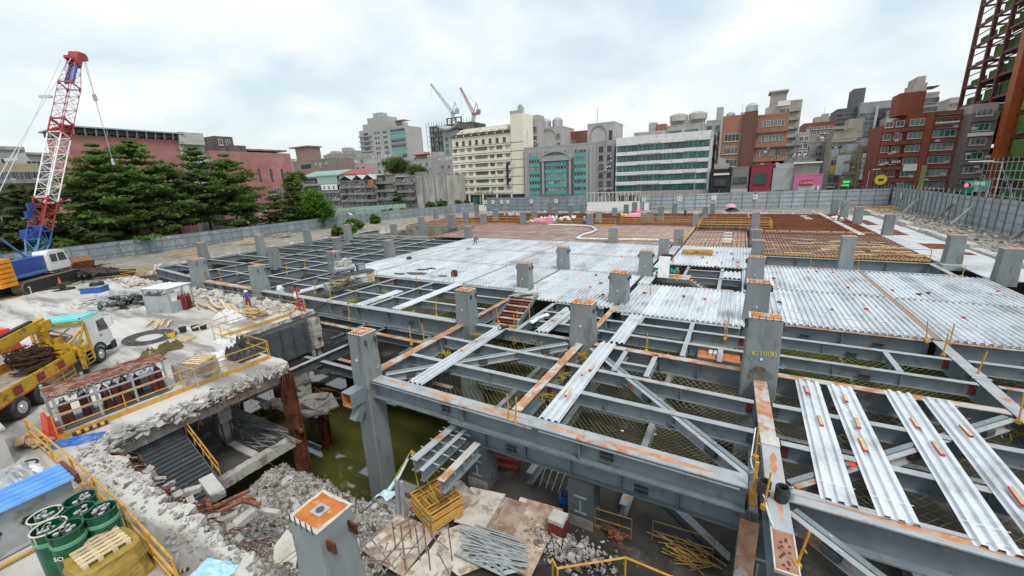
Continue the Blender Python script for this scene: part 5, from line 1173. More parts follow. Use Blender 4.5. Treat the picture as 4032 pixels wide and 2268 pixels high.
for s in (-.45,-.15,.15,.45): p = c1+bt*.3-bu*.9+bs*s; b.tube([p-bs*.06,p+bs*.06],.45,14)
b.build('head_sheave', RED, CR)
b = MB(); b.bar(FOOT+bt*(BL*.86)+bs*.15,FOOT+bt*(BL*.955)+bs*.2,.45,.3,0,bu); b.build('blue_cylinder', mat('bright_blue', (.06,.22,.55)), CR)
b = MB(); b.bar(FOOT+bt*(BL*.855)-bs*.45,FOOT+bt*(BL*.95)-bs*.25,.4,.3,0,bu); b.build('dark_cylinder', mat('violet_grey', (.07,.05,.09)), CR)
b = MB(); top = c0+bu*1.2; ga = Vector((-3.4,0,7.2))
for s in (-.5,.5):
    b.tube([top+bs*s, ga+Vector((0,s*1.2,0))],.05,4)
for f in (.28,.66):
    p = top.lerp(ga,f); b.bar(p-bs*.65,p+bs*.65,.25,.3)
b.build('pendant_lines', mat('pale_rope', (.50,.52,.58)), CR)
b = MB(); hp = c1+bt*.3-bu*1.4; hz_ = hp.z
for s in (-.1,.1): b.tube([hp+bs*s, hp+bs*s*.3+Vector((0,0,-4.6)), hp+Vector((0,0,-13.5))],.03,4)
b.build('load_rope', bpy.data.materials['pale_rope'], CR)
b = MB(); b.cbox(hp+Vector((0,0,-4.9)),(.35,.35,.9)); b.tube([hp+Vector((0,0,-13.5)),hp+Vector((0,0,-14.4))],.18,8); b.build('hook_block', bpy.data.materials['pale_rope'], CR)

for o in crane.children:
    if o.name.split('.')[0] in ('house','house_stripe','cab','counterweight_slab','rear_counterweight','track','undercarriage'): o.scale = (1.2,1.15,1.15)
# ================================================================ YARD OBJECTS
def simple(name, label, cat, loc, rz, parts, group=None):
    t = thing(name, label, cat, loc, rz, group)
    for nm, m, fn in parts:
        b = MB(); fn(b); b.build(nm, m, t)
    return t
# cylinder rack with rusty roof
rk = thing('cylinder_rack', 'grey steel cylinder rack with rusty corrugated roof along the railing', 'rack', (-25.0,4.05,SZ))
for y in (0,1.3,2.6,3.9):
    b = MB(); b.bar((0,y,0),(0,y,1.75),.09,.09); b.bar((-1.2,y,0),(-1.2,y,1.95),.09,.09); b.build('post', GALVD, rk)
for z in (.75,1.2):
    b = MB(); b.bar((0,0,z),(0,3.9,z),.06,.08); b.bar((-1.2,0,z),(-1.2,3.9,z),.06,.08); b.build('rail', GALVD, rk)
b = MB(); b.box(-1.25,.05,-.05,3.95,.03,.07); b.build('rack_floor', STEELD, rk)
ROOFR = mat('flaking_rusty_roof', (.18,.05,.035), (.42,.30,.22), 3.5, lo=.48, hi=.58, rough=.8, stretch=(4,.6,1))
for k in range(10):
    b = MB(); x = -.95+.105*k; b.box(x,x+.055,-.1,4.1,1.85-.015*k,1.88-.015*k); b.box(x+.055,x+.103,-.1,4.1,1.82-.015*k,1.845-.015*k); b.build('roof_strip', ROOFR, rk)
def gascyl(label, x, y, h=1.25, r=.125, m=BROWNC, z=SZ+.07):
    t = thing('gas_cylinder', label, 'gas cylinder', (x,y,z), 0, 'gas cylinders in the yard racks'); b = MB(); b.lathe((0,0,0), [(r*.95,0),(r,.04),(r,h*.8),(r*.85,h*.88),(r*.4,h*.95),(r*.3,h)], 10); b.build('bottle', m, t)
    b = MB(); b.lathe((0,0,h), [(.03,0),(.03,.06),(.05,.07),(.05,.12)], 8); b.build('valve', CHROME, t); return t
cy = [(-25.35,.35),(-25.65,.30),(-25.3,1.65),(-25.6,1.7),(-25.35,2.0),(-25.7,2.1),(-25.3,2.35),(-25.65,2.45),(-25.3,3.45),(-25.35,3.72),(-25.75,1.0),(-25.9,3.0)]
for i, (x, y) in enumerate(sorted(cy, key=lambda q: q[1])): gascyl('brown gas cylinder in the rusty-roofed rack, %s from the near end' % ordn(i), x, 4.05+y, 1.05+.25*(i % 3)/2, .15)
b = MB()
for k in range(40): b.ico((R.uniform(-26.1,-25.1),R.uniform(4.6,7.6),SZ+R.uniform(1.15,1.5)),R.uniform(.06,.16),sq=(1,.5,.4),rot=rrot())
b.build('rack_clutter', TARPW, label='crumpled foil and bags wedged above the cylinders in the rack', cat='clutter', kind='stuff')
p = at(700,1520,SZ); simple('grey_skip', 'grey steel box behind the cylinder rack', 'box', (-26.6,7.2,SZ), .1, [('shell', GALVD, lambda b: (b.box(-.5,.5,-.9,.9,0,.8), b.box(-.56,.56,-.96,.96,.8,.86)))])
# cones and stripes
def cone(label, p, m=RED, s=1.0):
    t = thing('traffic_cone', label, 'traffic cone', p, R.uniform(0,2)); b = MB(); b.box(-.2*s,.2*s,-.2*s,.2*s,0,.04); b.lathe((0,0,.04), [(.15*s,0),(.04*s,.68*s),(.03*s,.7*s)], 12); b.build('body', m, t)
    b = MB(); b.lathe((0,0,.04), [(.118*s,.2*s),(.089*s,.36*s)], 12); b.build('collar', mat('cone_collar', (.60,.15,.10)) if 'cone_collar' not in bpy.data.materials else bpy.data.materials['cone_collar'], t); return t
cone('orange traffic cone leaning by the rail corner', at(198,1712,SZ), mat('orange_cone', (.70,.13,.07)), 1.5); cone('red traffic cone next to the orange one', at(222,1720,SZ), RED, 1.35)
cone('small orange cone in front of the crawler crane', at(240,1125,SZ), bpy.data.materials['orange_cone'], 1.3)
def striped(label, a, c, r=.05, n=9):
    t = thing('striped_bar', label, 'striped bar', (0,0,0)); a, c = Vector(a), Vector(c)
    for mi, m in ((0,BLACK),(1,YEL)):
        b = MB()
        for k in range(n):
            if k % 2 == mi: b.tube([a.lerp(c,k/n),a.lerp(c,(k+1)/n)],r,8)
        b.build('black_band' if mi == 0 else 'yellow_band', m, t)
    return t
striped('black and yellow striped bar along the toe board by the cones', at(285,1712,SZ+.12), at(425,1660,SZ+.12), .09, 9)
striped('black and yellow striped bar near the bottom rail end, upright one', at(690,2258,SZ+.03), at(672,2192,SZ+.5), .045)
striped('black and yellow striped bar near the bottom rail end, lying one', at(665,2262,SZ+.05), at(742,2240,SZ+.06), .045)
def crumple(label, q, w, d, h, m, z=SZ, rz=0, name='tarpaulin', cat='tarpaulin', n=12):
    p = at(*q, z) if len(q) == 2 else Vector(q); b = MB()
    for j in range(n+1):
        for i in range(n+1):
            u, v = i/n*2-1, j/n*2-1; e = max(0,1-max(abs(u),abs(v))**4); hh = .015+h*e*(.45+.55*abs(mnoise.noise(Vector((u*2.6+q[0],v*2.6,.3)))*2))
            b.v.append((u*w/2*(1+.18*mnoise.noise(Vector((v*2,q[0],1)))), v*d/2*(1+.25*mnoise.noise(Vector((u*2,q[1],4)))), hh))
    for j in range(n):
        for i in range(n): a = j*(n+1)+i; b.f.append((a,a+1,a+n+2,a+n+1)); b.m.append(0)
    return b.build(name, m, loc=p, rz=rz, label=label, cat=cat)
crumple('crumpled blue tarpaulin at the rail corner beside the striped bar', (300,1738), 1.7, .7, .16, TARPB, rz=.9)
crumple('white tarpaulin draped over a heap on the upper slab', (910,1255), 2.4, 1.6, .8, TARPW)
crumple('black plastic wrapped bundle at the far end of the railed slab', (955,1405), 1.9, 1.3, 1.1, TARPK)
crumple('white sheeting heap beside the black bundle', (905,1350), 2.2, 1.1, .45, TARPW)
crumple('white sheeting at the foot of the black bundle', (870,1405), 1.5, .9, .4, TARPW)
crumple('light blue plastic sheet lying on the slab at the bottom edge', (845,2250), 1.1, .6, .18, mat('light_blue_plastic', (.32,.58,.72), (.48,.70,.80), 5, rough=.3), rz=.3)
crumple('olive camouflage tarp roll between truck and rack, left one', (605,1400), 1.3, .7, .5, mat('olive_tarp', (.15,.125,.035), (.075,.07,.03), 4, rough=.85), rz=.9)
crumple('olive camouflage tarp roll between truck and rack, right one', (672,1376), 1.3, .7, .6, bpy.data.materials['olive_tarp'], rz=.9)
# mesh cage
p = at(785,1500,SZ); t = thing('mesh_cage', 'grey wire mesh cage with a plywood back beside the railing', 'cage', p, .15)
b = MB()
for z in (0,.55,1.1):
    b.tube([(-.9,-.6,z),(.9,-.6,z),(.9,.6,z),(-.9,.6,z),(-.9,-.6,z)],.03,5)
for x in (-.9,0,.9):
    for y in (-.6,.6): b.tube([(x,y,0),(x,y,1.1)],.03,5)
for x in (-.9,0): b.tube([(x,-.6,.05),(x+.9,-.6,1.05)],.022,5)
b.build('frame', GALVD, t)
b = MB()
for k in range(19): b.tube([(-.9+.1*k,-.6,0),(-.9+.1*k,-.6,1.1)],.006,3)
for k in range(12): b.tube([(-.9,-.6,.1*k),(.9,-.6,.1*k)],.006,3)
for k in range(13): b.tube([(.9,-.6+.1*k,0),(.9,-.6+.1*k,1.1)],.006,3)
b.build('wire_mesh', GALVD, t)
b = MB(); b.box(-.88,.88,.55,.585,.05,1.3); b.box(-.95,-.915,-.55,.55,.05,1.0); b.build('plywood_panel', WOODL, t)
def pallet(label, p, rz=0, tilt=0.0, w=1.1, d=1.0, nb=6, m=WOODL):
    t = thing('wooden_pallet', label, 'pallet', p, rz); t.rotation_euler = (tilt,0,rz)
    for k in range(nb):
        b = MB(); y = -d/2+(d-.1)*k/(nb-1); b.box(-w/2,w/2,y,y+.11,.1,.125); b.build('slat', m, t)
    for x in (-w/2,-.05,w/2-.1):
        b = MB(); b.box(x,x+.1,-d/2,d/2+.01,.02,.098); b.build('bearer', m, t)
    return t
pallet('broken pallet lying behind the mesh cage', at(722,1340,SZ), .5); pallet('pallet resting on top of the mesh cage', p+Vector((.1,.2,1.12)), .3, .1)
# grey cabinet of cylinders
t = thing('cylinder_cabinet', 'grey sheet metal cabinet with open front holding dark red cylinders', 'cabinet', (-42.6,14.4,SZ), .35)
b = MB(); b.box(-1.3,1.3,-.1,0,0,1.5); b.box(-1.3,-1.25,0,1.4,0,1.5); b.box(1.25,1.3,.0,1.4,0,1.0); b.build('panel', GALVD, t)
b = MB()
for x in (-1.28,1.28):
    for y in (-.05,1.2,2.0): b.bar((x,y,0),(x,y,2.1),.1,.1)
for y in (-.05,2.0): b.bar((-1.28,y,2.08),(1.28,y,2.08),.1,.1)
for x in (-1.28,1.28): b.bar((x,-.05,2.08),(x,2.0,2.08),.1,.1); b.bar((x,1.2,1.2),(x,2.0,1.2),.08,.08)
b.build('frame', GALVD, t)
b = MB(); b.box(-1.35,1.35,-.15,2.1,2.14,2.19); b.build('roof', WHITE, t)
b = MB(); b.box(-1.25,1.25,0,2.0,0,.06); b.build('floor', STEELD, t)
for i in range(6): gascyl('dark red cylinder in the grey cabinet, %s from the left' % ordn(i), -42.6+.75+.15*(i % 3)-.3*(i//3), 14.4+1.2+.28*i*.5, 1.3, .15, DKRED)
gascyl('brown drum standing at the left of the grey cabinet', -43.6,14.3,.9,.35,BROWNC,SZ)
simple('blue_bin', 'low blue bin with dark heap on the slab before the scrap', 'bin', at(376,1150,SZ), .7, [('shell', TARPB, lambda b: b.box(-.95,.95,-.6,.6,0,.6)), ('contents', BLACK, lambda b: [b.ico((R.uniform(-.4,.6),R.uniform(-.2,.5),.8),.3,rot=rrot()) for _ in range(6)]), ('rim', GALVD, lambda b: b.box(-1.0,1.0,-.65,.65,.6,.68))])
simple('tyre_pile', 'low dark pile of tyres by the small orange cone', 'tyre pile', at(246,1142,SZ), 0, [('tyres', TYRE, lambda b: [b.tube2((R.uniform(-.5,.5),R.uniform(-.4,.4),.24*k),[(.3,0),(.6,.03),(.6,.2),(.3,.23)],14,0) for k in range(3)])])
simple('white_stool', 'small white stool in front of the crane track', 'stool', at(105,1158,SZ), 0, [('seat', WHITE, lambda b: b.box(-.35,.35,-.35,.35,.7,.76)), ('leg', WHITE, lambda b: [b.box(x,x+.06,y,y+.06,0,.7) for x in (-.33,.27) for y in (-.33,.27)])])
simple('red_container', 'bright red plastic container at the left picture edge', 'container', at(5,1385,SZ), .5, [('tank', mat('bright_red_plastic',(.75,.04,.02)), lambda b: (b.box(-.7,.7,-.6,.6,.35,1.25), b.box(-.55,.55,-.45,.45,1.25,1.5))), ('base', RED, lambda b: b.box(-.72,.72,-.62,.62,0,.33))])
def bucket(label, q, m, r=.17):
    t = thing('bucket', label, 'bucket', at(*q,SZ)); b = MB(); b.lathe((0,0,0),[(r*.8,0),(r,.36),(r*1.06,.37),(r*1.06,.4)],12); b.build('pail', m, t); b = MB(); b.lathe((0,0,.401),[(r*.95,0),(r*.95,.004)],12); b.build('contents', BLACK, t)
bucket('yellow bucket by the cable coil', (675,1328), mat('bright_yellow_plastic',(.80,.55,.02)), .26)
bucket('leftmost of the three black buckets on the slab', (722,1308), BLACK, .24); bucket('middle of the three black buckets on the slab', (770,1302), BLACK, .24); bucket('rightmost of the three black buckets on the slab', (802,1296), BLACK, .24)
t = thing('cable_coil', 'loose coil of grey cable lying on the slab beyond the truck', 'cable coil', at(590,1330,SZ)); b = MB()
for k in range(9):
    r0 = 1.0+.1*k; b.tube([(r0*math.cos(a*.3)+R.uniform(-.04,.04),r0*.8*math.sin(a*.3)+R.uniform(-.04,.04),.04+.02*(k % 3)) for a in range(22)],.035,5)
b.build('loops', mat('grey_cable',(.10,.10,.095),(.06,.06,.06),5), t)
b = MB(); b.bar(at(760,1292,SZ+.5),at(950,1222,SZ+.5),.12,.08); b.build('long_plank', WOODL, label='long pale plank lying across the upper slab', cat='plank')
def timber(label, q, n, sx, sy, L0, L1, m=WOOD, z=SZ, th=.1, rz=None, name='timber_pile', hmax=.5):
    p = at(*q,z); t = thing(name, label, 'timber pile', p)
    me = {}
    for k in range(n):
        b = MB(); L = R.uniform(L0,L1); b.obox((R.uniform(-sx,sx),R.uniform(-sy,sy),R.uniform(.04,hmax)),(L,R.uniform(.1,.25),R.uniform(.04,th)),Matrix.Rotation((R.uniform(-.4,.4) if rz is None else rz+R.uniform(-.15,.15)),3,'Z') @ Matrix.Rotation(R.uniform(-.1,.1),3,'Y')); b.build('plank', m, t)
    return t
timber('scattered planks behind the buckets on the slab', (625,1280), 8, .9, .5, 1,2.2, WOODL, rz=-.5, hmax=.2)
timber('row of long planks and beams on the upper slab', (870,1215), 16, 3.0, .7, 2,4.5, WOODL, rz=2.9, hmax=.35)
timber('pile of broken boards by the red tripod', (1000,1245), 14, 1.4, .7, 1,2.5, WOOD, hmax=.5)
timber('heap of planks and cardboard beside the small grey hut', (125,1745), 12, .5,.35,.5,1.1, WOOD, hmax=.3)
timber('timber stack on the bank by the left hoarding', (980,962), 16, 2.2, .7, 2.5,4, WOODL, GZ, .14, 1.2, hmax=1.3)
timber('timber along the foot of the left hoarding', (730,1005), 10, 3, .5, 3,6, WOOD, GZ, .14, 1.5, hmax=.4)
timber('dark planks on the bank farther along the hoarding', (1120,935), 12, 3, 1.0, 2,4, PLY, GZ, .14, 1.5, hmax=.8)
timber('orange timber stack in the far right corner', (3460,832), 10, 2.4, .8, 3,5, mat('orange_timber',(.50,.25,.07)), GZ, .2, 0, hmax=1.2)
timber('broken yellow railing pieces by the left edge column', (520,1092), 14, 1.8, .8, 1.5,3, YEL, GZ, .07, .6, hmax=.9)
timber('broken yellow timber on the left slab edge', (535,1130), 10, 1, .8, 1,2, WOODL, SZ, .08, hmax=.9)
# debris heaps
b = MB(); c = at(470,1180,SZ)
for k in range(260):
    x, y = R.gauss(0,2.3), R.gauss(0,1.2); b.obox((c.x+x,c.y+y,SZ+R.uniform(.02,.5)*math.exp(-(x*x/6+y*y/3))),(R.uniform(.3,1.1),R.uniform(.1,.4),.04),rrot() if R.random() < .4 else R.uniform(0,3))
b.build('sheet_scraps', GALVD, label='heap of pale sheet metal scraps beside the grey cabinet', cat='scrap heap', kind='stuff')
b = MB(); c = at(520,1200,SZ)
for k in range(60): b.ico((c.x+R.gauss(0,1.1),c.y+R.gauss(0,.8),SZ+R.uniform(.1,.7)),R.uniform(.2,.5),sq=(1,.6,.4),rot=rrot())
b.build('black_bag_heap', TARPK, label='black plastic heap beside the grey cabinet', cat='heap', kind='stuff')
crumple('orange plastic sheet at the edge of the black heap', (455,1203), 1.2,.6,.3, mat('orange_plastic',(.70,.28,.05)))
t = thing('scrap_heap', 'rusty scrap steel heap with a tipped brown box beside the crawler crane', 'scrap heap', at(330,1085,SZ)); b = MB()
for k in range(70): b.bar((R.gauss(0,2.2),R.gauss(0,1.6),R.uniform(.05,1.0)),(R.gauss(0,2.6),R.gauss(0,1.8),R.uniform(.05,1.2)),R.uniform(.06,.25),R.uniform(.06,.3))
b.build('scrap_bars', mat('scrap_dark',(.08,.055,.045),(.14,.08,.055),2), t)
b = MB(); b.obox((-.8,.3,1.7),(1.6,2.2,.12),Matrix.Rotation(1.0,3,'Y')); b.obox((-.2,.3,1.3),(.12,2.2,1.3),Matrix.Rotation(.4,3,'Y')); b.obox((-.5,-.8,1.5),(1.5,.1,1.2),Matrix.Rotation(.5,3,'Y')); b.build('tipped_box', mat('rust_box',(.22,.09,.04),(.30,.14,.07),2), t)
b = MB()
for k in range(7): b.bar((1.0+.2*k,-1.6,.15+.1*k),(6.5+.1*k,3.0,.15+.08*k),.28,.3)
b.build('dark_beams', STEELD, t)
simple('metal_stand', 'white metal frame standing by the crane cab', 'frame', at(222,1088,SZ), .3, [('frame_bars', WHITE, lambda b: (b.bar((-.4,0,0),(-.4,0,1.7),.1,.1), b.bar((.4,0,0),(.4,0,1.7),.1,.1), b.bar((-.4,0,1.7),(.4,0,1.7),.1,.1), b.bar((-.4,0,.5),(.4,0,.5),.08,.08)))])
# pipe stand (red tripod)
def pipestand(label, p):
    t = thing('red_tripod', label, 'tripod stand', p); b = MB(); b.tube([(0,0,.25),(0,0,1.75)],.06,8)
    for k in range(3):
        a = k*2.094+.4; b.tube([(0,0,1.0),(.5*math.cos(a),.5*math.sin(a),0)],.04,6); b.tube([(0,0,.25),(.35*math.cos(a),.35*math.sin(a),.3)],.03,5)
    b.build('leg_frame', RED, t); b = MB(); b.box(-.35,.35,-.06,.06,1.75,1.83); b.box(-.38,-.3,-.08,.08,1.83,2.0); b.box(.3,.38,-.08,.08,1.83,2.0); b.build('head', RED, t)
    b = MB(); b.ico((-.25,0,1.35),.22,sq=(1,.7,1.3)); b.build('hanging_bag', TARPW, t)
pipestand('red tripod pipe stand with white bag at the slab corner', at(1182,1230,SZ))
p = at(1105,1152,.02); b = MB(); b.ico((0,0,.3),.35,sq=(1,.8,1.2)); b.box(-.25,.25,-.2,.2,0,.1); b.build('white_sack', TARPW, loc=p, label='white sack standing on the orange-topped girder', cat='sack')

# ---------------------------------------------------------------- bottom left corner: tanks, hut, pallet load
def tank(label, x, y, top, worn=False):
    h = top-SZ; t = thing('green_tank', label, 'tank', (x,y,SZ)); r = .34
    b = MB(); b.lathe((0,0,0),[(r*.95,0),(r,.05),(r,h-.30),(r*.9,h-.22),(r*.5,h-.17)],24); b.build('vessel', GREENT, t, smooth=False)
    b = MB(); b.lathe((0,0,h-.36),[(r*1.01,0),(r*1.03,.02),(r*1.03,.10),(r*1.01,.12)],24); b.build('shoulder_band', mat('pale_green_band',(.10,.30,.19),(.16,.38,.27),3) if 'pale_green_band' not in bpy.data.materials else bpy.data.materials['pale_green_band'], t)
    b = MB(); b.tube2((0,0,h-.30),[(r*.97,0),(r*.97,.28)],24,0); b.f = b.f[:-2]; b.m = b.m[:-2]; b.build('valve_guard', GREENT, t)
    b = MB(); b.tube([(r*.98*math.cos(k*.2618),r*.98*math.sin(k*.2618),h) for k in range(25)],.022,6); b.build('ring_handle', GREENT if not worn else WHITEED, t)
    b = MB()
    for k in range(4): a = k*1.571+.5; b.bar((r*.95*math.cos(a),r*.95*math.sin(a),h-.26),(r*.98*math.cos(a),r*.98*math.sin(a),h),.05,.015)
    b.build('ring_strut', GREENT if not worn else WHITEED, t)
    b = MB()
    for k in range(7): a = R.uniform(0,6.3); rr = R.uniform(.05,.2); b.lathe((rr*math.cos(a),rr*math.sin(a),h-.19),[(.035,0),(.035,.12),(.06,.13),(.06,.19)],8)
    b.tube([(-.2,0,h-.1),(0,.1,h-.06),(.2,-.05,h-.1)],.025,5); b.build('valve_cluster', CHROME, t); return t
tk = [(-14.47,1.78,'front dark green tank with white lettering, nearest the pallet load',False),(-14.97,1.6,'green tank with pale ring left of the lettered one',True),(-15.66,1.70,'leftmost green tank with pale ring against the long grey box',True),(-15.02,2.17,'middle green tank of the cluster, behind the lettered one',False),(-15.62,2.36,'rearmost green tank of the cluster below the rail',False),(-14.50,2.46,'green tank standing right against the yellow rail',False)]
for x, y, lab, w in tk:
    o = tank(lab, x, y, .8, w)
    if 'lettering' in lab: text('SCI', .17, (.19,-.295,1.0), (math.radians(90),0,math.radians(33)), WHITE, o)
hut = thing('long_grey_box', 'long grey steel box with blue ribbed roof at the lower left edge', 'container', (-18.2,-2.0,SZ))
b = MB(); b.box(0,.75,0,4.6,0,1.5); b.build('wall', GALVD, hut)
b = MB()
b.v = []
me = deck_mesh(1.35,4.75,.27,.055,'roof_sheet',m=mat('blue_roof',(.09,.28,.62),(.13,.34,.68),2,rough=.4)); o = link('roof', me, hut, (-.3,-.1,1.55)); o.rotation_euler = (0,.05,0)
b = MB(); b.box(-.3,1.1,4.66,4.75,1.3,1.62); b.build('roof_end', DKRED, hut)
b = MB(); b.box(.755,.80,0,4.6,1.28,1.36); b.box(.755,.85,0,4.6,0.05,.12); b.build('trim', GALVD, hut)
for yy in (2.9,3.6):
    b = MB()
    for k in range(6): a = k*1.047; b.obox((.765,yy+.1*math.cos(a),.75+.1*math.sin(a)),(.02,.12,.1),0)
    b.build('black_motif', BLACK, hut)
b = MB(); b.tube([(-16.9,.4,SZ+.12),(-16.9,2.0,SZ+.12)],.05,8); b.build('yellow_pipe', YEL, label='yellow pipe lying along the foot of the long grey box', cat='pipe')
b = MB(); b.tube([at(-40,2070,SZ+1.0),at(385,1890,SZ+1.0)],.028,6); b.build('cross_rail', YEL, label='long yellow pipe rail crossing in front of the blue-roofed box', cat='pipe rail')
sh = thing('small_grey_hut', 'small grey concrete hut with dark window at the left edge', 'hut', (-24.6,1.5,SZ)); b = MB(); b.box(-1,1,-1.6,.85,0,1.5); b.build('wall', CONCW, sh); b = MB(); b.box(-1.1,1.1,-1.7,.95,1.5,1.6); b.build('roof', CONCW, sh)
b = MB(); b.box(1.002,1.03,-.7,.1,.6,1.15); b.build('window', GLASSD, sh); b = MB(); b.box(1.002,1.05,-.78,-.7,.55,1.2); b.box(1.002,1.05,.1,.18,.55,1.2); b.box(1.002,1.05,-.7,.1,1.151,1.21); b.build('window_frame', WHITE, sh)
crumple('grey clutter of scrap plastic behind the blue roof', (60,1880), 1.8,1.0,.35, GALVD); crumple('white board and paper scraps in front of the small hut', (110,1860), 1.2,.7,.12, TARPW)
t = thing('black_hose_loop', 'black hose loop on the ground by the plank heap', 'hose', at(110,1830,SZ)); b = MB(); b.tube([(.3*math.cos(k*.35),.25*math.sin(k*.35),.04) for k in range(18)],.03,6); b.build('loop', BLACK, t)
crate = thing('covered_load', 'load under a wrinkled ochre tarpaulin below the pallet', 'covered load', (-13.65,2.12,SZ), .0)
b = MB(); n = 22; m_ = 10
for j in range(m_+1):
    for i in range(n):
        a = 2*math.pi*i/n; f = j/m_; sx, sy = .72, .72; k_ = (abs(math.cos(a))**6+abs(math.sin(a))**6)**(-1/6); w = 1-.12*f+.09*mnoise.noise(Vector((math.cos(a)*3,math.sin(a)*3,f*4)))
        b.v.append((sx*k_*w*math.cos(a), sy*k_*w*math.sin(a), .98*f))
for j in range(m_):
    for i in range(n): a = j*n+i; c_ = j*n+(i+1) % n; b.f.append((a,c_,c_+n,a+n)); b.m.append(0)
b.f.append(tuple(m_*n+i for i in range(n))); b.m.append(0); b.build('tarp_skin', TARPO, crate)
t = thing('wooden_pallet', 'pale wooden pallet lying on top of the ochre-covered load', 'pallet', (-13.76,2.12,.185), 0)
for k in range(6):
    b = MB(); x = -.52+.178*k; b.box(x,x+.115,-.48,.48,.09,.115); b.build('slat', WOODL, t)
for y in (-.46,-.18,.1,.36):
    b = MB(); b.box(-.53,.53,y,y+.1,0,.088); b.build('bearer', WOODL, t)

# ---------------------------------------------------------------- basement foreground: frames, boards, bars
st = thing('yellow_frame_stack', 'tall stack of yellow scaffold frames roped for lifting', 'frame stack', (-9.7,10.3,-4.0), math.radians(-20))
for k in range(11):
    b = MB(); z = .05+.088*k; x0 = -.75+R.uniform(-.04,.04); y0 = -.72+R.uniform(-.04,.04)
    b.tube([(x0,y0,z),(x0+1.5,y0,z)],.03,5); b.tube([(x0,y0+1.45,z),(x0+1.5,y0+1.45,z)],.03,5); b.tube([(x0,y0,z),(x0,y0+1.45,z)],.03,5); b.tube([(x0+1.5,y0,z),(x0+1.5,y0+1.45,z)],.03,5)
    b.tube([(x0+.35,y0,z),(x0+.35,y0+1.45,z)],.022,5); b.tube([(x0+1.15,y0,z),(x0+1.15,y0+1.45,z)],.022,5)
    for q in range(4): b.tube([(x0+.35,y0+.25+.32*q,z),(x0+1.15,y0+.25+.32*q,z)],.02,5)
    b.tube([(x0,y0+.4,z),(x0+.35,y0+.4,z)],.02,5); b.tube([(x0+1.15,y0+1.0,z),(x0+1.5,y0+1.0,z)],.02,5)
    b.build('scaffold_frame', mat('scaffold_yellow',(.58,.33,.07),(.45,.24,.05),5,rough=.6) if k == 0 else bpy.data.materials['scaffold_yellow'], st)
b = MB(); top = at(1592,1795,-2.2)
for q in ((1130,700),(1240,590),(1420,740)): pass
apex = Vector((-11.9,11.4,-2.5))
for c in (Vector((-10.5,10.2,-3.0)),Vector((-10.3,11.3,-3.0)),Vector((-9.2,9.9,-3.0)),Vector((-12.4,10.2,-3.9))): b.tube([apex,c],.025,4)
b.build('lifting_rope', NETY, label='yellow lifting rope tied above the frame stack', cat='rope')
t = thing('aluminium_channels', 'pair of grey channel posts standing against the frame stack', 'posts', (-11.05,9.55,-4.1)); b = MB()
for x in (0,.28): b.obox((x,0,.9),(.16,.1,1.8),Matrix.Rotation(.08,3,'Y'))
b.build('channel', GALVD, t)
b = MB()
for j in range(19):
    for i in range(9):
        x = -13.5+1.5*j/18+.25*math.sin(j*.5); y = 9.55+.55*i/8+.35*j/18+.12*math.sin(j*.7+i*.4); b.v.append((x,y,hz(x,y)+.10+.16*abs(mnoise.noise(Vector((x*4,y*4,2))))))
for j in range(18):
    for i in range(8): a = j*9+i; b.f.append((a,a+1,a+10,a+9)); b.m.append(0)
b.build('draped_cloth', CLOTHB, label='pale blue cloth draped over the rubble next to the frame stack', cat='cloth')
b = MB(); b.tube([(-12.3,10.2,hz(-12.3,10.2)+.15),(-12.1,10.7,-3.4),(-11.95,11.2,-2.8)],.09,8,r2=.04); b.build('twisted_cloth', CLOTHB, label='twisted end of the pale blue cloth leading up to the rope', cat='cloth')
b = MB(); b.tube([(-9.35,10.9,-4.0),(-9.35,10.9,-2.6),(-9.3,11.0,-2.45),(-8.95,11.2,-2.5)],.05,8); b.build('hooked_pipe', WHITE, label='white hooked pipe standing behind the frame stack', cat='pipe')
zp = -4.03
def board(label, cs, m, z, th=.03, name='board'):
    t = thing(name, label, 'board', (0,0,0)); b = MB(); P_ = [at(*c, z) for c in cs]
    a = sum((P_[i].x*P_[(i+1) % len(P_)].y-P_[(i+1) % len(P_)].x*P_[i].y) for i in range(len(P_)))
    if a < 0: P_ = P_[::-1]
    b.prism([(p.x,p.y) for p in P_], z-th, z); b.build('sheet', m, t); return t
z7 = lambda x, y: (1100+x*.50466, 1568+y*.50466)
b6 = lambda x, y: (1900+x*.427, 1700+y*.427)
board('big brown plywood sheet at the right end of the boards', [z7(1880,770),z7(2215,865),z7(1960,1400),z7(1640,1290)], PLY, zp+.02)
board('narrow brown board, left of the big plywood sheet', [z7(1775,775),z7(1940,820),z7(1800,1110),z7(1650,1050)], PLY, zp+.07)
board('slim board overlapped by the narrow brown one', [z7(1745,765),z7(1820,785),z7(1690,1060),z7(1600,1020)], PLY, zp+.035)
board('pale plaster-splashed sheet right of the frame stack', [z7(1490,690),z7(1765,748),z7(1600,1020),z7(1360,960)], PLYW, zp+.05)
board('brown board behind the frame stack', [z7(1340,650),z7(1420,640),z7(1560,785),z7(1440,870),z7(1380,700)], PLY, zp+.08)
board('brown steel plate in front of the frame stack, left half', [z7(930,900),z7(1080,960),z7(790,1290),z7(640,1180)], PLY, zp)
board('brown steel plate in front of the frame stack, right half', [z7(1085,962),z7(1240,1040),z7(960,1390),z7(800,1295)], PLY, zp)
board('pale concrete plate below the pipe bundle', [z7(1280,1030),z7(1480,960),z7(1660,1060),z7(1640,1290),z7(1400,1387),z7(1160,1200)], PLYW, zp-.04)
board('broken pale plate left of the rust-capped column', [z7(-40,1150),z7(60,1020),z7(150,1120),z7(120,1400),z7(-60,1400)], PLYW, -3.6)
board('broken pale plate at the bottom centre', [z7(960,1395),z7(1150,1190),z7(1360,1300),z7(1300,1480),z7(900,1480)], PLYW, zp-.02)
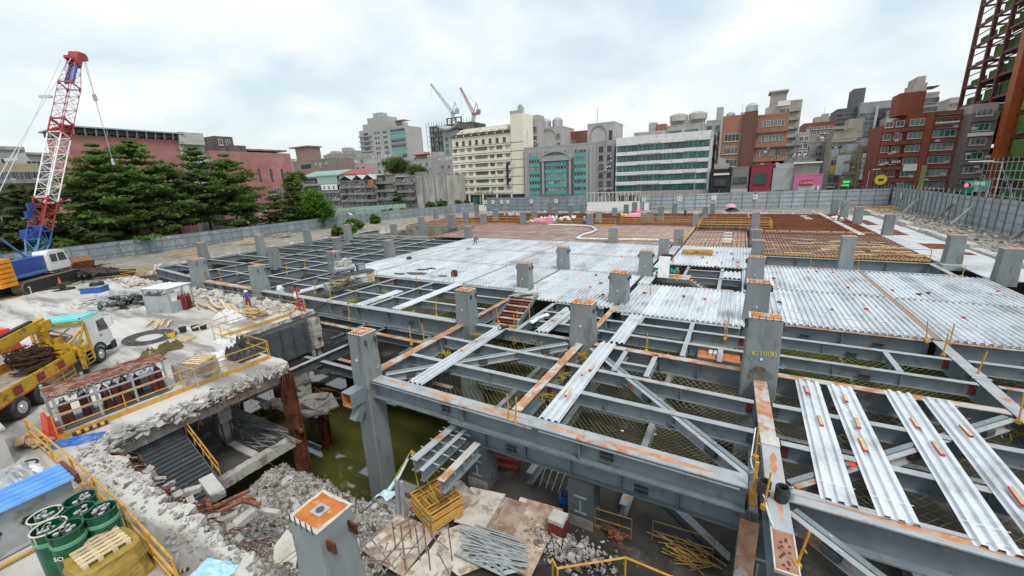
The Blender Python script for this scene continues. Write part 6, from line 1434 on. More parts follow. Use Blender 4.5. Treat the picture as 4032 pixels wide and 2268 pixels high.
t = thing('pipe_bundle', 'loose bundle of grey scaffold pipes strewn over the boards', 'pipe bundle', (0,0,0)); me = None
for k in range(64):
    u = R.random(); a = at(*z7(1420+R.uniform(-60,140)+u*100, 990+u*260+R.uniform(-30,30)), zp+.12+R.random()*.22); c = at(*z7(1850+R.uniform(-120,110), 1130+u*200+R.uniform(-40,60)), zp+.10+R.random()*.2)
    b = MB(); b.tube([a,c],.024,5); b.build('pipe', GALVD, t)
t = thing('grey_ladder', 'short grey ladder frame lying before the pipe bundle', 'ladder', (0,0,0)); b = MB()
A0, A1, B0, B1_ = [at(*z7(*q), zp+.12) for q in ((1370,1210),(1760,1387),(1420,1150),(1900,1360))]
b.tube([A0,A1],.05,6); b.tube([B0,B1_],.05,6); b.build('stile', GALVD, t); b = MB()
for k in range(7): f = .06+k/7; b.tube([A0.lerp(A1,f),B0.lerp(B1_,f)],.07,6)
b.build('rung', GALVD, t)
t = thing('steel_post_stub', 'broken-off rusty column stub with a white top block', 'column stub', at(*b6(700,960),BZ-.02)); b = MB(); b.box(-.3,.3,-.3,.3,0,.75); b.build('stub', DKRED, t); b = MB(); b.box(-.3,.3,-.28,.28,.75,.92); b.build('top_block', CONCW, t)
t = thing('bent_yellow_rail', 'bent yellow guard rail in front of the white rubble, bottom centre', 'guard rail', (0,0,0)); b = MB()
zz0 = -3.2
for z in (-2.9,-3.35): b.tube([at(*b6(645,1180),z),at(*b6(690,1260),z),at(*b6(1320,1160),z),at(*b6(1750,1340),z),at(*b6(1950,1400),z)],.035,6)
b.build('rail', YEL, t); b = MB()
for q in ((645,1180),(690,1260),(1320,1160),(1750,1340)): p = at(*b6(*q),-2.9); b.tube([(p.x,p.y,BZ),(p.x,p.y,-2.87)],.035,6)
b.build('post', YEL, t)
b = MB()
for k in range(10):
    p = at(*z7(R.uniform(600,1350),R.uniform(1000,1380)),zp); b.tube([p,p+Vector((R.uniform(-.05,.05),R.uniform(-.05,.05),R.uniform(.9,2.0)))],.026,5)
for q0, q1 in (((640,1000),(900,1330)),((620,1090),(830,1370)),((1130,1060),(960,1260)),((1240,1210),(1330,1380)),((1200,1090),(1320,1180)),((690,1220),(1080,1160)),((620,960),(720,900)),((960,1200),(790,1387))): b.tube([at(*z7(*q0),zp+.8),at(*z7(*q1),zp+.9)],.024,5)
b.build('standing_bars', mat('dull_bar',(.16,.12,.10),(.30,.28,.26),6,rough=.7), label='standing and leaning scaffold bars in front of the brown plates', cat='bars')
t = thing('rust_channel', 'broken rusty steel channel lying in the rubble near the stairs', 'steel scrap', (0,0,0)); b = MB()
for (q0,q1) in (((1520,960),(1780,840)),((1540,1000),(1800,880)),((1480,900),(1500,980)),((1700,900),(1850,940))):
    a, c = at(*(q0[0]*.5521,1468+q0[1]*.5521),-2.6), at(*(q1[0]*.5521,1468+q1[1]*.5521),-2.6); b.bar(a,c,.16,.09)
b.build('channel', mat('bright_rust',(.24,.095,.045),(.13,.05,.028),3), t)
t = thing('broken_beams', 'broken pale concrete beams sticking out of the rubble', 'concrete debris', (0,0,0))
for (q0,q1,w) in (((1680,1090),(1840,960),.35),((1560,880),(1470,760),.5),((1840,980),(1990,1000),.2),((1300,860),(1440,820),.3),((1580,1060),(1700,1000),.25)):
    a, c = at(*(q0[0]*.5521,1468+q0[1]*.5521),-3.0), at(*(q1[0]*.5521,1468+q1[1]*.5521),-2.9); b = MB(); b.bar(a,c,w,w*.7); b.build('beam_piece', CONCW, t)
t = thing('dark_frame_scrap', 'tangle of dull yellow railing scrap on the dark basement floor', 'scrap', at(*b6(1900,1180),BZ)); b = MB()
for k in range(40): a = R.uniform(-.5,.5); x, y = R.gauss(0,.35), R.gauss(0,.22); L = R.uniform(.5,1.4); b.tube([(x-L*math.cos(a)*.5,y-L*math.sin(a)*.5,R.uniform(.03,.5)),(x+L*math.cos(a)*.5,y+L*math.sin(a)*.5,R.uniform(.03,.35))],.02,4)
b.build('scrap_rails', mat('dull_yellow_rail',(.30,.18,.04),(.22,.13,.03),3), t)
YELSHADE = mat('shade_toned_yellow', (.26,.155,.035), (.18,.10,.028), 3)  # yellow rail paint with the basement shade put into its colour
railing('shade-toned yellow railing on the dark basement floor by the post', [tuple(at(*b6(1035,880),BZ)),tuple(at(*b6(1370,990),BZ))], .9, 1, .12, YELSHADE, .02)
railing('shade-toned yellow railing on the basement floor at the bottom right', [tuple(at(*b6(1560,1000),BZ)),tuple(at(*b6(2120,1180),BZ))], .9, 1, 0, YELSHADE, .02)
t = thing('folding_rack', 'pale folded tube rack on the dark basement floor', 'rack', at(*b6(640,540),BZ)); b = MB()
for k in range(5): b.tube([(-.6+.3*k,0,0),(-.3+.3*k,.0,1.0),(-.1+.3*k,.9,1.0)],.02,5)
b.build('tubes', WHITEED, t)
simple('blue_toolbox', 'small blue machine beside the basement post', 'machine', at(*b6(760,640),BZ), .3, [('body', TARPB, lambda b: b.box(-.25,.25,-.2,.2,0,.3)), ('top', BLACK, lambda b: b.box(-.15,.15,-.15,.15,.3,.42))])
lump = MB()
for k in range(40): p = at(*b6(1230,990),BZ); lump.ico((p.x+R.gauss(0,.25),p.y+R.gauss(0,.2),BZ+R.uniform(0,.25)),.12,sq=(1,.6,.5),rot=rrot())
lump.build('dark_rag_heap', RUSTDK, label='dark red heap of netting on the basement floor', cat='heap', kind='stuff')
t = thing('lower_stairs', 'short dark red stairs in the shade below the lower girder', 'stairs', at(*z7(1750,560),BZ), .2)
for k in range(5):
    b = MB(); b.box(-.7,.7,.26*k,.26*k+.24,.22*k,.22*k+.2); b.build('tread', DKRED, t)

# ================================================================ HOARDINGS
def fence(label, p, q, h, pw, z=GZ, post_h=0.0, rails=3, name='hoarding', m=FENCE, rib=True, front=1):
    p, q = Vector((p[0],p[1],z)), Vector((q[0],q[1],z)); d = q-p; L = d.length; t = thing(name, label, 'hoarding', p, math.atan2(d.y,d.x)); n = max(1, round(L/pw)); w = L/n
    b = MB(); nr = 4
    for k in range(nr):
        x = w*k/nr; b.box(x+.01,x+w/nr-.03,-.02,.0,.05,h); b.box(x+w/nr-.03,x+w/nr+.009,-.035,.0,.05,h)
    pm = b.mesh('panel', m)
    b = MB(); b.box(-.04,.04,-front*.16 if front > 0 else .001,-.036 if front > 0 else .16,0,h+post_h); qm = b.mesh('post', FENCEP)
    for i in range(n): link('panel', pm, t, (w*i,0,0))
    for i in range(n+1): link('post', qm, t, (w*i,0,0))
    for k in range(rails):
        b = MB(); zz_ = h*(k+.5)/rails if rails > 1 else h*.5; b.box(0,L,-.09 if front > 0 else .001,-.036 if front > 0 else .06,zz_,zz_+.07); b.build('rail', FENCEP, t)
    b = MB(); b.box(0,L,-.05,.03,h,h+.06); b.build('cap', FENCEP, t); return t
f1 = fence('long grey hoarding along the park on the left', (-92.2,2), (-92.2,88), 2.6, 2.0, rails=2)
fence('grey hoarding turning inward past the bushes on the left', (-92.2,88), (-83,112), 2.6, 2.0, rails=2)
fence('short grey hoarding by the concrete-walled house', (-84,110), (-81,119.5), 3.0, 2.0, rails=2)
fD = fence('tall grey hoarding carrying the white letters B to E', (-76.5,121), (-41,121), 4.4, 2.9, post_h=.75, rails=4)
fH = fence('tall pale grey hoarding carrying the letters H, J and K', (-25.2,123), (31.8,133.5), 4.4, 2.9, post_h=.8, rails=4, m=FENCEL)
fR = fence('tall grey hoarding along the right side street with high posts', (32.4,133.4), (32.4,58), 4.6, 2.2, post_h=.9, rails=4, m=FENCEL)
fence('low pale green hoarding round the small car park on the left', tuple(at(1240,888,GZ))[:2], tuple(at(1400,852,GZ))[:2], 2.4, 2.5, m=mat('pale_green_hoarding',(.33,.45,.40),(.28,.39,.35),2), rails=1)
fence('pale green hoarding in front of the old houses', tuple(at(1290,858,GZ))[:2], tuple(at(1600,833,GZ))[:2], 3.0, 2.5, m=bpy.data.materials['pale_green_hoarding'], rails=1)
wl_ = thing('low_white_wall', 'low white wall between the hoardings by the cream building', 'wall', (-80.5,121.2,GZ)); b = MB(); b.box(0,3.9,0,.15,0,2.0); b.build('panel', WHITE, wl_); b = MB(); b.box(0,3.9,-.02,.17,2.0,2.06); b.build('cap', WHITE, wl_)
# letters on the hoardings
def sign(label, body, fo, x, z=3.1, s=.95, m=WHITE):
    t = thing('letter_sign', label, 'sign', fo.matrix_basis @ Vector((x,-.2,z)), fo.rotation_euler.z); b = MB(); b.box(-s*.6,s*.6,-.03,0,-s*.65,s*.65); b.build('plate', m, t)
    text(body, s*(1.15 if len(body) == 1 else .85), (0,-.036,0), (math.radians(90),0,0), BLACK, t, 'letter')
def xon(fo, px, py):
    # distance along a hoarding of the picture column px
    a, ang = Vector(fo.location), fo.rotation_euler.z; d = ray(px, py); u = Vector((math.cos(ang),math.sin(ang)))
    den = u.x*d.y-u.y*d.x; rx, ry = EYE.x-a.x, EYE.y-a.y; return (rx*d.y-ry*d.x)/den
for body, px in (('B',1913),('B1',1941),('B2',1976),('C',2000),('D',2093),('E',2191)): sign('white plate with the letter%s %s on the far hoarding' % ('s' if len(body) > 1 else '', body), body, fD, xon(fD,px,783))
for body, px in (('北',2537),('H',2676),('J',2811),('K',2974)): sign('white plate with the %s on the pale hoarding' % ('north character' if body == '北' else 'letter '+body), body, fH, xon(fH,px,770))
sign('small white plate on the right hoarding near the corner', 'L', fR, 7.0, 3.0); sign('white plate at the hoarding corner itself', 'M', fR, 1.6, 3.0)
dr = thing('site_door', 'white site door with grey frame at the foot of the pale hoarding', 'door', fH.matrix_basis @ Vector((1.0,-.25,0)), fH.rotation_euler.z); b = MB(); b.box(0,1.3,-.05,0,0,2.3); b.build('leaf', WHITE, dr); b = MB(); b.box(-.12,0,-.08,0,0,2.45); b.box(1.3,1.42,-.08,0,0,2.45); b.box(0,1.3,-.08,0,2.301,2.45); b.build('frame', FENCEP, dr); b = MB(); b.box(1.1,1.2,-.09,-.051,1.0,1.15); b.build('handle', BLACK, dr)
# white barred gate
gt = thing('white_site_gate', 'white steel site gate with open vertical bars above solid boards', 'gate', (-40.6,121,GZ), math.atan2(2,15.2)); GL = 15.3
b = MB()
for k in range(28): b.box(GL*k/28,GL*(k+1)/28-.03,-.03,0,.1,2.6)
b.build('lower_board', WHITE, gt)
for k in range(15):
    b = MB(); x = GL*k/14; b.box(x-.05,x+.05,-.05,.05,2.6,5.3); b.build('bar', WHITE, gt)
b = MB(); b.box(0,GL,-.06,.06,5.3,5.42); b.box(0,GL,-.06,.06,2.6,2.72); b.box(0,GL,-.06,-.031,0,.12); b.build('rail', WHITE, gt)
b = MB()
for k in range(28): b.box(GL*k/28,GL*k/28+.2,-.02,.0,2.74,2.95)
b.build('slot_strip', BLACK, gt)
# slanted props of the right hoarding
for k in range(5):
    y = 70+(0,4.5,22,29,45)[k]; b = MB(); b.bar((32.1,y,1.9),(30.0,y-.3,GZ+.2),.4,.28); b.build('slanted_prop', CONCD if k % 2 else CONCW, label='slanted concrete prop against the right hoarding, %s from the camera' % ordn(k), cat='prop', group='props of the right hoarding')

# ================================================================ BUILDINGS
GW = {}
def wmesh(w, h, fm, gm, cross=True, sill=False):
    key = (round(w,2), round(h,2), fm.name, gm.name, cross, sill)
    if key in GW: return GW[key]
    b = MB(); f = min(.09, w*.09)
    b.box(-w/2,-w/2+f,-.10,0,0,h); b.box(w/2-f,w/2,-.10,0,0,h); b.box(-w/2+f,w/2-f,-.10,0,0,f); b.box(-w/2+f,w/2-f,-.10,0,h-f,h)
    if cross:
        n = max(1, int(w/1.1))
        for k in range(1, n+1):
            if n >= 1 and k <= n: x = -w/2+w*k/(n+1); b.box(x-.03,x+.03,-.09,-.012,f,h-f)
    if sill: b.box(-w/2-.12,w/2+.12,-.22,0,-.10,-.002)
    fme = b.mesh('window', fm); b = MB(); b.box(-w/2+f+.002,w/2-f-.002,-.035,-.008,f+.002,h-f-.002); GW[key] = (fme, b.mesh('pane', gm)); return GW[key]
WFR = mat('window_frame_grey', (.33,.34,.34)); WFW = mat('window_frame_white', (.62,.62,.60)); WFD = mat('window_frame_dark', (.06,.06,.06))
GLD = mat('window_glass', (.05,.06,.065), (.11,.125,.13), .35, rough=.15, spec=.6, world_co=True, rvar=.55); GLG = mat('green_glass', (.012,.09,.085), (.03,.17,.16), .22, rough=.1, spec=.7, world_co=True, c3=(.02,.05,.05), s3=.3, rvar=.3); GLL = mat('light_curtained_glass', (.30,.32,.32), (.14,.16,.165), .5, rough=.3, world_co=True, rvar=.4)
def facade(par, x0, x1, z0, z1, cols, rows, ww, wh, face='-y', fm=WFR, gm=GLD, y=0, cross=True, sill=True, skip=0.0, name='window'):
    fme, gme = wmesh(ww, wh, fm, gm, cross, sill)
    for r in range(rows):
        for c in range(cols):
            if R.random() < skip: continue
            u = x0+(x1-x0)*(c+.5)/cols; z = z0+(z1-z0)*(r+.5)/rows-wh/2
            loc, rz = {'-y': ((u,y-.003,z),0), '+x': ((y+.003,u,z),math.pi/2), '-x': ((y-.003,u,z),-math.pi/2), '+y': ((u,y+.003,z),math.pi)}[face]
            o = link(name, fme, par, loc, rz); link('pane', gme, o)
def acs(par, n, x0, x1, z0, z1, y=0, face='-y'):
    if 'acm' not in GW:
        b = MB(); b.box(-.42,.42,-.42,-.02,0,.6); b.box(-.46,.46,-.4,0,-.06,-.001); b.tube2((0,0,0),[(.2,0),(.2,.01)],8,0); GW['acm'] = b.mesh('air_conditioner', mat('ac_white',(.55,.55,.53),(.42,.42,.40),3))
    for _ in range(n):
        u, z = R.uniform(x0,x1), R.uniform(z0,z1)
        loc, rz = ((u,y-.003,z),0) if face == '-y' else ((y+.003,u,z),math.pi/2) if face == '+x' else ((y-.003,u,z),-math.pi/2)
        link('air_conditioner', GW['acm'], par, loc, rz)
def stain(name, c, d=.75, sc=.35): return mat(name, c, tuple(v*d for v in c), sc, lo=.42, hi=.68, rough=.85, c3=tuple(v*.6 for v in c), s3=.2, lo3=.55, hi3=.74, stretch=(1.1,1.1,.4), detail=9)
def building(label, pl, pr, Y, depth, wall, par_h=.6, roofm=None, name='office_building', zbase=GZ):
    a, c = onY(*pl, Y), onY(*pr, Y); z = (a.z+c.z)/2-zbase; w = c.x-a.x
    t = thing(name, label, 'building', (a.x,Y,zbase)); b = MB(); b.box(0,w,0,depth,0,z-par_h); b.build('wall', wall, t)
    b = MB(); b.box(-.05,w+.05,-.05,.25,z-par_h+.002,z); b.box(-.05,w+.05,depth-.25,depth+.05,z-par_h+.002,z); b.box(-.05,.25,.251,depth-.251,z-par_h+.002,z); b.box(w-.25,w+.05,.251,depth-.251,z-par_h+.002,z); b.build('parapet', roofm or wall, t)
    return t, w, z
def pt(par, name, m, *boxes):
    b = MB()
    for bx_ in boxes: b.box(*bx_)
    return b.build(name, m, par)
def tankpart(par, x, y, z, r=1.2, h=2.0, m=None):
    b = MB(); b.lathe((x,y,z),[(r*.9,0),(r,.1),(r,h*.75),(r*.6,h),(r*.15,h*1.08)],14); b.build('water_tank', m or CHROME, par)
CREAM = stain('cream_render', (.76,.71,.58), .93); CREAMB = mat('brown_band', (.10,.065,.055))
# cream office block
t, w, z = building('cream office block with brown bands, curved roof ribs and a corner tower', (1778,540), (2012,527), 150, 24, CREAM)
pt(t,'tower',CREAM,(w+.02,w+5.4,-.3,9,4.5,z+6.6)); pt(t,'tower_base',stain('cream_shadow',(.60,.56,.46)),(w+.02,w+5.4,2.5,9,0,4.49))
pt(t,'tower_tank',CONCW,(w+1.6,w+3.6,3,5,z+6.6,z+9.4),(w+2.0,w+3.2,3.2,4.6,z+9.4,z+10.2)); pt(t,'tower_railing',GALVD,(w,w+5.4,-.35,-.3,z+6.62,z+7.7),(w,w+.05,-.3,9,z+6.62,z+7.7))
fh = (z-5)/7.2
for k in range(7):
    zz_ = 5+fh*k
    if k < 6: pt(t,'floor_band',CREAMB,(-.35,w+5.45,-.36,-.02,zz_+fh*.98,zz_+fh*1.03)); pt(t,'spandrel',CREAM,(-.3,w-.2,-.32,-.021,zz_-.0+fh*.03,zz_+fh*.34),(-.3,w-.2,-.32,-.021,zz_+fh*.82,zz_+fh*.979))
    if k < 6:
        xs = [1.5,5.2,9.2,15.0,20.5,24.2,28.2]; ws = [1.9,2.6,2.0,6.5,2.2,2.8,2.0]
        for x, ww in zip(xs, ws): facade(t, x*w/30-1,x*w/30+1, zz_+fh*.34, zz_+fh*.82, 1, 1, ww*w/30, fh*.47, gm=GLL if R.random() < .4 else GLD, sill=False, fm=WFR)
    else: facade(t, 1, w-1.5, zz_+fh*.2, zz_+fh*.75, 8, 1, 1.3, 1.7, fm=WFD)
pt(t,'roof_curve',CREAM,(2,w-1,1,9,z+.01,z+2.0),(5,w-2,2,9,z+2.0,z+3.4))
b = MB()
for k in range(7): x = 2.5+k*(w-6)/6; b.bar((x,-.4,z+.2),(x+1.2,1.2,z+2.4),.5,.5); b.bar((x+1.2,1.2,z+2.4),(x+1.8,4,z+3.3),.5,.5)
b.build('roof_rib', mat('white_rib',(.75,.73,.66)), t); pt(t,'roof_edge',CREAMB,(-.3,w+.0,-.4,-.06,z+.02,z+.6),(1,w-1,-.3,.9,z+.62,z+1.2))
pt(t,'ground_recess',mat('recess_dark',(.035,.033,.032)),(0,w+4,-.02,-.005,0,4.5)); pt(t,'ground_pier',CREAM,*[(x,x+.7,-.3,-.021,0,4.5) for x in (0,7,14,21,28)]); pt(t,'doors',mat('green_door',(.06,.16,.13)),*[(x,x+2.2,-.06,-.022,0,3.4) for x in (9,12,16,18.5)])
text('合華銀行八德大樓', 1.15, (w*.52,-.34,5.35), (math.radians(90),0,0), mat('sign_brown',(.10,.07,.05)), t, 'sign_letters')
pt(t,'vertical_sign',mat('purple_sign',(.035,.025,.06)),(w-2.2,w-1.6,-1.2,-.33,8,16.5)); facade(t, 1.0, 4.6, z+4.6, z+5.6, 3, 1, .55, .9, y=-.3, fm=WFD, sill=False) if False else None
# teal and grey block
GREYT = stain('grey_tile', (.36,.36,.36), .9); TEALP = mat('teal_panel', (.10,.42,.39), (.085,.36,.335), .8, rough=.35)
t, w, z = building('grey tiled office block with turquoise panels and arched centre', (2064,582), (2345,558), 149, 22, GREYT)
fh = (z-4.2)/6.9
for k in range(6):
    z0 = 4.0+fh*k*1.03
    for (a, c) in ((.065,.225),(.30,.615),(.72,.88)):
        pt(t,'turquoise_panel',TEALP,*[(w*a+(w*(c-a))*i/n_,w*a+(w*(c-a))*(i+1)/n_-.08,-.18,-.004,z0,z0+fh*.48) for n_ in (max(4,round(w*(c-a)/1.3)),) for i in range(n_)])
        n_ = max(3, round(w*(c-a)/1.3)); facade(t, w*a, w*c, z0+fh*.50, z0+fh*1.0, n_, 1, w*(c-a)/n_-.1, fh*.46, gm=GLL if R.random() < .3 else GLD, fm=WFR, cross=False, sill=False)
pt(t,'side_pier',GREYT,*[(w*a,w*a+.9,-.55,-.003,0,z-1.5) for a in (.005,.93,.265,.65)]); pt(t,'dark_pier',mat('dark_granite',(.10,.09,.095)),*[(w*a,w*a+.6,-.45,-.003,4,z-5) for a in (.24,.29,.63,.69)])
pt(t,'entrance_band',mat('mid_granite',(.17,.17,.175)),(w*.235,w*.70,-.6,-.56,0,4.3)); pt(t,'crown_band',GREYT,(w*.235,w*.69,-.7,-.004,z-5.6,z-3.8))
b = MB()
for k in range(16):
    a0, a1 = math.pi*(.12+.76*k/16), math.pi*(.12+.76*(k+1)/16); r = w*.235; cx2, cz2 = w*.458, z-6.9
    b.bar((cx2-r*math.cos(a0),-.5,cz2+r*.62*math.sin(a0)+.5),(cx2-r*math.cos(a1),-.5,cz2+r*.62*math.sin(a1)+.5),.8,.5)
b.build('arch', GREYT, t); facade(t, w*.31, w*.61, z-3.4, z-1.9, 9, 1, .95, 1.3, fm=WFR, gm=GLG, cross=False, sill=False)
pt(t,'side_wing',stain('grey_wing',(.33,.33,.325)),(w+.02,w+6.5,1.0,20,0,z+.2)); facade(t, w+.3, w+6.3, 3, z-1, 2, 6, 1.5, 1.7, y=1.0, fm=WFD); acs(t, 8, w+3.5, w+6, 3, z-5, 1.0)
# grey arched tower block behind it
AR = stain('grey_plaster', (.42,.41,.395), .85)
t, w, z = building('tall narrow grey tower with an arched top recess and mast', (2313,487), (2420,478), 157, 12, AR)
b = MB()
for k in range(14): a0, a1 = math.pi*k/14, math.pi*(k+1)/14; r = w*.30; b.bar((w*.42-r*math.cos(a0),-.1,z-4+r*math.sin(a0)),(w*.42-r*math.cos(a1),-.1,z-4+r*math.sin(a1)),.35,.4)
b.bar((w*.12,-.1,z-4),(w*.12,-.1,z-12),.35,.4); b.bar((w*.72,-.1,z-4),(w*.72,-.1,z-12),.35,.4); b.build('arch_rim', mat('grey_rim',(.30,.30,.29)), t)
pt(t,'dark_slot',mat('slot_dark',(.05,.05,.055)),(w*.80,w*.93,-.02,-.004,0,z-3)); pt(t,'mast',GALVD,(w*.2,w*.22,5,5.2,z,z+6))
pt(t,'stair_column',AR,(w*1.02,w*1.25,-.5,5,0,z-14)); facade(t, w*.0, w*.8, 2, z-13, 3, 6, 1.2, 1.5, fm=WFD)
t, w, z = building('grey block with round arch and two steel water tanks', (2115,503), (2213,497), 165, 14, AR)
b = MB()
for k in range(14): a0, a1 = math.pi*k/14, math.pi*(k+1)/14; r = w*.33; b.bar((w*.45-r*math.cos(a0),-.1,z-4.5+r*math.sin(a0)),(w*.45-r*math.cos(a1),-.1,z-4.5+r*math.sin(a1)),.35,.4)
b.build('arch_rim', bpy.data.materials['grey_rim'], t); tankpart(t,w*.25,3,z,2.2,3.6); tankpart(t,w*.72,3,z,2.2,3.6); facade(t, w*.74, w*.98, z-9, z-2, 1, 2, 1.4, 1.8)
t, w, z = building('weathered grey flat block left of the round arch with many air conditioners', (2064,478), (2120,466), 160, 10, AR)
facade(t, 0, w, z-16, z-2, 2, 4, 1.6, 1.9); acs(t, 8, 0, w, z-15, z-3); pt(t,'roof_room',AR,(1,w-1,2,8,z,z+2))
t, w, z = building('dark red brick block between the grey arched towers', (2215,518), (2310,516), 175, 12, stain('dark_red_brick',(.23,.085,.075)))
facade(t, w*.25, w*.55, z-6, z-3, 2, 1, 1.2, 1.5, fm=WFW); pt(t,'green_corner',mat('green_corner',(.07,.13,.11)),(0,w*.12,-.1,-.004,0,z-1))
# glass block
t, w, z = building('white banded office block with long green glass strips', (2428,543), (2802,512), 148, 20, stain('white_panel',(.66,.66,.66),.92))
fh = (z-5.0)/5.35; WP = mat('white_cladding', (.72,.72,.73), (.64,.64,.65), .5, rough=.45)
for k in range(5):
    z0 = 4.6+fh*k; n_ = 22
    facade(t, .3, w-.3, z0+fh*.02, z0+fh*.60, n_, 1, (w-.6)/n_-.02, fh*.58, gm=GLG, fm=WFD, cross=False, sill=False)
    for i in range(8):
        off = (.0,.0,.35,.35,.0,.0,.35,0.1)[i]*.6; pt(t,'cladding_panel',WP,(.05+(w-.1)*i/8,.05+(w-.1)*(i+1)/8-.05,-.4,-.004,z0+fh*.64+off,z0+fh*1.0+off*.2))
pt(t,'top_band',WP,*[(w*i/11,w*(i+1)/11-.06,-.35,-.06,z-1.9,z-.1) for i in range(11)])
pt(t,'ground_band',mat('pinkish_stone',(.42,.34,.30),(.36,.29,.255),2),(0,w,-.3,-.004,3.3,4.6)); pt(t,'ground_pier',bpy.data.materials['pinkish_stone'],*[(x,x+.8,-.3,-.004,0,3.29) for x in (0,w*.27,w*.52,w*.78,w-.8)]); facade(t, 1, w-1, .8, 3.1, 9, 1, 2.4, 2.2, fm=WFD, sill=False)
pt(t,'side_wall',stain('white_side',(.60,.60,.59)),(w+.01,w+.5,-.2,18,0,z-.5)); facade(t, 2, 17, 3, z-1.5, 4, 5, 1.4, 1.8, face='+x', y=w+.5, fm=WFR)
# behind the glass block
OLD = stain('old_concrete_render', (.40,.385,.35), .75)
t, w, z = building('old concrete block with two big round roof tanks', (2623,505), (2775,472), 172, 14, OLD)
tankpart(t,w*.30,2.5,z+1.3,3.2,2.8,AR); tankpart(t,w*.80,2.5,z+1.3,3.2,2.8,AR); pt(t,'tank_base',OLD,(w*.1,w*.98,1,7,z,z+1.3)); facade(t, .5, w*.9, z-5, z-1.2, 2, 1, 4.5, 2.4, gm=GLG, fm=WFR); pt(t,'pipe_stack',GALVD,(w*.96,w*1.0,-.3,-.004,0,z))
t, w, z = building('small old roof block at the left end of the glass block', (2497,525), (2620,510), 170, 12, OLD); pt(t,'stair_head',OLD,(w*.45,w*.68,1,5,z,z+3.2)); pt(t,'brick_room',stain('brick_room',(.30,.14,.10)),(w*.70,w*.98,1,6,z,z+2.4))
t, w, z = building('grey stepped apartment block behind the brown brick office', (2782,478), (2908,460), 185, 12, AR); facade(t, 0, w, z-12, z-1, 4, 3, 1.6, 1.6); pt(t,'stair_head',AR,(w*.3,w*.5,1,6,z,z+4.5)); acs(t,5,0,w,z-10,z-2); tankpart(t,w*.75,3,z,1.5,2.5)
BRK = stain('salmon_brick', (.34,.165,.115), .88); BRD = stain('plum_brick', (.155,.075,.062), .9)
t, w, z = building('brown brick office with tall plum-coloured pillar and white window bands', (2985,449), (3110,446), 152, 14, BRK)
for k in range(5):
    z0 = 4+(z-5)*k/5; fhh = (z-5)/5; pt(t,'window_band',mat('dark_band',(.06,.05,.05)) if 'dark_band' not in bpy.data.materials else bpy.data.materials['dark_band'],(w*.08,w*.88,-.02,-.004,z0+fhh*.35,z0+fhh*.85)); facade(t, w*.08, w*.88, z0+fhh*.37, z0+fhh*.83, 7, 1, w*.108, fhh*.44, fm=WFW, cross=True, sill=False); pt(t,'balcony_lip',BRK,(-.1,w+.1,-.6,-.021,z0,z0+fhh*.3))
acs(t, 6, w*.3, w*.9, 6, z-4); pt(t,'pillar',BRD,(-3.6,-.02,-1.2,10,0,z+1.2)); pt(t,'stair_bay',BRK,(-9.3,-3.62,-.2,10,0,z+.6)); pt(t,'corner_strip',AR,(-9.9,-9.32,-.6,8,0,z+.5))
facade(t, -9, -4, 3, z-4, 1, 5, 4.2, 2.2, fm=WFW, y=-.2); pt(t,'roof_room',AR,(2,w*.7,3,9,z,z+2.2)); tankpart(t,-1.8,3,z+1.2,1.7,2.6); pt(t,'roof_shed',WHITE,(5,8,2,5,z+2.2,z+3.6))
t, w, z = building('brown brick balconied wing with turquoise eave beside the glass block', (2828,508), (2893,505), 154, 12, BRK); pt(t,'eave',mat('turquoise_eave',(.10,.30,.29)),(-.5,w,-.8,-.004,z-1.0,z-.3))
for k in range(4): pt(t,'balcony',BRK,(-.3,w,-1.2,-.004,3+4.8*k,4.2+4.8*k)); pt(t,'balcony_recess',bpy.data.materials['dark_band'],(0,w,-.02,-.003,4.3+4.8*k,6.6+4.8*k)); pt(t,'balcony_rail',WFW,(0,w,-1.15,-1.1,4.6+4.8*k,4.7+4.8*k),(0,w,-1.15,-1.1,5.0+4.8*k,5.08+4.8*k))
acs(t,5,0,w,5,z-3)
BEI = stain('beige_tile', (.40,.365,.31), .8)
t, w, z = building('tall beige apartment tower behind the brown brick office', (3035,398), (3160,396), 195, 16, BEI); facade(t, w*.1, w*.95, z-40, z-2, 4, 12, 1.7, 1.7); pt(t,'roof_room',BEI,(0,w*.5,1,8,z,z+3.5)); pt(t,'roof_slab',BEI,(-.8,w*.55,.5,9,z+3.5,z+4.1)); acs(t, 14, w*.4, w, z-35, z-4); pt(t,'balcony_stack',OLD,*[(w*.6,w*.95,-1.2,-.004,z-4-3.1*k,z-3-3.1*k) for k in range(12)])
t, w, z = building('white narrow apartment block between beige tower and red high-rise', (3148,522), (3190,518), 180, 12, stain('offwhite_render',(.50,.50,.49))); facade(t, 0, w, 4, z-1, 2, 7, 1.2, 1.5, fm=WFW); acs(t,6,0,w,6,z-3)
RB_ = stain('red_brick_tile', (.235,.075,.055), .85)
t, w, z = building('red brick high-rise with rows of white-framed windows', (3166,484), (3292,478), 235, 18, RB_); facade(t, 1, w-1, 3, z-1.5, 7, 13, 1.3, 1.15, fm=WFW, gm=GLD); pt(t,'roof_room',BEI,(w*.35,w*.8,2,9,z,z+2.5)); acs(t,18,1,w-1,5,z-3)
DG = stain('dark_grey_tile', (.12,.125,.13), .85)
t, w, z = building('dark grey stepped high-rise', (3298,430), (3385,420), 245, 18, DG); facade(t, .5, w-.5, 4, z-2, 4, 15, 2.6, 1.7, fm=WFR); pt(t,'upper_block',DG,(w*.66,w*1.2,2,12,z,z+8)); pt(t,'glass_strip',GLG,(0,w*.4,-.1,-.004,z-16,z-14))
BG = stain('blue_grey_tile', (.29,.315,.345), .88)
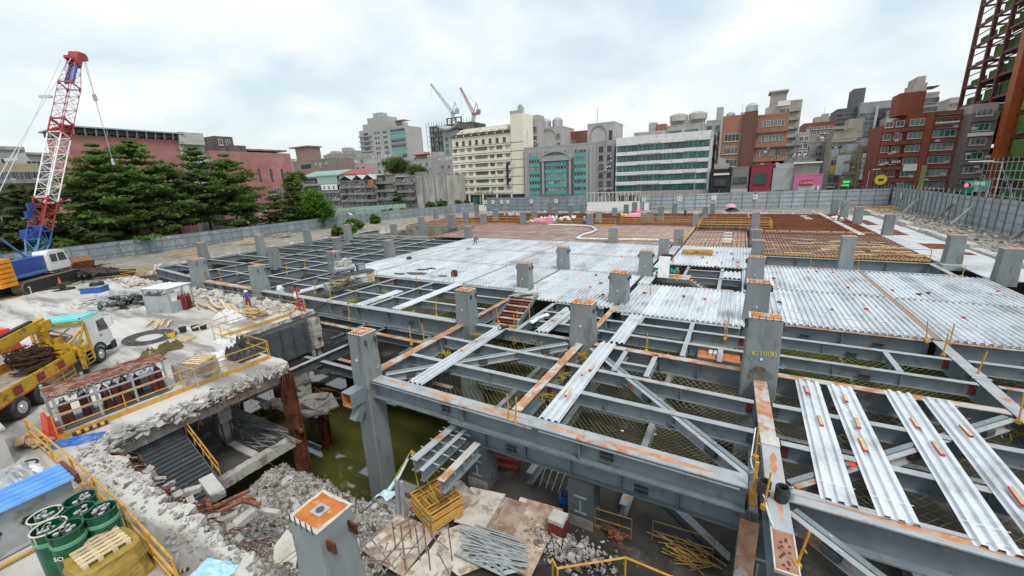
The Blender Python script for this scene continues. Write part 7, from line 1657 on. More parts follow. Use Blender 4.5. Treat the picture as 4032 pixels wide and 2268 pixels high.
t, w, z = building('blue-grey high-rise with vertical balcony strips', (3388,425), (3520,372), 240, 18, BG); facade(t, .5, w*.5, 4, z-4, 4, 15, 2.0, 1.3, fm=WFR); facade(t, w*.62, w*.95, 4, z-3, 3, 15, 2.6, 1.9, fm=WFD); pt(t,'white_fin',stain('pale_fin',(.5,.52,.54)),(w*.5,w*.58,-.8,-.004,0,z-2))
t, w, z = building('beige terraced apartment block below the grey high-rises', (3282,528), (3400,497), 200, 14, BEI); facade(t, 0, w, 4, z-2, 5, 6, 2.0, 1.6, fm=WFW); pt(t,'terrace',BEI,*[(-.6,w+.4-.8*k,-1.6+.3*k,-.004,5+4.6*k,6.1+4.6*k) for k in range(5)]); acs(t,8,0,w,5,z-3); pt(t,'upper_step',BEI,(w*.5,w,1,9,z,z+4))
YO = stain('ochre_render', (.33,.285,.19), .7, .5)
for i, (pl, pr, Y, m, lab) in enumerate((((3268,625),(3330,600),172,OLD,'narrow grimy apartment house with yellow shop sign'),((3330,598),(3395,592),166,YO,'ochre old apartment house with balconies'),((3395,580),(3455,565),162,YO,'ochre corner apartment house with vertical street sign'),((3455,553),(3522,548),158,OLD,'grey old apartment house beside the red brick building'))):
    t, w, z = building(lab, pl, pr, Y, 12, m); facade(t, .2, w-.2, 4.5, z-.8, 3, max(3, int(z/3.6)), w/3-.5, 1.7, fm=WFW if i % 2 else WFR, gm=GLL if i == 1 else GLD); acs(t, 8, 0, w, 4, z-2)
    pt(t,'balcony',m,*[(-.2,w*.9,-1.0,-.004,4+3.4*k,4.9+3.4*k) for k in range(int((z-4)/3.4))]); pt(t,'roof_shed',GALVD,(w*.1,w*.8,1,6,z,z+2.2)); pt(t,'shop_front',mat('shop_dark',(.03,.03,.03)) if 'shop_dark' not in bpy.data.materials else bpy.data.materials['shop_dark'],(.2,w-.2,-.05,-.004,0,3.2))
    if i == 0: pt(t,'yellow_sign',mat('sign_yellow',(.75,.62,.05)),(w*.1,w*.4,-1.2,-1.0,z-5.5,z-3.0)); pt(t,'white_lit_sign',WHITE,(0,w*.5,-1.0,-.8,3.4,4.4))
    if i == 1: pt(t,'green_sign',emis('green_neon',(.02,.55,.12),1.2),(0,w*.5,-1.0,-.85,4.0,4.5),(.5,w*.5,-1.0,-.85,5.0,5.5)); pt(t,'pale_sheet',mat('pale_cladding',(.45,.52,.56)),(-2,w*.35,-.9,-.4,z-7,z-1))
    if i == 2:
        s_ = pt(t,'vertical_sign',WHITE,(w*.05,w*.28,-1.6,-1.4,6,13.5)); text('大\n同\n商\n行', 1.3, (w*.165,-1.62,9.8), (math.radians(90),0,0), BLACK, t, 'sign_letters'); pt(t,'orange_sign',mat('sign_orange',(.62,.36,.12)),(w*.4,w,-1,-.8,3.4,5))
    if i == 3: pt(t,'billboard_back',stain('grey_hoard',(.22,.23,.225),.6),(0,w*.7,-.7,-.5,4,z-2))
# big red-brown brick apartment house
RR = stain('rust_brick_tile', (.25,.075,.045), .85)
t, w, z = building('red brick corner apartment house with white window frames and balconies', (3590,445), (3797,432), 147, 16, RR)
pt(t,'left_bay',RR,(-5.0,-.02,1.2,14,0,z-2.2)); pt(t,'stair_tower',RR,(-2.2,2.8,3,10,z,z+5.5)); pt(t,'round_pier',RR,(w*.30,w*.45,-.7,-.004,0,z-.3))
for k in range(6):
    z0 = 3.2+3.15*k
    facade(t, w*.52, w*.92, z0, z0+2.4, 1, 1, 4.2, 1.7, fm=WFW, gm=GLG if k > 3 else GLL); facade(t, w*.02, w*.28, z0, z0+2.4, 1, 1, 2.8, 1.6, fm=WFW, gm=GLG); pt(t,'balcony',RR,(-4.9,w*.29,-.9,-.004,z0-.9,z0-.05)); pt(t,'awning',stain('grey_awning',(.30,.33,.32)) if 'grey_awning' not in bpy.data.materials else bpy.data.materials['grey_awning'],(w*.5,w*.95,-.9,-.004,z0+2.35,z0+2.45)); facade(t, -4.8, -.5, z0, z0+2.4, 2, 1, 1.6, 1.5, fm=WFW, y=1.2)
acs(t, 16, -4.5, w*.25, 3, z-4); acs(t, 5, w*.5, w*.95, 3, z-4); pt(t,'white_sheet',WHITE,(w*.02,w*.30,-1.0,-.92,8.2,9.8)); pt(t,'yellow_strip',mat('olive_strip',(.35,.34,.10),(.28,.30,.12),2),(w*.40,w*.50,-1.1,-.71,0,9.5)); pt(t,'shop_front',bpy.data.materials['shop_dark'],(w*.5,w*.98,-.05,-.004,0,2.8),(-4.5,w*.25,-.05,-.004,0,2.6))
pt(t,'roof_cornice',RR,(w*.46,w*.97,-.5,-.06,z-2.1,z-1.4)); pt(t,'white_lintel',WHITE,(w*.5,w*.95,-.55,-.004,z-2.9,z-2.6))
t, w, z = building('beige stepped block rising behind the red brick house', (3592,368), (3700,362), 185, 14, BEI); pt(t,'roof_step',BEI,(0,w*.5,0,9,z,z+3),(w*.1,w*.4,0,9,z+3,z+5)); facade(t, 0, w, z-9, z-1, 5, 3, 1.8, 1.5); pt(t,'roof_slats',STEELD,(w*.55,w*.95,0,6,z+1.5,z+1.8))
t, w, z = building('small beige block next to the red steel tower', (3745,385), (3790,380), 250, 14, BEI); facade(t, 0, w, z-20, z-1, 2, 5, 2, 1.6)
BRG = stain('brown_grey_tile', (.20,.165,.15), .8)
t, w, z = building('brown-grey apartment house with white balconies below the red steel tower', (3830,445), (3938,435), 142, 14, BRG)
for k in range(6):
    z0 = 3.6+3.2*k; facade(t, w*.05, w*.85, z0, z0+2.4, 1, 1, w*.62, 1.6, fm=WFW, gm=GLL if k % 2 else GLG); pt(t,'balcony',BRG if k not in (4,) else WHITE,(0,w*.9,-.8,-.004,z0-.8,z0-.05)); 
acs(t, 10, 0, w, 4, z-3); pt(t,'shop_front',bpy.data.materials['shop_dark'],(0,w,-.05,-.004,0,3)); pt(t,'roof_room',OLD,(0,w,1,8,z,z+2.0))
pt(t,'shop_sign',mat('sign_green',(.03,.33,.24)),(w*.1,w*.5,-3.0,-2.8,2.6,4.2)); pt(t,'shop_sign_white',WHITE,(w*.52,w*.95,-3.0,-2.8,3.0,4.1))
# low shops behind the pale hoarding
def shop(label, pl, pr, Y, m, **k): t, w, z = building(label, pl, pr, Y, 9, m, .4, name='shop'); return t, w, z
t, w, z = shop('black fronted two-storey shop beside the glass block', (2800,668), (2882,662), 146, stain('black_front',(.028,.03,.035))); facade(t, w*.15, w*.85, z*.45, z*.8, 1, 1, w*.6, 2.0, fm=WFD); pt(t,'white_band',WHITE,(w*.15,w*.9,-.2,-.004,z*.83,z*.88)); facade(t, w*.1, w*.9, .3, 3, 3, 1, w*.22, 2.4, fm=WFD, sill=False); pt(t,'roof_clutter',OLD,(1,w-1,1,5,z,z+1.6),(2,w-2,2,4,z+1.6,z+3.2))
t, w, z = shop('plain grey concrete shop with shutters', (2884,658), (2953,655), 146.5, stain('grey_shop',(.22,.215,.21))); facade(t, .5, w-.5, z*.45, z*.85, 2, 1, w*.36, 1.9, fm=WFD); pt(t,'shutter',bpy.data.materials['shop_dark'],(.4,w-.4,-.05,-.004,0,3)); pt(t,'pale_band',CONCW,(0,w,-.2,-.004,3.1,4.6))
t, w, z = shop('crimson framed two-storey shop with a glazed upper window', (2960,650), (3044,645), 146, stain('crimson',(.27,.04,.06),.85)); facade(t, w*.12, w*.82, z*.48, z*.82, 1, 1, w*.62, 3.2, fm=WFD, gm=GLG); facade(t, w*.12, w*.82, .2, z*.36, 1, 1, w*.6, 3.0, fm=WFW, gm=GLL, sill=False)
t, w, z = shop('pale grey clad shop between crimson and pink ones', (3046,662), (3130,658), 146.3, stain('pale_clad',(.40,.41,.42),.93)); facade(t, w*.15, w*.85, .3, z*.45, 1, 1, w*.62, 3.4, fm=WFR, gm=GLL, sill=False); pt(t,'joint',WFR,(0,w,-.03,-.004,z*.56,z*.57)); pt(t,'top_step',bpy.data.materials['pale_clad'],(w*.1,w,.3,6,z,z+1.2))
PKF = mat('pink_shop_paint', (.60,.17,.34), (.52,.15,.30), 1)
t, w, z = shop('hot pink shop front with a red sign and white letters', (3128,690), (3243,682), 145.5, PKF); pt(t,'shop_opening',bpy.data.materials['shop_dark'],(w*.18,w*.78,-.03,-.004,0,z*.62)); pt(t,'roller_blind',mat('pale_blind',(.50,.53,.50)),(w*.18,w*.38,-.06,-.031,z*.18,z*.62),(w*.38,w*.78,-.06,-.031,z*.42,z*.62)); pt(t,'red_sign',mat('sign_red',(.40,.02,.035)),(w*.25,w*.68,-.35,-.06,z*.63,z*.80)); text('COFFEE', .9, (w*.465,-.36,z*.715), (math.radians(90),0,0), WHITE, t, 'sign_letters'); pt(t,'banner',WHITE,(w*.84,w*.92,-.4,-.3,z*.15,z*.62)); pt(t,'upper_wall',OLD,(0,w*.85,.6,8,z,z+3.4)); pt(t,'white_eave',WHITE,(-.6,w*.9,-.6,.5,z+3.0,z+3.4))
t, w, z = building('long shabby roof of sheds and broken walls above the low shops', (3040,628), (3215,615), 152, 10, stain('shabby_wall',(.25,.24,.225),.5,.5), name='shed_row'); facade(t, 0, w, z-4, z-.6, 6, 1, 2.2, 1.6, skip=.3); pt(t,'shed_roof',STEELD,(-1,w*.6,-1,6,z+3.2,z+3.5)); pt(t,'shed_post',STEELD,*[(x,x+.2,-.6,-.4,z,z+3.2) for x in (1,6,11,16)]); acs(t, 8, 0, w, z-4, z-1)
for k in range(8): tankpart(t, R.uniform(1,w-1), R.uniform(1,4), z, .6, 1.1)
# middle distance left of the cream block
t, w, z = building('tall grey and teal apartment tower with stepped top', (1412,512), (1592,498), 230, 18, stain('pale_grey_tile',(.40,.40,.39),.88))
fh = 3.5; nf = int(z/fh)
for k in range(3, nf): pt(t,'glass_floor',TEALP if k % 3 == 0 else GLG,(w*.70,w*1.0,-.15,-.004,k*fh+.9,k*fh+2.7)); pt(t,'floor_band',GREYT,(w*.68,w*1.02,-.3,-.004,k*fh,k*fh+.8)); facade(t, w*.05, w*.26, k*fh+.8, k*fh+2.6, 1, 1, 5, 1.6, fm=WFD, sill=False); facade(t, w*.34, w*.46, k*fh+.8, k*fh+2.6, 2, 1, 1.6, 1.5, fm=WFD, sill=False); pt(t,'balcony',GREYT,(w*.0,w*.28,-1.2,-.004,k*fh-.1,k*fh+.7)); facade(t, w*.5, w*.66, k*fh+.8, k*fh+2.6, 1, 1, 4.2, 1.8, gm=GLG, sill=False)
pt(t,'roof_step',bpy.data.materials['pale_grey_tile'],(w*.1,w*.8,0,14,z,z+4),(w*.2,w*.62,1,12,z+4,z+8),(w*.32,w*.5,2,8,z+8,z+11)); pt(t,'roof_frame',GALVD,(w*.65,w*.98,1,8,z+3.8,z+4.1))
t, w, z = building('dark apartment tower under construction wrapped in scaffolding', (1690,497), (1860,482), 290, 20, stain('raw_tower',(.085,.09,.085),.6)); SCF = mat('scaffold_grey',(.22,.24,.24))
b = MB()
for k in range(17): b.box(-1.5,w+1.5,-2.2,-2.0,z-4*k-.25,z-4*k)
for k in range(18): b.box(-1.5+(w+3)*k/17-.15,-1.5+(w+3)*k/17+.15,-2.3,-2.1,0,z+3)
b.build('scaffold', SCF, t); facade(t, 0, w, z-50, z-1, 10, 13, 2.2, 2.0, fm=WFR, gm=GLL, skip=.35, sill=False); pt(t,'blue_netting',mat('blue_netting',(.06,.18,.42)),(-1.6,w*.75,-2.5,-2.35,z-38,z-33)); pt(t,'roof_frame',STEELD,*[(w*f,w*f+1.0,1,2,z,z+4.5) for f in (.4,.5,.6,.72)],(w*.4,w*.75,1,2,z+4.5,z+5.2))
t, w, z = building('blue-grey block with upturned pagoda roof left of the cream block', (1742,515), (1796,512), 200, 14, stain('bluegrey_render',(.31,.36,.37),.85)); facade(t, .5, w-.5, 3, z-3, 2, 10, 2.2, 2.0, fm=WFR, gm=GLG); b = MB()
for k in range(10): f0, f1 = k/10, (k+1)/10; h0, h1 = 3.2*(2*f0-1)**2, 3.2*(2*f1-1)**2; b.add([(-3+(w+6)*f0,-2,z+h0),(-3+(w+6)*f1,-2,z+h1),(-3+(w+6)*f1,14,z+h1),(-3+(w+6)*f0,14,z+h0),(-3+(w+6)*f0,-2,z+h0+.8),(-3+(w+6)*f1,-2,z+h1+.8),(-3+(w+6)*f1,14,z+h1+.8),(-3+(w+6)*f0,14,z+h0+.8)],[(0,1,2,3),(7,6,5,4),(0,4,5,1),(2,6,7,3)])
b.build('upturned_roof', GREYT, t)
# tower cranes on the construction tower
def tcrane(label, q0, q1, qt, Y, m):
    p0, p1, p2 = onY(*q0,Y), onY(*q1,Y), onY(*qt,Y); t = thing('tower_crane', label, 'tower crane', p0); o = p0; b = MB()
    H = (p1-o)
    def lattice(a, c, h0, h1, n, name):
        b = MB(); _, _, u, v = b.frame(a, c, (0,1,0)); cs = []
        for f, h in ((0,h0),(1,h1)): cs.append([a.lerp(c,f)+u*(i*h)+v*(j*h) for i, j in ((-1,-1),(1,-1),(1,1),(-1,1))])
        for k in range(4): b.tube([cs[0][k],cs[1][k]],.22,4)
        for k in range(4):
            g = (k+1) % 4
            for j in range(n): b.tube([cs[0][k].lerp(cs[1][k],j/n), cs[0][g].lerp(cs[1][g],(j+1)/n)],.12,3)
        b.build(name, m, t)
    lattice(Vector((0,0,0)), H, 1.0, 1.0, 6, 'mast'); lattice(H+Vector((0,-.5,1)), p2-o, 1.0, .5, 16, 'jib')
    b = MB(); b.cbox(H+Vector((2.0,0,.6)),(7,2.4,1.6)); b.cbox(H+Vector((4.5,0,2.2)),(2.5,2.6,2.4)); b.build('machinery_deck', m, t)
    b = MB(); ap = H+Vector((3.0,0,8.5)); b.tube([H+Vector((-.5,0,1)),ap],.3,5); b.tube([H+Vector((5,0,1.5)),ap],.3,5); b.tube([ap,(p2-o).lerp(H,.25)],.08,3); b.build('gantry', m, t)
    b = MB(); tip = p2-o; b.tube([tip,tip+Vector((0,0,-14))],.06,3); b.build('hoist_line', STEELD, t); return t
tcrane('pale green luffing tower crane on the scaffolded tower', (1783,478), (1783,448), (1696,330), 292, mat('pale_crane',(.36,.43,.43)))
tcrane('red-topped luffing tower crane on the scaffolded tower', (1863,480), (1866,452), (1812,345), 292, mat('red_grey_crane',(.30,.15,.15),(.36,.24,.24),.4))
# low buildings on the left middle
t, w, z = building('brown block with projecting stair tower beside the pink building', (1150,627), (1315,630), 168, 14, stain('brown_tile',(.25,.19,.16),.85)); pt(t,'stair_tower',bpy.data.materials['brown_tile'],(w*.12,w*.45,0,8,z,z+7.5)); pt(t,'stair_roof',bpy.data.materials['brown_tile'],(w*.0,w*.47,-1,9,z+7.5,z+8.2)); facade(t, w*.5, w, z-4.5, z-1, 4, 1, 2.2, 1.8, fm=WFR, gm=GLL); pt(t,'dark_recess',bpy.data.materials['shop_dark'],(w*.2,w*.45,-.02,-.004,z-5,z-2.5)); acs(t,2,w*.6,w*.9,z-5,z-3)
for i, (pl, pr, Y, lab) in enumerate((((1315,652),(1440,640),182,'pale grey low block with four square windows'),((1434,625),(1545,623),190,'blank pale grey block in front of the tall tower'),((1272,610),(1340,606),210,'distant grey roof block behind the brown one'),((1340,620),(1530,612),215,'distant row of grey roofs with tanks'),((1590,625),(1720,628),200,'grey low apartment row with red roofed hut'),((1700,632),(1782,634),185,'grey apartment block left of the cream office'),((1650,612),(1790,610),240,'distant pale row behind the grey apartments'))):
    t, w, z = building(lab, pl, pr, Y, 14, stain('pale_row_%s' % 'abcdefg'[i],((.40,.40,.40),(.42,.42,.415),(.30,.30,.30),(.36,.36,.35),(.37,.37,.36),(.36,.355,.345),(.42,.42,.42))[i],.85)); facade(t, .5, w-.5, max(3,z-10), z-1, max(3,int(w/4.5)), 2, 1.8, 1.7, fm=WFR if i else WFD, skip=.15 if i else 0); acs(t, 4, 0, w, z-8, z-3)
    for k in range(3+i % 3): tankpart(t, R.uniform(1,w-1), R.uniform(1,5), z, .8, 1.5)
    pt(t,'roof_room',OLD,(w*.3,w*.55,2,7,z,z+2.4))
    if i == 4: pt(t,'red_roof',RED,(w*.3,w*.75,-1,5,z+2.4,z+2.8))
OLG = stain('grimy_render', (.27,.26,.24), .6, .45); OLG2 = stain('grimy_pale_render', (.36,.35,.33), .65, .45)
def oldhouse(label, pl, pr, Y, m, roof, rc, fl=4, gm=GLD):
    t, w, z = building(label, pl, pr, Y, 12, m, .3, name='old_house'); fh = z/fl
    facade(t, .3, w-.3, .4, z-.3, max(2,int(w/3)), fl, min(2.3,w/3-.3), 1.7, fm=WFW if R.random() < .5 else WFR, gm=gm, skip=.1); pt(t,'balcony',m,*[(.0,w,-1.2,-.004,fh*k-.15,fh*k+.9) for k in range(1,fl)]); pt(t,'dark_recess',bpy.data.materials['recess_dark'],*[(.2,w*.45,-.02,-.003,fh*k+.95,fh*k+fh-.4) for k in range(1,fl)])
    b = MB()
    if roof == 'gable': b.add([(-.4,-1.4,z+.3),(w/2,-1.4,z+2.6),(w+.4,-1.4,z+.3),(-.4,11,z+.3),(w/2,11,z+2.6),(w+.4,11,z+.3),(-.4,-1.4,z+.1),(w/2,-1.4,z+2.4),(w+.4,-1.4,z+.1)],[(0,1,4,3),(1,2,5,4),(0,6,7,1),(1,7,8,2)])
    elif roof == 'shed': b.add([(-.8,-1.6,z+.6),(w+.6,-1.6,z+.6),(w+.6,8,z+3.4),(-.8,8,z+3.4),(-.8,-1.6,z+.4),(w+.6,-1.6,z+.4)],[(0,1,2,3),(4,5,1,0)])
    else: b.box(-.2,w+.2,-.4,11,z,z+.2)
    b.build('roof', rc, t); acs(t, 5, 0, w, 2, z-2); return t, w, z
t, w, z = oldhouse('old house with pale green top storey and green sheet roof', (1195,700), (1335,697), 140, OLG2, 'shed', mat('green_sheet_roof',(.22,.36,.31)), 4); pt(t,'green_storey',mat('mint_cladding',(.30,.46,.40)),(w*.45,w,-1.3,-1.22,z-3.2,z+1.0)); pt(t,'white_bay',WHITE,(w*.55,w*.98,-1.6,-1.31,z-6.4,z-3.6)); facade(t, w*.57, w*.96, z-6.2, z-4, 3, 1, 1.3, 1.7, fm=WFW, y=-1.6)
oldhouse('pale house with bright red sheet roof behind the old terraces', (1325,690), (1450,688), 158, stain('pink_grey_render',(.40,.37,.36)), 'shed', mat('red_sheet_roof',(.34,.07,.06),(.28,.06,.05),1), 4)
oldhouse('first old balconied house with white gable roof, left one', (1340,715), (1395,712), 138, OLG, 'gable', GALVD, 4); oldhouse('middle old balconied house with white gable roof', (1395,712), (1436,710), 137.5, OLG2, 'gable', CONCW, 4); t, w, z = oldhouse('right old balconied house with brick gable end', (1436,710), (1478,708), 137, OLG, 'gable', CONCW, 4); pt(t,'brick_gable',stain('orange_brick',(.42,.18,.10)),(w*.5,w,-1.3,-1.22,z-2.6,z+.2))
oldhouse('grimy old apartment house with laundry beside the gabled ones', (1482,690), (1556,688), 138, OLG, 'flat', OLG, 4); oldhouse('grimy old apartment house next to the bare concrete wall', (1558,698), (1632,692), 138.5, OLG, 'flat', TARPW, 4)
t, w, z = building('old house showing a bare stained concrete side wall with ribs', (1634,690), (1757,690), 137, 14, stain('bare_stained_wall',(.46,.45,.42),.6,.3), .4, name='old_house'); pt(t,'wall_rib',stain('rib_grey',(.28,.28,.27)),*[(x,x+.35,-.3,-.004,0,z+1.0) for x in (0,w*.22,w*.27,w*.62,w-.4)]); facade(t, w*.55, w*.85, 2.2, 4, 2, 1, 1.0, 1.0, fm=WFD); pt(t,'back_wall',OLG,(0,w*.25,.1,3,z,z+1.6))
for i, (pl, pr, Y, lab) in enumerate((((1330,598),(1395,592),260,'distant small block with antenna left of the grey-teal tower'),((1600,600),(1655,598),270,'distant pale block just right of the grey-teal tower'),((2905,470),(2950,466),230,'distant grey rooftop block behind the plum pillar'),((3225,470),(3290,468),290,'distant pale tower beyond the red high-rise'),((3400,470),(3470,455),260,'distant mid-grey block between the grey high-rises'),((3150,560),(3260,556),215,'low grey roofs in front of the red high-rise'),((3490,470),(3560,450),230,'grey block peeping left of the red brick stair tower'),((2610,540),(2680,530),200,'low dark roof rooms behind the glass block'),((1120,640),(1160,640),230,'pale block peeping past the pink building corner'))):
    t, w, z = building(lab, pl, pr, Y, 12, stain('backdrop_%s' % 'abcdefghi'[i], [(.34,.345,.35),(.40,.40,.39),(.27,.265,.25),(.36,.35,.34),(.24,.25,.26)][i % 5])); facade(t, .4, w-.4, max(4,z-26), z-1.2, max(2,int(w/4)), 6, 1.9, 1.5, fm=WFR if i % 2 else WFW, skip=.1); pt(t,'roof_room',OLD,(w*.2,w*.6,1,7,z,z+3)); tankpart(t,w*.8,3,z,1.0,1.8); acs(t,6,0,w,z-20,z-3); pt(t,'antenna',GALVD,(w*.3,w*.3+.15,3,3.15,z+3,z+7))
# far left blocks
def buildX(label, pl, pr, X, depth, wall, name='office_building'):
    a, c = onX(*pl, X), onX(*pr, X); z = (a.z+c.z)/2-GZ; t = thing(name, label, 'building', (X,a.y,GZ)); w = c.y-a.y; b = MB(); b.box(-depth,0,0,w,0,z); b.build('wall', wall, t); return t, w, z
t, w, z = buildX('grey apartment block at the far left behind the crane boom', (-140,585), (95,585), -165, 20, stain('left_grey',(.30,.30,.295),.8)); facade(t, 2, w-1, z-16, z-1.5, 7, 4, 3.2, 1.8, face='+x', y=0, fm=WFW); pt(t,'parapet',OLG2,(-.3,.4,0,w,z-.2,z+.6)); acs(t,4,2,w-2,z-10,z-4,0,'+x')
t, w, z = buildX('white stepped apartment block behind the crane boom', (98,600), (200,603), -150, 16, stain('left_white',(.45,.45,.44),.85)); facade(t, .5, w-.5, z-18, z-1, 4, 5, 2.4, 1.5, face='+x', y=0); pt(t,'ledge',OLG2,*[(.0,.8,0,w,z-3.6*k-.5,z-3.6*k) for k in range(5)])
t, w, z = buildX('yellowish low apartment block at the far left', (-140,640), (150,645), -138, 14, stain('left_ochre',(.36,.34,.24),.7)); facade(t, 1, w-1, z-8, z-1, 6, 2, 3.4, 2.0, face='+x', y=0, skip=.2); pt(t,'ledge',OLG2,(.0,1.2,0,w,z-4.2,z-3.4),(.0,1.2,0,w,z-8.4,z-7.6)); acs(t,5,1,w-1,z-7,z-3,0,'+x')
# pink building along the park
PKB = mat('pink_brick_tile', (.40,.185,.175), (.34,.15,.14), .5, rough=.85, c3=(.45,.225,.21), s3=.12, world_co=True); X0 = -112
a, c = onX(283,530,X0), onX(697,548,X0); z = a.z-GZ
pk = thing('pink_museum', 'long windowless pink brick building with steel roof canopy behind the park trees', 'building', (X0,a.y,GZ)); w1 = c.y-a.y
b = MB(); b.box(-12,0,0,w1,0,z); b.build('wall', PKB, pk)
b = MB(); b.add([(-12,-2.6,0),(-.02,-3.5,0),(-.02,-.01,0),(-12,-.01,0),(-12,-.5,z),(-.02,-.5,z),(-.02,-.01,z),(-12,-.01,z)],[(0,3,2,1),(4,5,6,7),(0,1,5,4),(1,2,6,5),(2,3,7,6),(3,0,4,7)]); b.build('sloped_end_wall', PKB, pk)
cz0 = onX(297,503,X0).z-GZ
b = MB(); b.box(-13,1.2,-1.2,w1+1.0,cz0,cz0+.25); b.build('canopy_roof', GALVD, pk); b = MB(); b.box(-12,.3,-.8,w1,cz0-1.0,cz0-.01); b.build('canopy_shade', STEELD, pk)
for k in range(13):
    b = MB(); y = -1.4+(w1+2)*k/12; b.bar((.5,y,z),(.9,y,cz0),.22,.22); b.build('canopy_strut', GALVD, pk)
b = MB()
for k in range(26): y = (w1)*k/25; b.box(-.2,-.1,y,y+.1,z,z+.9)
b.build('roof_rail', GALVD, pk)
a2, c2 = onX(804,592,X0), onX(1141,600,X0); y0b, w2, z2 = a2.y-a.y, c2.y-a2.y, a2.z-GZ
b = MB()
for k in range(9): b.box(-6+.4*k,2.0-.12*k-.9*(k % 2),w1+.05,y0b-.02,z*.12*k,z*.12*(k+1)-.01)
b.build('stepped_concrete_tower', CONCW, pk)
b = MB(); b.box(-26,0,y0b,y0b+w2,0,z2); b.build('wall', PKB, pk); facade(pk, y0b+w2*.48, y0b+w2*.92, z2-7.5, z2-4, 3, 1, .55, 3.2, face='+x', y=0, fm=WFD, sill=False); facade(pk, y0b+w2*.66, y0b+w2*1.0, z2-12, z2-8.6, 2, 1, 2.2, 2.4, face='+x', y=0, fm=WFW, gm=GLL); facade(pk, y0b+w2*.05, y0b+w2*.98, 1.0, 4, 6, 1, 2.4, 2.2, face='+x', y=0, fm=WFR); facade(pk, y0b+w2*.6, y0b+w2*.95, 6.2, 9, 2, 1, 1.2, 2.6, face='+x', y=0, fm=WFW)
b = MB(); b.box(-8,-1.5,y0b+w2*.16,y0b+w2*.36,z2,z2+3.6); b.box(-6,-1,y0b+w2*.28,y0b+w2*.48,z2,z2+1.6); b.build('roof_hut', stain('dark_hut',(.13,.115,.10),.7), pk); facade(pk, y0b+w2*.18, y0b+w2*.34, z2+1.2, z2+3.2, 2, 1, .9, 1.4, face='+x', y=-1.5, fm=WFW)
b = MB(); b.box(-9,-.5,y0b+w2*.5,y0b+w2*.98,z2+.5,z2+.9); b.build('flat_roof_shed', OLG, pk)
for k in range(3):
    b = MB(); yy = w1+1.5+1.5*k; b.box(-3,-1.5,yy,yy+1.3,z-4+.2*k,z-1.5); b.tube2((-1.48,yy+.65,z-2.7),[(.01,0),(.012,.01)],8,0); b.build('cooling_unit', CHROME, pk)
acs(pk, 6, y0b, y0b+w2*.6, 3, 6, 0, '+x')
# red steel tower with green netting, far right
RST = mat('red_oxide_steel', (.30,.075,.022), (.24,.06,.022), .8, rough=.6); RSD = mat('dark_oxide_steel', (.12,.035,.025), (.09,.028,.022), .8, rough=.6); GNT = mat('green_netting', (.08,.17,.035), (.04,.10,.022), .3, rough=.9, c3=(.17,.24,.07), s3=.15)
tw = thing('steel_tower', 'tall unfinished tower of red steel columns and beams with green netting', 'building', (52,113,GZ)); TX = 22; FH = 5.0; NF = 12
for i, y in enumerate((57,47.5,39,27,17,8)):
    b = MB(); b.box(-.4,.4,y-.4,y+.4,0,NF*FH+2); b.build('column', RSD if i in (0,1,2) else RST, tw)
    if i in (3,5): b = MB(); b.box(TX-.5,TX+.5,y-.5,y+.5,0,NF*FH+2); b.build('column', RSD, tw)
b = MB(); b.box(-1.6,.6,25.6,28.2,0,NF*FH+2); b.build('wide_column', mat('orange_oxide',(.37,.09,.02),(.30,.07,.02),.5), tw)
for k in range(1, NF+1):
    zf = FH*k; b = MB()
    b.box(-.25,.25,2,57,zf-.6,zf); b.box(-.1,.1,2,57,zf-2.6,zf-2.4); b.box(3.2,3.4,2,57,zf-.3,zf)
    for y in (57,47.5,39,27): b.box(.31,6,y-.12,y+.12,zf-.5,zf-.05) if k > 7 else b.box(.31,TX-.31,y-.25,y+.25,zf-.7,zf-.05)
    b.build('floor_beams', RSD, tw)
    b = MB(); b.box(.4,TX-.4,2.5,56.5,zf+.01,zf+.12); b.build('deck', STEELD, tw) if k < 7 else None
    b = MB()
    b.box(3.0,3.1,2.5,29,zf-FH+.1,zf-.6); b.box(3.0,3.1,29.2,46,zf-FH+.1,zf-1.3-.6*(k % 2)); b.box(1.0,1.1,39.5,47,zf-FH+.1,zf-FH+2.6-.6*(k % 2)); b.box(1.0,1.1,48,56.5,zf-FH+.1,zf-FH+1.9-.5*(k % 3)); b.box(1.0,1.1,28,38.5,zf-FH+.1,zf-FH+3.3-.5*(k % 2))
    for y in (3,13.5,26,36.5): b.box(6,6.1,y,y+9.8,zf-FH+.3,zf-.9-.3*(k % 2)) if k < 10 or y < 40 else None
    for y in (3,13.5): b.box(-.7,-.62,y,y+9.5,zf-FH+.2,zf-.85)
    if b.v: b.build('green_net', GNT, tw)
for k in range(4):
    b = MB(); y = 52-k*12; b.bar((0,y,FH*2),(0,y-10,FH*4),.3,.3); b.build('brace', RSD, tw)
b = MB()
for k in range(6): b.tube([(-2.5,0,1.8*k+.5),(-2.5,46,1.8*k+.5)],.09,4); b.tube([(-1.2,0,1.8*k+.5),(-1.2,46,1.8*k+.5)],.07,4)
for k in range(24): b.tube([(-2.5,2*k,0),(-2.5,2*k,10.5)],.08,4)
for k in range(18): b.tube([(-2.5,2.4*k,1.8*(k % 4)),(-2.5,2.4*k+3,1.8*(k % 4)+3.4)],.06,4)
b.build('street_scaffold', GALVD, tw); b = MB(); b.box(-.2,.1,0,44,0.2,10.5); b.build('dark_base', bpy.data.materials['recess_dark'], tw)

sheet('car_park', [(-180,-92.9,86,148)], GZ+.016, mat('car_park_asphalt', (.13,.13,.125), (.10,.10,.10), 1, rough=.9, world_co=True))
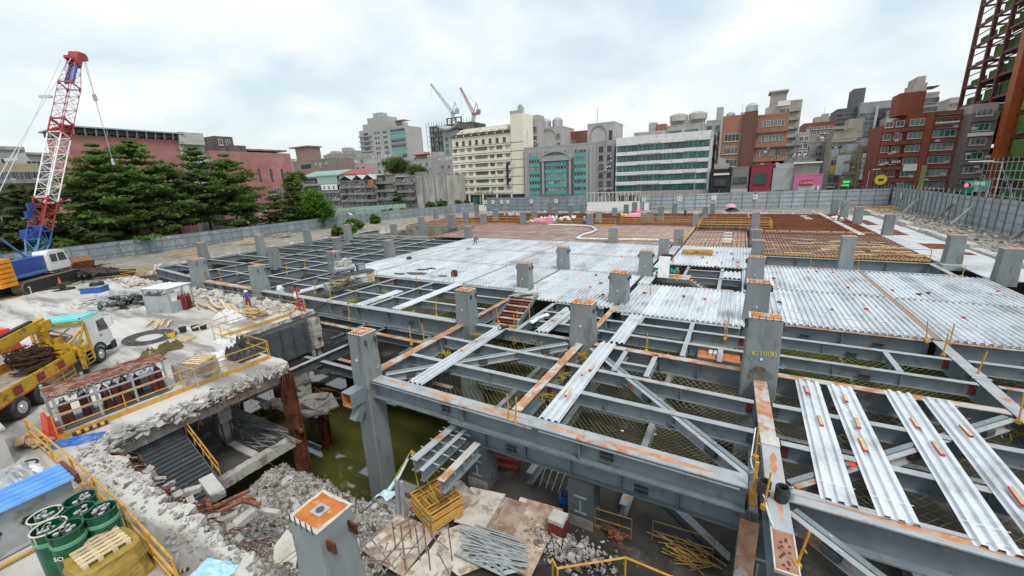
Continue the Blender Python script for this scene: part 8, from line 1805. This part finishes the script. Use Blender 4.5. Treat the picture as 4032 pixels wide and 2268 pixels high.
# ================================================================ STREET THINGS
def lamp(label, q, Y, h=8, arm=1.6, m=GALVD):
    p = onY(*q, Y); t = thing('street_lamp', label, 'street lamp', (p.x,Y,GZ)); b = MB(); H = p.z-GZ; b.tube([(0,0,0),(0,0,H-.4),(arm*.4,-.1,H)],.10,6); b.build('pole', m, t); b = MB(); b.bar((arm*.3,-.1,H),(arm,-.2,H+.05),.3,.16); b.build('lamp_head', WHITE, t)
lamp('thin street lamp in front of the cream office block', (1888,720), 138, arm=-1.5); lamp('street lamp in front of the glass block', (2738,680), 138); lamp('tall pale street lamp by the steel tower', (3950,632), 110, arm=-4.5); lamp('street lamp pole before the ochre houses', (3425,668), 140, arm=2)
p = onY(3792,730,112); t = thing('traffic_light', 'traffic light showing red by the right-hand street', 'traffic light', (p.x+2.4,112,GZ)); b = MB(); H = p.z-GZ; b.tube([(0,0,0),(0,0,H),(-2.6,0,H)],.1,6); b.build('pole', mat('green_pole',(.05,.16,.13)), t); b = MB(); b.box(-3.3,-1.4,-.15,.15,H-.35,H+.35); b.build('signal_box', BLACK, t); b = MB(); b.tube2((0,0,0),[(.28,0),(.27,.03)],12,0); o = b.build('red_lamp', emis('red_signal',(1,.03,.05),6), t); o.location = (-2.0,-.16,H); o.rotation_euler = (math.radians(90),0,0)
p = onY(3845,725,115); t = thing('street_sign', 'green street name sign on a pole beside the traffic light', 'sign', (p.x,115,GZ)); b = MB(); b.box(-1.7,1.7,-.05,.05,p.z-GZ-.6,p.z-GZ+.6); b.build('board', mat('road_green',(.02,.30,.20)), t); b = MB(); b.tube([(1.8,.1,0),(1.8,.1,p.z-GZ+.7)],.1,6); b.build('pole', GALVD, t); text('八德路', .8, (0,-.06,p.z-GZ), (math.radians(90),0,0), WHITE, t, 'sign_letters')
p = onY(3468,708,140); t = thing('round_yellow_sign', 'round yellow shop sign at the foot of the red brick house', 'sign', (p.x,140,p.z)); b = MB(); b.tube2((0,0,0),[(1.25,-.1),(1.25,.1)],18,0); o = b.build('disc', mat('round_sign_yellow',(.80,.60,.03)), t); o.rotation_euler = (math.radians(90),0,0); b = MB(); b.box(-.5,.5,-.14,-.11,-.3,.3); b.build('dark_print', BLACK, t); b = MB(); b.bar((0,.1,0),(0,6,0),.1,.1); b.build('bracket', STEELD, t)
def car(label, p, rz, m):
    t = thing('parked_car', label, 'car', p, rz, 'cars parked behind the left hoarding'); b = MB(); sideprism(b, [(-2.1,.35),(2.15,.35),(2.2,.75),(1.3,.95),(.7,1.42),(-1.1,1.45),(-1.9,.98),(-2.15,.9)], -.85, .85); b.build('body', m, t)
    b = MB(); sideprism(b, [(-1.65,1.0),(1.0,1.0),(.62,1.36),(-1.05,1.38)], -.86, .86); b.build('window', GLASSD, t)
    for x in (-1.35,1.4):
        for s in (-1,1):
            b = MB(); b.tube([(x,s*.7,.32),(x,s*.88,.32)],.32,12); b.build('wheel', TYRE, t)
car('red car parked behind the left hoarding near the bushy tree', tuple(at(1340,866,GZ)), .5, RED); car('white car parked behind the left hoarding', tuple(at(1372,858,GZ)), .5, WHITE); car('black car parked behind the left hoarding', tuple(at(1310,862,GZ)), .4, BLACK); car('grey car parked farthest behind the left hoarding', tuple(at(1290,872,GZ)), .4, GALVD)
pl_ = [(945,838,-97,'tall park lamp post leaning light before the pink building'),(742,848,-96,'short garden lamp in front of the pink building'),(980,880,-94.5,'lamp post by the hoarding below the small trees')]
for x, y, X, lab in pl_:
    p = onX(x,y,X); t = thing('park_lamp', lab, 'lamp post', (X,p.y,GZ)); b = MB(); H = p.z-GZ; b.tube([(0,0,0),(0,0,H)],.08,6); b.build('pole', GALVD, t); b = MB(); b.lathe((0,0,H),[(.12,0),(.28,.15),(.2,.35)],8); b.build('lamp_head', WHITE, t)
p = onX(425,925,-95); lamp_ = thing('park_lamp', 'tall park lamp with white head between palms and the scrap heap', 'lamp post', (-95,p.y,GZ)); b = MB(); b.tube([(0,0,0),(0,0,6)],.08,6); b.build('pole', GALVD, lamp_); b = MB(); b.lathe((0,0,6),[(.15,0),(.4,.2),(.3,.5)],8); b.build('lamp_head', WHITE, lamp_)

# ================================================================ TREES
LEAF1 = mat('tree_leaf', (.15,.23,.052), (.11,.175,.042), .5, rough=.75, c3=(.19,.26,.06), s3=1.2, world_co=True); LEAF2 = mat('dark_leaf', (.11,.17,.045), (.08,.13,.036), .5, rough=.75, c3=(.14,.2,.05), s3=1.2, world_co=True); LEAF3 = mat('bright_leaf', (.11,.24,.028), (.085,.19,.024), .6, rough=.7, c3=(.15,.29,.04), s3=1.1, world_co=True); LEAFP = mat('palm_leaf', (.11,.15,.05), (.08,.115,.04), .8, rough=.7, c3=(.17,.185,.08), s3=1.5, world_co=True); 
for m_ in (LEAF1,LEAF2,LEAF3,LEAFP):                           # thin leaves let light through
    nt = m_.node_tree; pb_ = nt.nodes['Principled BSDF']; tr_ = nt.nodes.new('ShaderNodeBsdfTranslucent'); ms = nt.nodes.new('ShaderNodeMixShader'); ms.inputs[0].default_value = .5
    nt.links.new(pb_.inputs['Base Color'].links[0].from_socket, tr_.inputs[0]); nt.links.new(pb_.outputs[0], ms.inputs[1]); nt.links.new(tr_.outputs[0], ms.inputs[2]); nt.links.new(ms.outputs[0], nt.nodes['Material Output'].inputs[0])
BARK = mat('bark', (.085,.07,.055), (.055,.045,.038), 5, rough=.9)
def leaves(b, c, n, rad, sz, flat=.5, droop=0):
    for _ in range(n):
        u = Vector((R.gauss(0,1),R.gauss(0,1),R.gauss(0,1))); u.normalize(); r = R.random()**.45; p = Vector(c)+Vector((u.x*rad*r,u.y*rad*r,u.z*rad*r*flat)); a = R.uniform(0,6.28); s = sz*R.uniform(.6,1.3)
        d1 = Vector((math.cos(a),math.sin(a),R.uniform(-.8,.6)-droop)); d2 = Vector((-math.sin(a),math.cos(a),R.uniform(-1.1,1.1))); o = len(b.v)
        b.v += [tuple(p-d1*s), tuple(p+d2*s*.45), tuple(p+d1*s), tuple(p-d2*s*.45)]; b.f.append((o,o+1,o+2,o+3)); b.m.append(0)
def tiered(label, x, y, h, rad, trunk_r=.28, m=LEAF1, tiers=13, low=.22, dens=1.0, lean=0):
    t = thing('tiered_tree', label, 'tree', (x,y,GZ)); b = MB(); lv = MB(); b.tube([(0,0,0),(.1,lean*.3,h*.4),(0,lean,h*.97)],trunk_r,7,r2=.04)
    for k in range(tiers):
        f = k/(tiers-1); z = h*(low+(1-low)*.97*f)+R.uniform(-.45,.45); rr = rad*1.3*(1-f)**.62*(1 if f > .12 else .8)+.4; nb = max(4, int(7-2*f)); a0 = R.uniform(0,6)
        for j in range(nb):
            a = a0+6.283*j/nb+R.uniform(-.3,.3); L = rr*R.uniform(.55,1.2); e = Vector((L*math.cos(a),L*math.sin(a)+lean*f,z+L*R.uniform(.08,.30))); s = Vector((0,lean*f,z-.15)); b.tube([s,s.lerp(e,.6)+Vector((0,0,.1)),e],.06*(1-f)+.025,4,r2=.015)
            nn = max(3, int(L*1.8))
            for q in range(nn):
                g = .28+.75*q/nn; p = s.lerp(e,g); leaves(lv, p+Vector((R.uniform(-.3,.3),R.uniform(-.3,.3),.15)), int(16*dens), .75+.12*L, .36, .25)
    b.build('trunk', BARK, t); lv.build('crown', m, t); return t
def bushy(label, x, y, h, rx, rz, m=LEAF3, n=60, trunk=True, sz=.28, name='broadleaf_tree', cat='tree'):
    t = thing(name, label, cat, (x,y,GZ)); b = MB(); lv = MB(); cz2 = h-rz
    b.tube([(0,0,0),(.1,.1,cz2*.6),(0,0,cz2)],.25 if trunk else .08,7,r2=.1)
    for k in range(n):
        u = Vector((R.gauss(0,1),R.gauss(0,1),R.gauss(0,1))).normalized()*(.35+.62*R.random()**.5); c = Vector((u.x*rx,u.y*rx,max(.3,cz2+u.z*rz))); 
        if k % 5 == 0: b.tube([(0,0,cz2*.7),c],.06,4,r2=.02)
        leaves(lv, c, 85, rx*.34, sz*1.25, .75)
    b.build('trunk', BARK, t); lv.build('crown', m, t); return t
def palm(label, x, y, h, m=LEAFP):
    t = thing('fan_palm', label, 'palm', (x,y,GZ)); b = MB(); b.tube([(0,0,0),(.1,0,h*.5),(0,.1,h)],.22,7,r2=.17); b.build('trunk', BARK, t); lv = MB()
    for k in range(38):
        a = R.uniform(0,6.28); el = R.uniform(-.9,1.2); d = Vector((math.cos(a)*math.cos(el),math.sin(a)*math.cos(el),math.sin(el))); c = Vector((0,.1,h))+d*1.7; sd_ = d.cross(Vector((0,0,1))).normalized() if abs(d.z) < .95 else Vector((1,0,0)); up = sd_.cross(d)
        for j in range(13):
            an = -1.4+2.8*j/12; dd = (d*math.cos(an)+sd_*math.sin(an)); e = c+dd*1.5+Vector((0,0,-.5-.3*abs(an))); w_ = up*.0+dd.cross(up).normalized()*.11; o = len(lv.v); lv.v += [tuple(c-w_),tuple(c+w_),tuple(c.lerp(e,.6)+w_*1.4),tuple(e),tuple(c.lerp(e,.6)-w_*1.4)]; lv.f.append((o,o+1,o+2,o+3,o+4)); lv.m.append(0)
        lv.tube([(0,.1,h),c],.025,3)
    lv.build('fronds', m, t); return t
def tpos(px, py, X):
    p = onX(px, py, X); return p.y, p.z-GZ
y, h = tpos(500,541,-101); tiered('tallest tiered tree in the middle before the pink building', -101, y, h, 7.2, .35, LEAF1, 17, .25)
y, h = tpos(360,568,-99); tiered('wide tiered tree left of the tallest one', -99, y, h, 6.4, .32, LEAF1, 14, .25)
y, h = tpos(430,660,-97); tiered('lower tiered tree in front of the tallest one, spreading low', -97, y+1, h, 6.2, .25, LEAF1, 10, .16)
y, h = tpos(640,640,-100); tiered('dark tiered tree right of the tallest one', -100, y, h, 6.0, .28, LEAF2, 13, .22)
y, h = tpos(757,578,-101); tiered('slender tiered tree before the concrete tower of the pink building', -101, y, h, 5.4, .28, LEAF1, 16, .3)
y, h = tpos(880,612,-100); tiered('broad tiered tree on the right of the park group', -100, y, h, 6.2, .3, LEAF1, 15, .3)
y, h = tpos(930,760,-97); tiered('lower tiered tree at the right foot of the broad one', -97, y, h, 4.4, .2, LEAF1, 8, .25)
y, h = tpos(1073,760,-97); tiered('small sparse tiered tree, left of two near the pink corner', -97, y, h, 2.9, .14, LEAF2, 9, .2, .7)
y, h = tpos(1140,726,-97); tiered('small sparse tiered tree, right of two near the pink corner', -97, y, h, 3.0, .14, LEAF2, 10, .2, .7)
y, h = tpos(1222,752,-95.5); bushy('bright green bushy tree at the right end of the park', -95.5, y, h, 5.0, 5.0, LEAF3, 95)
y, h = tpos(1180,660,-106); bushy('dark leafy tree behind the bright green one at the pink corner', -107, y-1, h, 3.6, 6.5, LEAF1, 60)
for i, (px, py, X, lab) in enumerate(((40,775,-100,'fan palm at the left picture edge'),(120,790,-98,'fan palm left of the crane boom'),(310,780,-99,'fan palm right of the crane boom, tall one'),(350,800,-97.5,'fan palm right of the crane boom, short one'),(400,905,-95,'low fan palm by the hoarding'),(-30,800,-98,'fan palm leaning in at the left edge'))):
    y, h = tpos(px,py,X); palm(lab, X, y, h)
for i, (px, py, X, rx, m, lab) in enumerate(((60,880,-103,4.5,LEAF2,'dark shrub mass behind the palms at the left edge'),(250,880,-104,5,LEAF2,'dark shrub mass behind the crane boom'),(420,880,-103,4.5,LEAF2,'dark shrub mass at the foot of the tiered trees'),(90,985,-95,2.5,LEAF3,'bright green clipped shrub behind the crane cab'),(10,1000,-94.5,2.5,LEAF3,'bright green shrub at the left edge by the crane'),(330,960,-95.5,2.4,LEAF1,'green shrub by the hoarding right of the boom'))):
    y, h = tpos(px,py,X); bushy(lab, X, y, max(h,1.6), rx, max(h,1.6)*.48, m, 46, False, .3, 'shrub', 'shrub')
p = onY(1560,630,150); bushy('dark spreading rooftop tree over the grimy old houses', p.x, 150, p.z-GZ+1.0, 6.5, 3.6, LEAF2, 90); p = onY(1640,650,151); bushy('dark rooftop tree continuing right over the bare concrete wall', p.x, 151, p.z-GZ, 4.5, 3.2, LEAF2, 60)
p = onY(1560,750,133); bushy('thin dark tree climbing the front of the grimy houses', p.x, 133, p.z-GZ, 2.6, 5, LEAF2, 30); p = onY(1735,790,133); bushy('round bush before the bare concrete wall', p.x, 133, p.z-GZ, 2.8, 2.2, LEAF2, 36, False, .3, 'shrub', 'shrub')
for i, (q, r_) in enumerate((((1395,905),2.0),((1480,880),1.6),((1535,855),2.2),((1590,850),1.8),((1380,935),1.5),((1330,930),1.2))):
    p = at(*q,GZ); bushy('weedy bush on the bank before the inner hoarding, %s from the left' % ['fourth','fifth','sixth','seventh','third','first'][i], p.x, p.y, 1.6+r_*.5, r_, 1.0+.3*r_*.5, LEAF3 if i in (0,4) else LEAF1, 24, False, .22, 'shrub', 'shrub')

for i, (x, y, r_) in enumerate(((-94.5,112,1.6),(-97,116,2),(-94,119,1.8),(-90,123,1.8),(-88,126,1.6))): bushy('round green bush in the car park behind the left hoarding, %s of the clump' % ordn(i), x, y, 2.6+r_*.6, r_, 1.9, LEAF1 if i % 2 else LEAF2, 26, False, .3, 'shrub', 'shrub')
for i, (px, py, X, rx) in enumerate(((20,860,-97,3.2),(180,930,-95.5,2.6),(290,870,-97,3),(520,930,-96,2.6),(700,930,-96,2.2))):
    y, h = tpos(px,py,X); bushy('dense park shrub behind the left hoarding, %s from the left' % ordn(i), X, y, max(h,2), rx, max(h,2)*.5, LEAF1 if i % 2 else LEAFP, 46, False, .34, 'shrub', 'shrub')

# ================================================================ PEOPLE
def person(label, p, rz, pose, shirt, trousers, hat, skin=(.35,.2,.13)):
    t = thing('person', label, 'person', p, rz)
    me = bpy.data.meshes.new('body'); bones = pose; names = list(bones['j']); v = [bones['j'][n][:3] for n in names]; e = [(names.index(a), names.index(c)) for a, c in bones['e']]
    me.from_pydata(v, e, []); o = bpy.data.objects.new('body', me); COL.objects.link(o); o.parent = t
    md = o.modifiers.new('skin', 'SKIN'); sk = me.skin_vertices[0].data if me.skin_vertices else None
    if sk is None:
        bm_ = __import__('bmesh').new(); bm_.from_mesh(me); bm_.verts.layers.skin.verify(); bm_.to_mesh(me); bm_.free(); sk = me.skin_vertices[0].data
    for i, n in enumerate(names): r = bones['j'][n][3]; sk[i].radius = (r, r); sk[i].use_root = (n == 'pelvis')
    o.modifiers.new('sub', 'SUBSURF').levels = 1; o.modifiers['sub'].render_levels = 1
    m = bpy.data.materials.new('clothes'); m.use_nodes = True; nd, lk = m.node_tree.nodes, m.node_tree.links; tcn = N(nd,'ShaderNodeTexCoord'); sp = N(nd,'ShaderNodeSeparateXYZ'); lk.new(tcn.outputs['Object'],sp.inputs[0]); r = N(nd,'ShaderNodeValToRGB'); r.color_ramp.interpolation = 'CONSTANT'; dv = N(nd,'ShaderNodeMath',operation='DIVIDE'); dv.inputs[1].default_value = 2.0; lk.new(sp.outputs[2],dv.inputs[0]); lk.new(dv.outputs[0],r.inputs[0])
    st_ = bones['bands']; cols = {'shoe':(.03,.03,.03),'trousers':trousers,'shirt':shirt,'skin':skin}; el = r.color_ramp.elements
    el[0].position = 0; el[0].color = (*cols[st_[0][1]],1); el[1].position = st_[1][0]/2; el[1].color = (*cols[st_[1][1]],1)
    for zb_, nm in st_[2:]: k = el.new(zb_/2); k.color = (*cols[nm],1)
    lk.new(r.outputs[0], nd['Principled BSDF'].inputs['Base Color']); me.materials.append(m)
    hd = bones['j']['head']; b = MB(); b.lathe((hd[0],hd[1],hd[2]+.02),[(.17,0),(.145,.02),(.135,.09),(.09,.15),(.02,.17)],12); b.build('helmet', mat('helmet_%s' % label.split()[0],hat), t)
    b = MB(); fx, fy = hd[0]+.0, hd[1]-.105; b.box(fx-.05,fx-.02,fy-.012,fy,hd[2]-.0,hd[2]+.015); b.box(fx+.02,fx+.05,fy-.012,fy,hd[2]-.0,hd[2]+.015); b.box(fx-.012,fx+.012,fy-.035,fy,hd[2]-.04,hd[2]-.01); b.box(fx-.03,fx+.03,fy-.01,fy,hd[2]-.075,hd[2]-.062); b.build('face', mat('face_dark',(.12,.06,.04)) if 'face_dark' not in bpy.data.materials else bpy.data.materials['face_dark'], t)
    return t
EDG = [('pelvis','waist'),('waist','chest'),('chest','neck'),('neck','head'),('chest','shL'),('shL','elL'),('elL','haL'),('haL','fiL'),('chest','shR'),('shR','elR'),('elR','haR'),('haR','fiR'),('pelvis','hipL'),('hipL','knL'),('knL','anL'),('anL','toL'),('pelvis','hipR'),('hipR','knR'),('knR','anR'),('anR','toR')]
STAND = {'e':EDG,'bands':[(0,'shoe'),(.08,'trousers'),(.98,'shirt'),(1.44,'skin')],'j':{'pelvis':(0,0,.95,.14),'waist':(0,0,1.1,.13),'chest':(0,.0,1.32,.15),'neck':(0,-.01,1.48,.06),'head':(0,-.03,1.62,.105),'shL':(-.19,0,1.40,.065),'elL':(-.24,.02,1.13,.047),'haL':(-.23,-.08,.90,.034),'fiL':(-.22,-.10,.78,.03),'shR':(.19,0,1.40,.065),'elR':(.26,.0,1.15,.047),'haR':(.2,-.2,1.0,.034),'fiR':(.16,-.28,.95,.03),'hipL':(-.1,0,.88,.10),'knL':(-.11,-.02,.5,.07),'anL':(-.11,.03,.09,.045),'toL':(-.12,-.13,.04,.04),'hipR':(.1,0,.88,.10),'knR':(.12,-.03,.5,.07),'anR':(.13,.02,.09,.045),'toR':(.14,-.14,.04,.04)}}
STOOP = {'e':EDG,'bands':[(0,'shoe'),(.08,'trousers'),(.72,'shirt'),(1.4,'skin')],'j':{'pelvis':(0,.15,.9,.14),'waist':(0,-.02,.98,.13),'chest':(0,-.28,.95,.15),'neck':(0,-.45,.86,.06),'head':(0,-.56,.80,.105),'shL':(-.19,-.34,.92,.065),'elL':(-.22,-.36,.62,.047),'haL':(-.2,-.4,.36,.034),'fiL':(-.19,-.43,.26,.03),'shR':(.19,-.34,.92,.065),'elR':(.22,-.38,.64,.047),'haR':(.18,-.46,.4,.034),'fiR':(.16,-.5,.3,.03),'hipL':(-.1,.16,.85,.10),'knL':(-.14,.05,.48,.07),'anL':(-.22,.18,.09,.045),'toL':(-.24,.02,.04,.04),'hipR':(.1,.16,.85,.10),'knR':(.16,.03,.48,.07),'anR':(.26,.14,.09,.045),'toR':(.28,-.02,.04,.04)}}
CROUCH = {'e':EDG,'bands':[(0,'shoe'),(.08,'trousers'),(.5,'shirt'),(1.02,'skin')],'j':{'pelvis':(0,.2,.42,.14),'waist':(0,.12,.56,.13),'chest':(0,-.05,.76,.15),'neck':(0,-.12,.93,.06),'head':(0,-.18,1.07,.105),'shL':(-.19,-.06,.84,.065),'elL':(-.26,-.22,.62,.047),'haL':(-.2,-.42,.5,.034),'fiL':(-.18,-.5,.45,.03),'shR':(.19,-.06,.84,.065),'elR':(.27,-.24,.62,.047),'haR':(.18,-.44,.48,.034),'fiR':(.15,-.52,.43,.03),'hipL':(-.1,.18,.4,.10),'knL':(-.2,-.28,.52,.07),'anL':(-.18,.02,.1,.045),'toL':(-.2,-.14,.04,.04),'hipR':(.1,.18,.4,.10),'knR':(.22,-.28,.5,.07),'anR':(.2,.04,.1,.045),'toR':(.22,-.12,.04,.04)}}
person('worker in a dark blue top and dark red trousers standing on the slab', at(983,1222,SZ), .9, STAND, (.05,.06,.20), (.20,.02,.035), (.6,.62,.64))
person('stooping worker in dark red bending over the white deck', at(1873,963,.1), 1.2, STOOP, (.20,.04,.05), (.04,.04,.05), (.05,.05,.06))
person('standing worker in a bright blue jacket among the far bars', at(2301,890,.15), .3, STAND, (.06,.32,.62), (.03,.035,.06), (.75,.76,.78))
person('crouching worker in pale blue beside the pink tarp', at(2188,888,.15), -1.0, CROUCH, (.18,.42,.58), (.03,.05,.08), (.75,.76,.78))
person('dark-clothed worker standing near the far rows', at(2697,856,.15), .2, STAND, (.03,.03,.035), (.03,.03,.035), (.1,.1,.1))
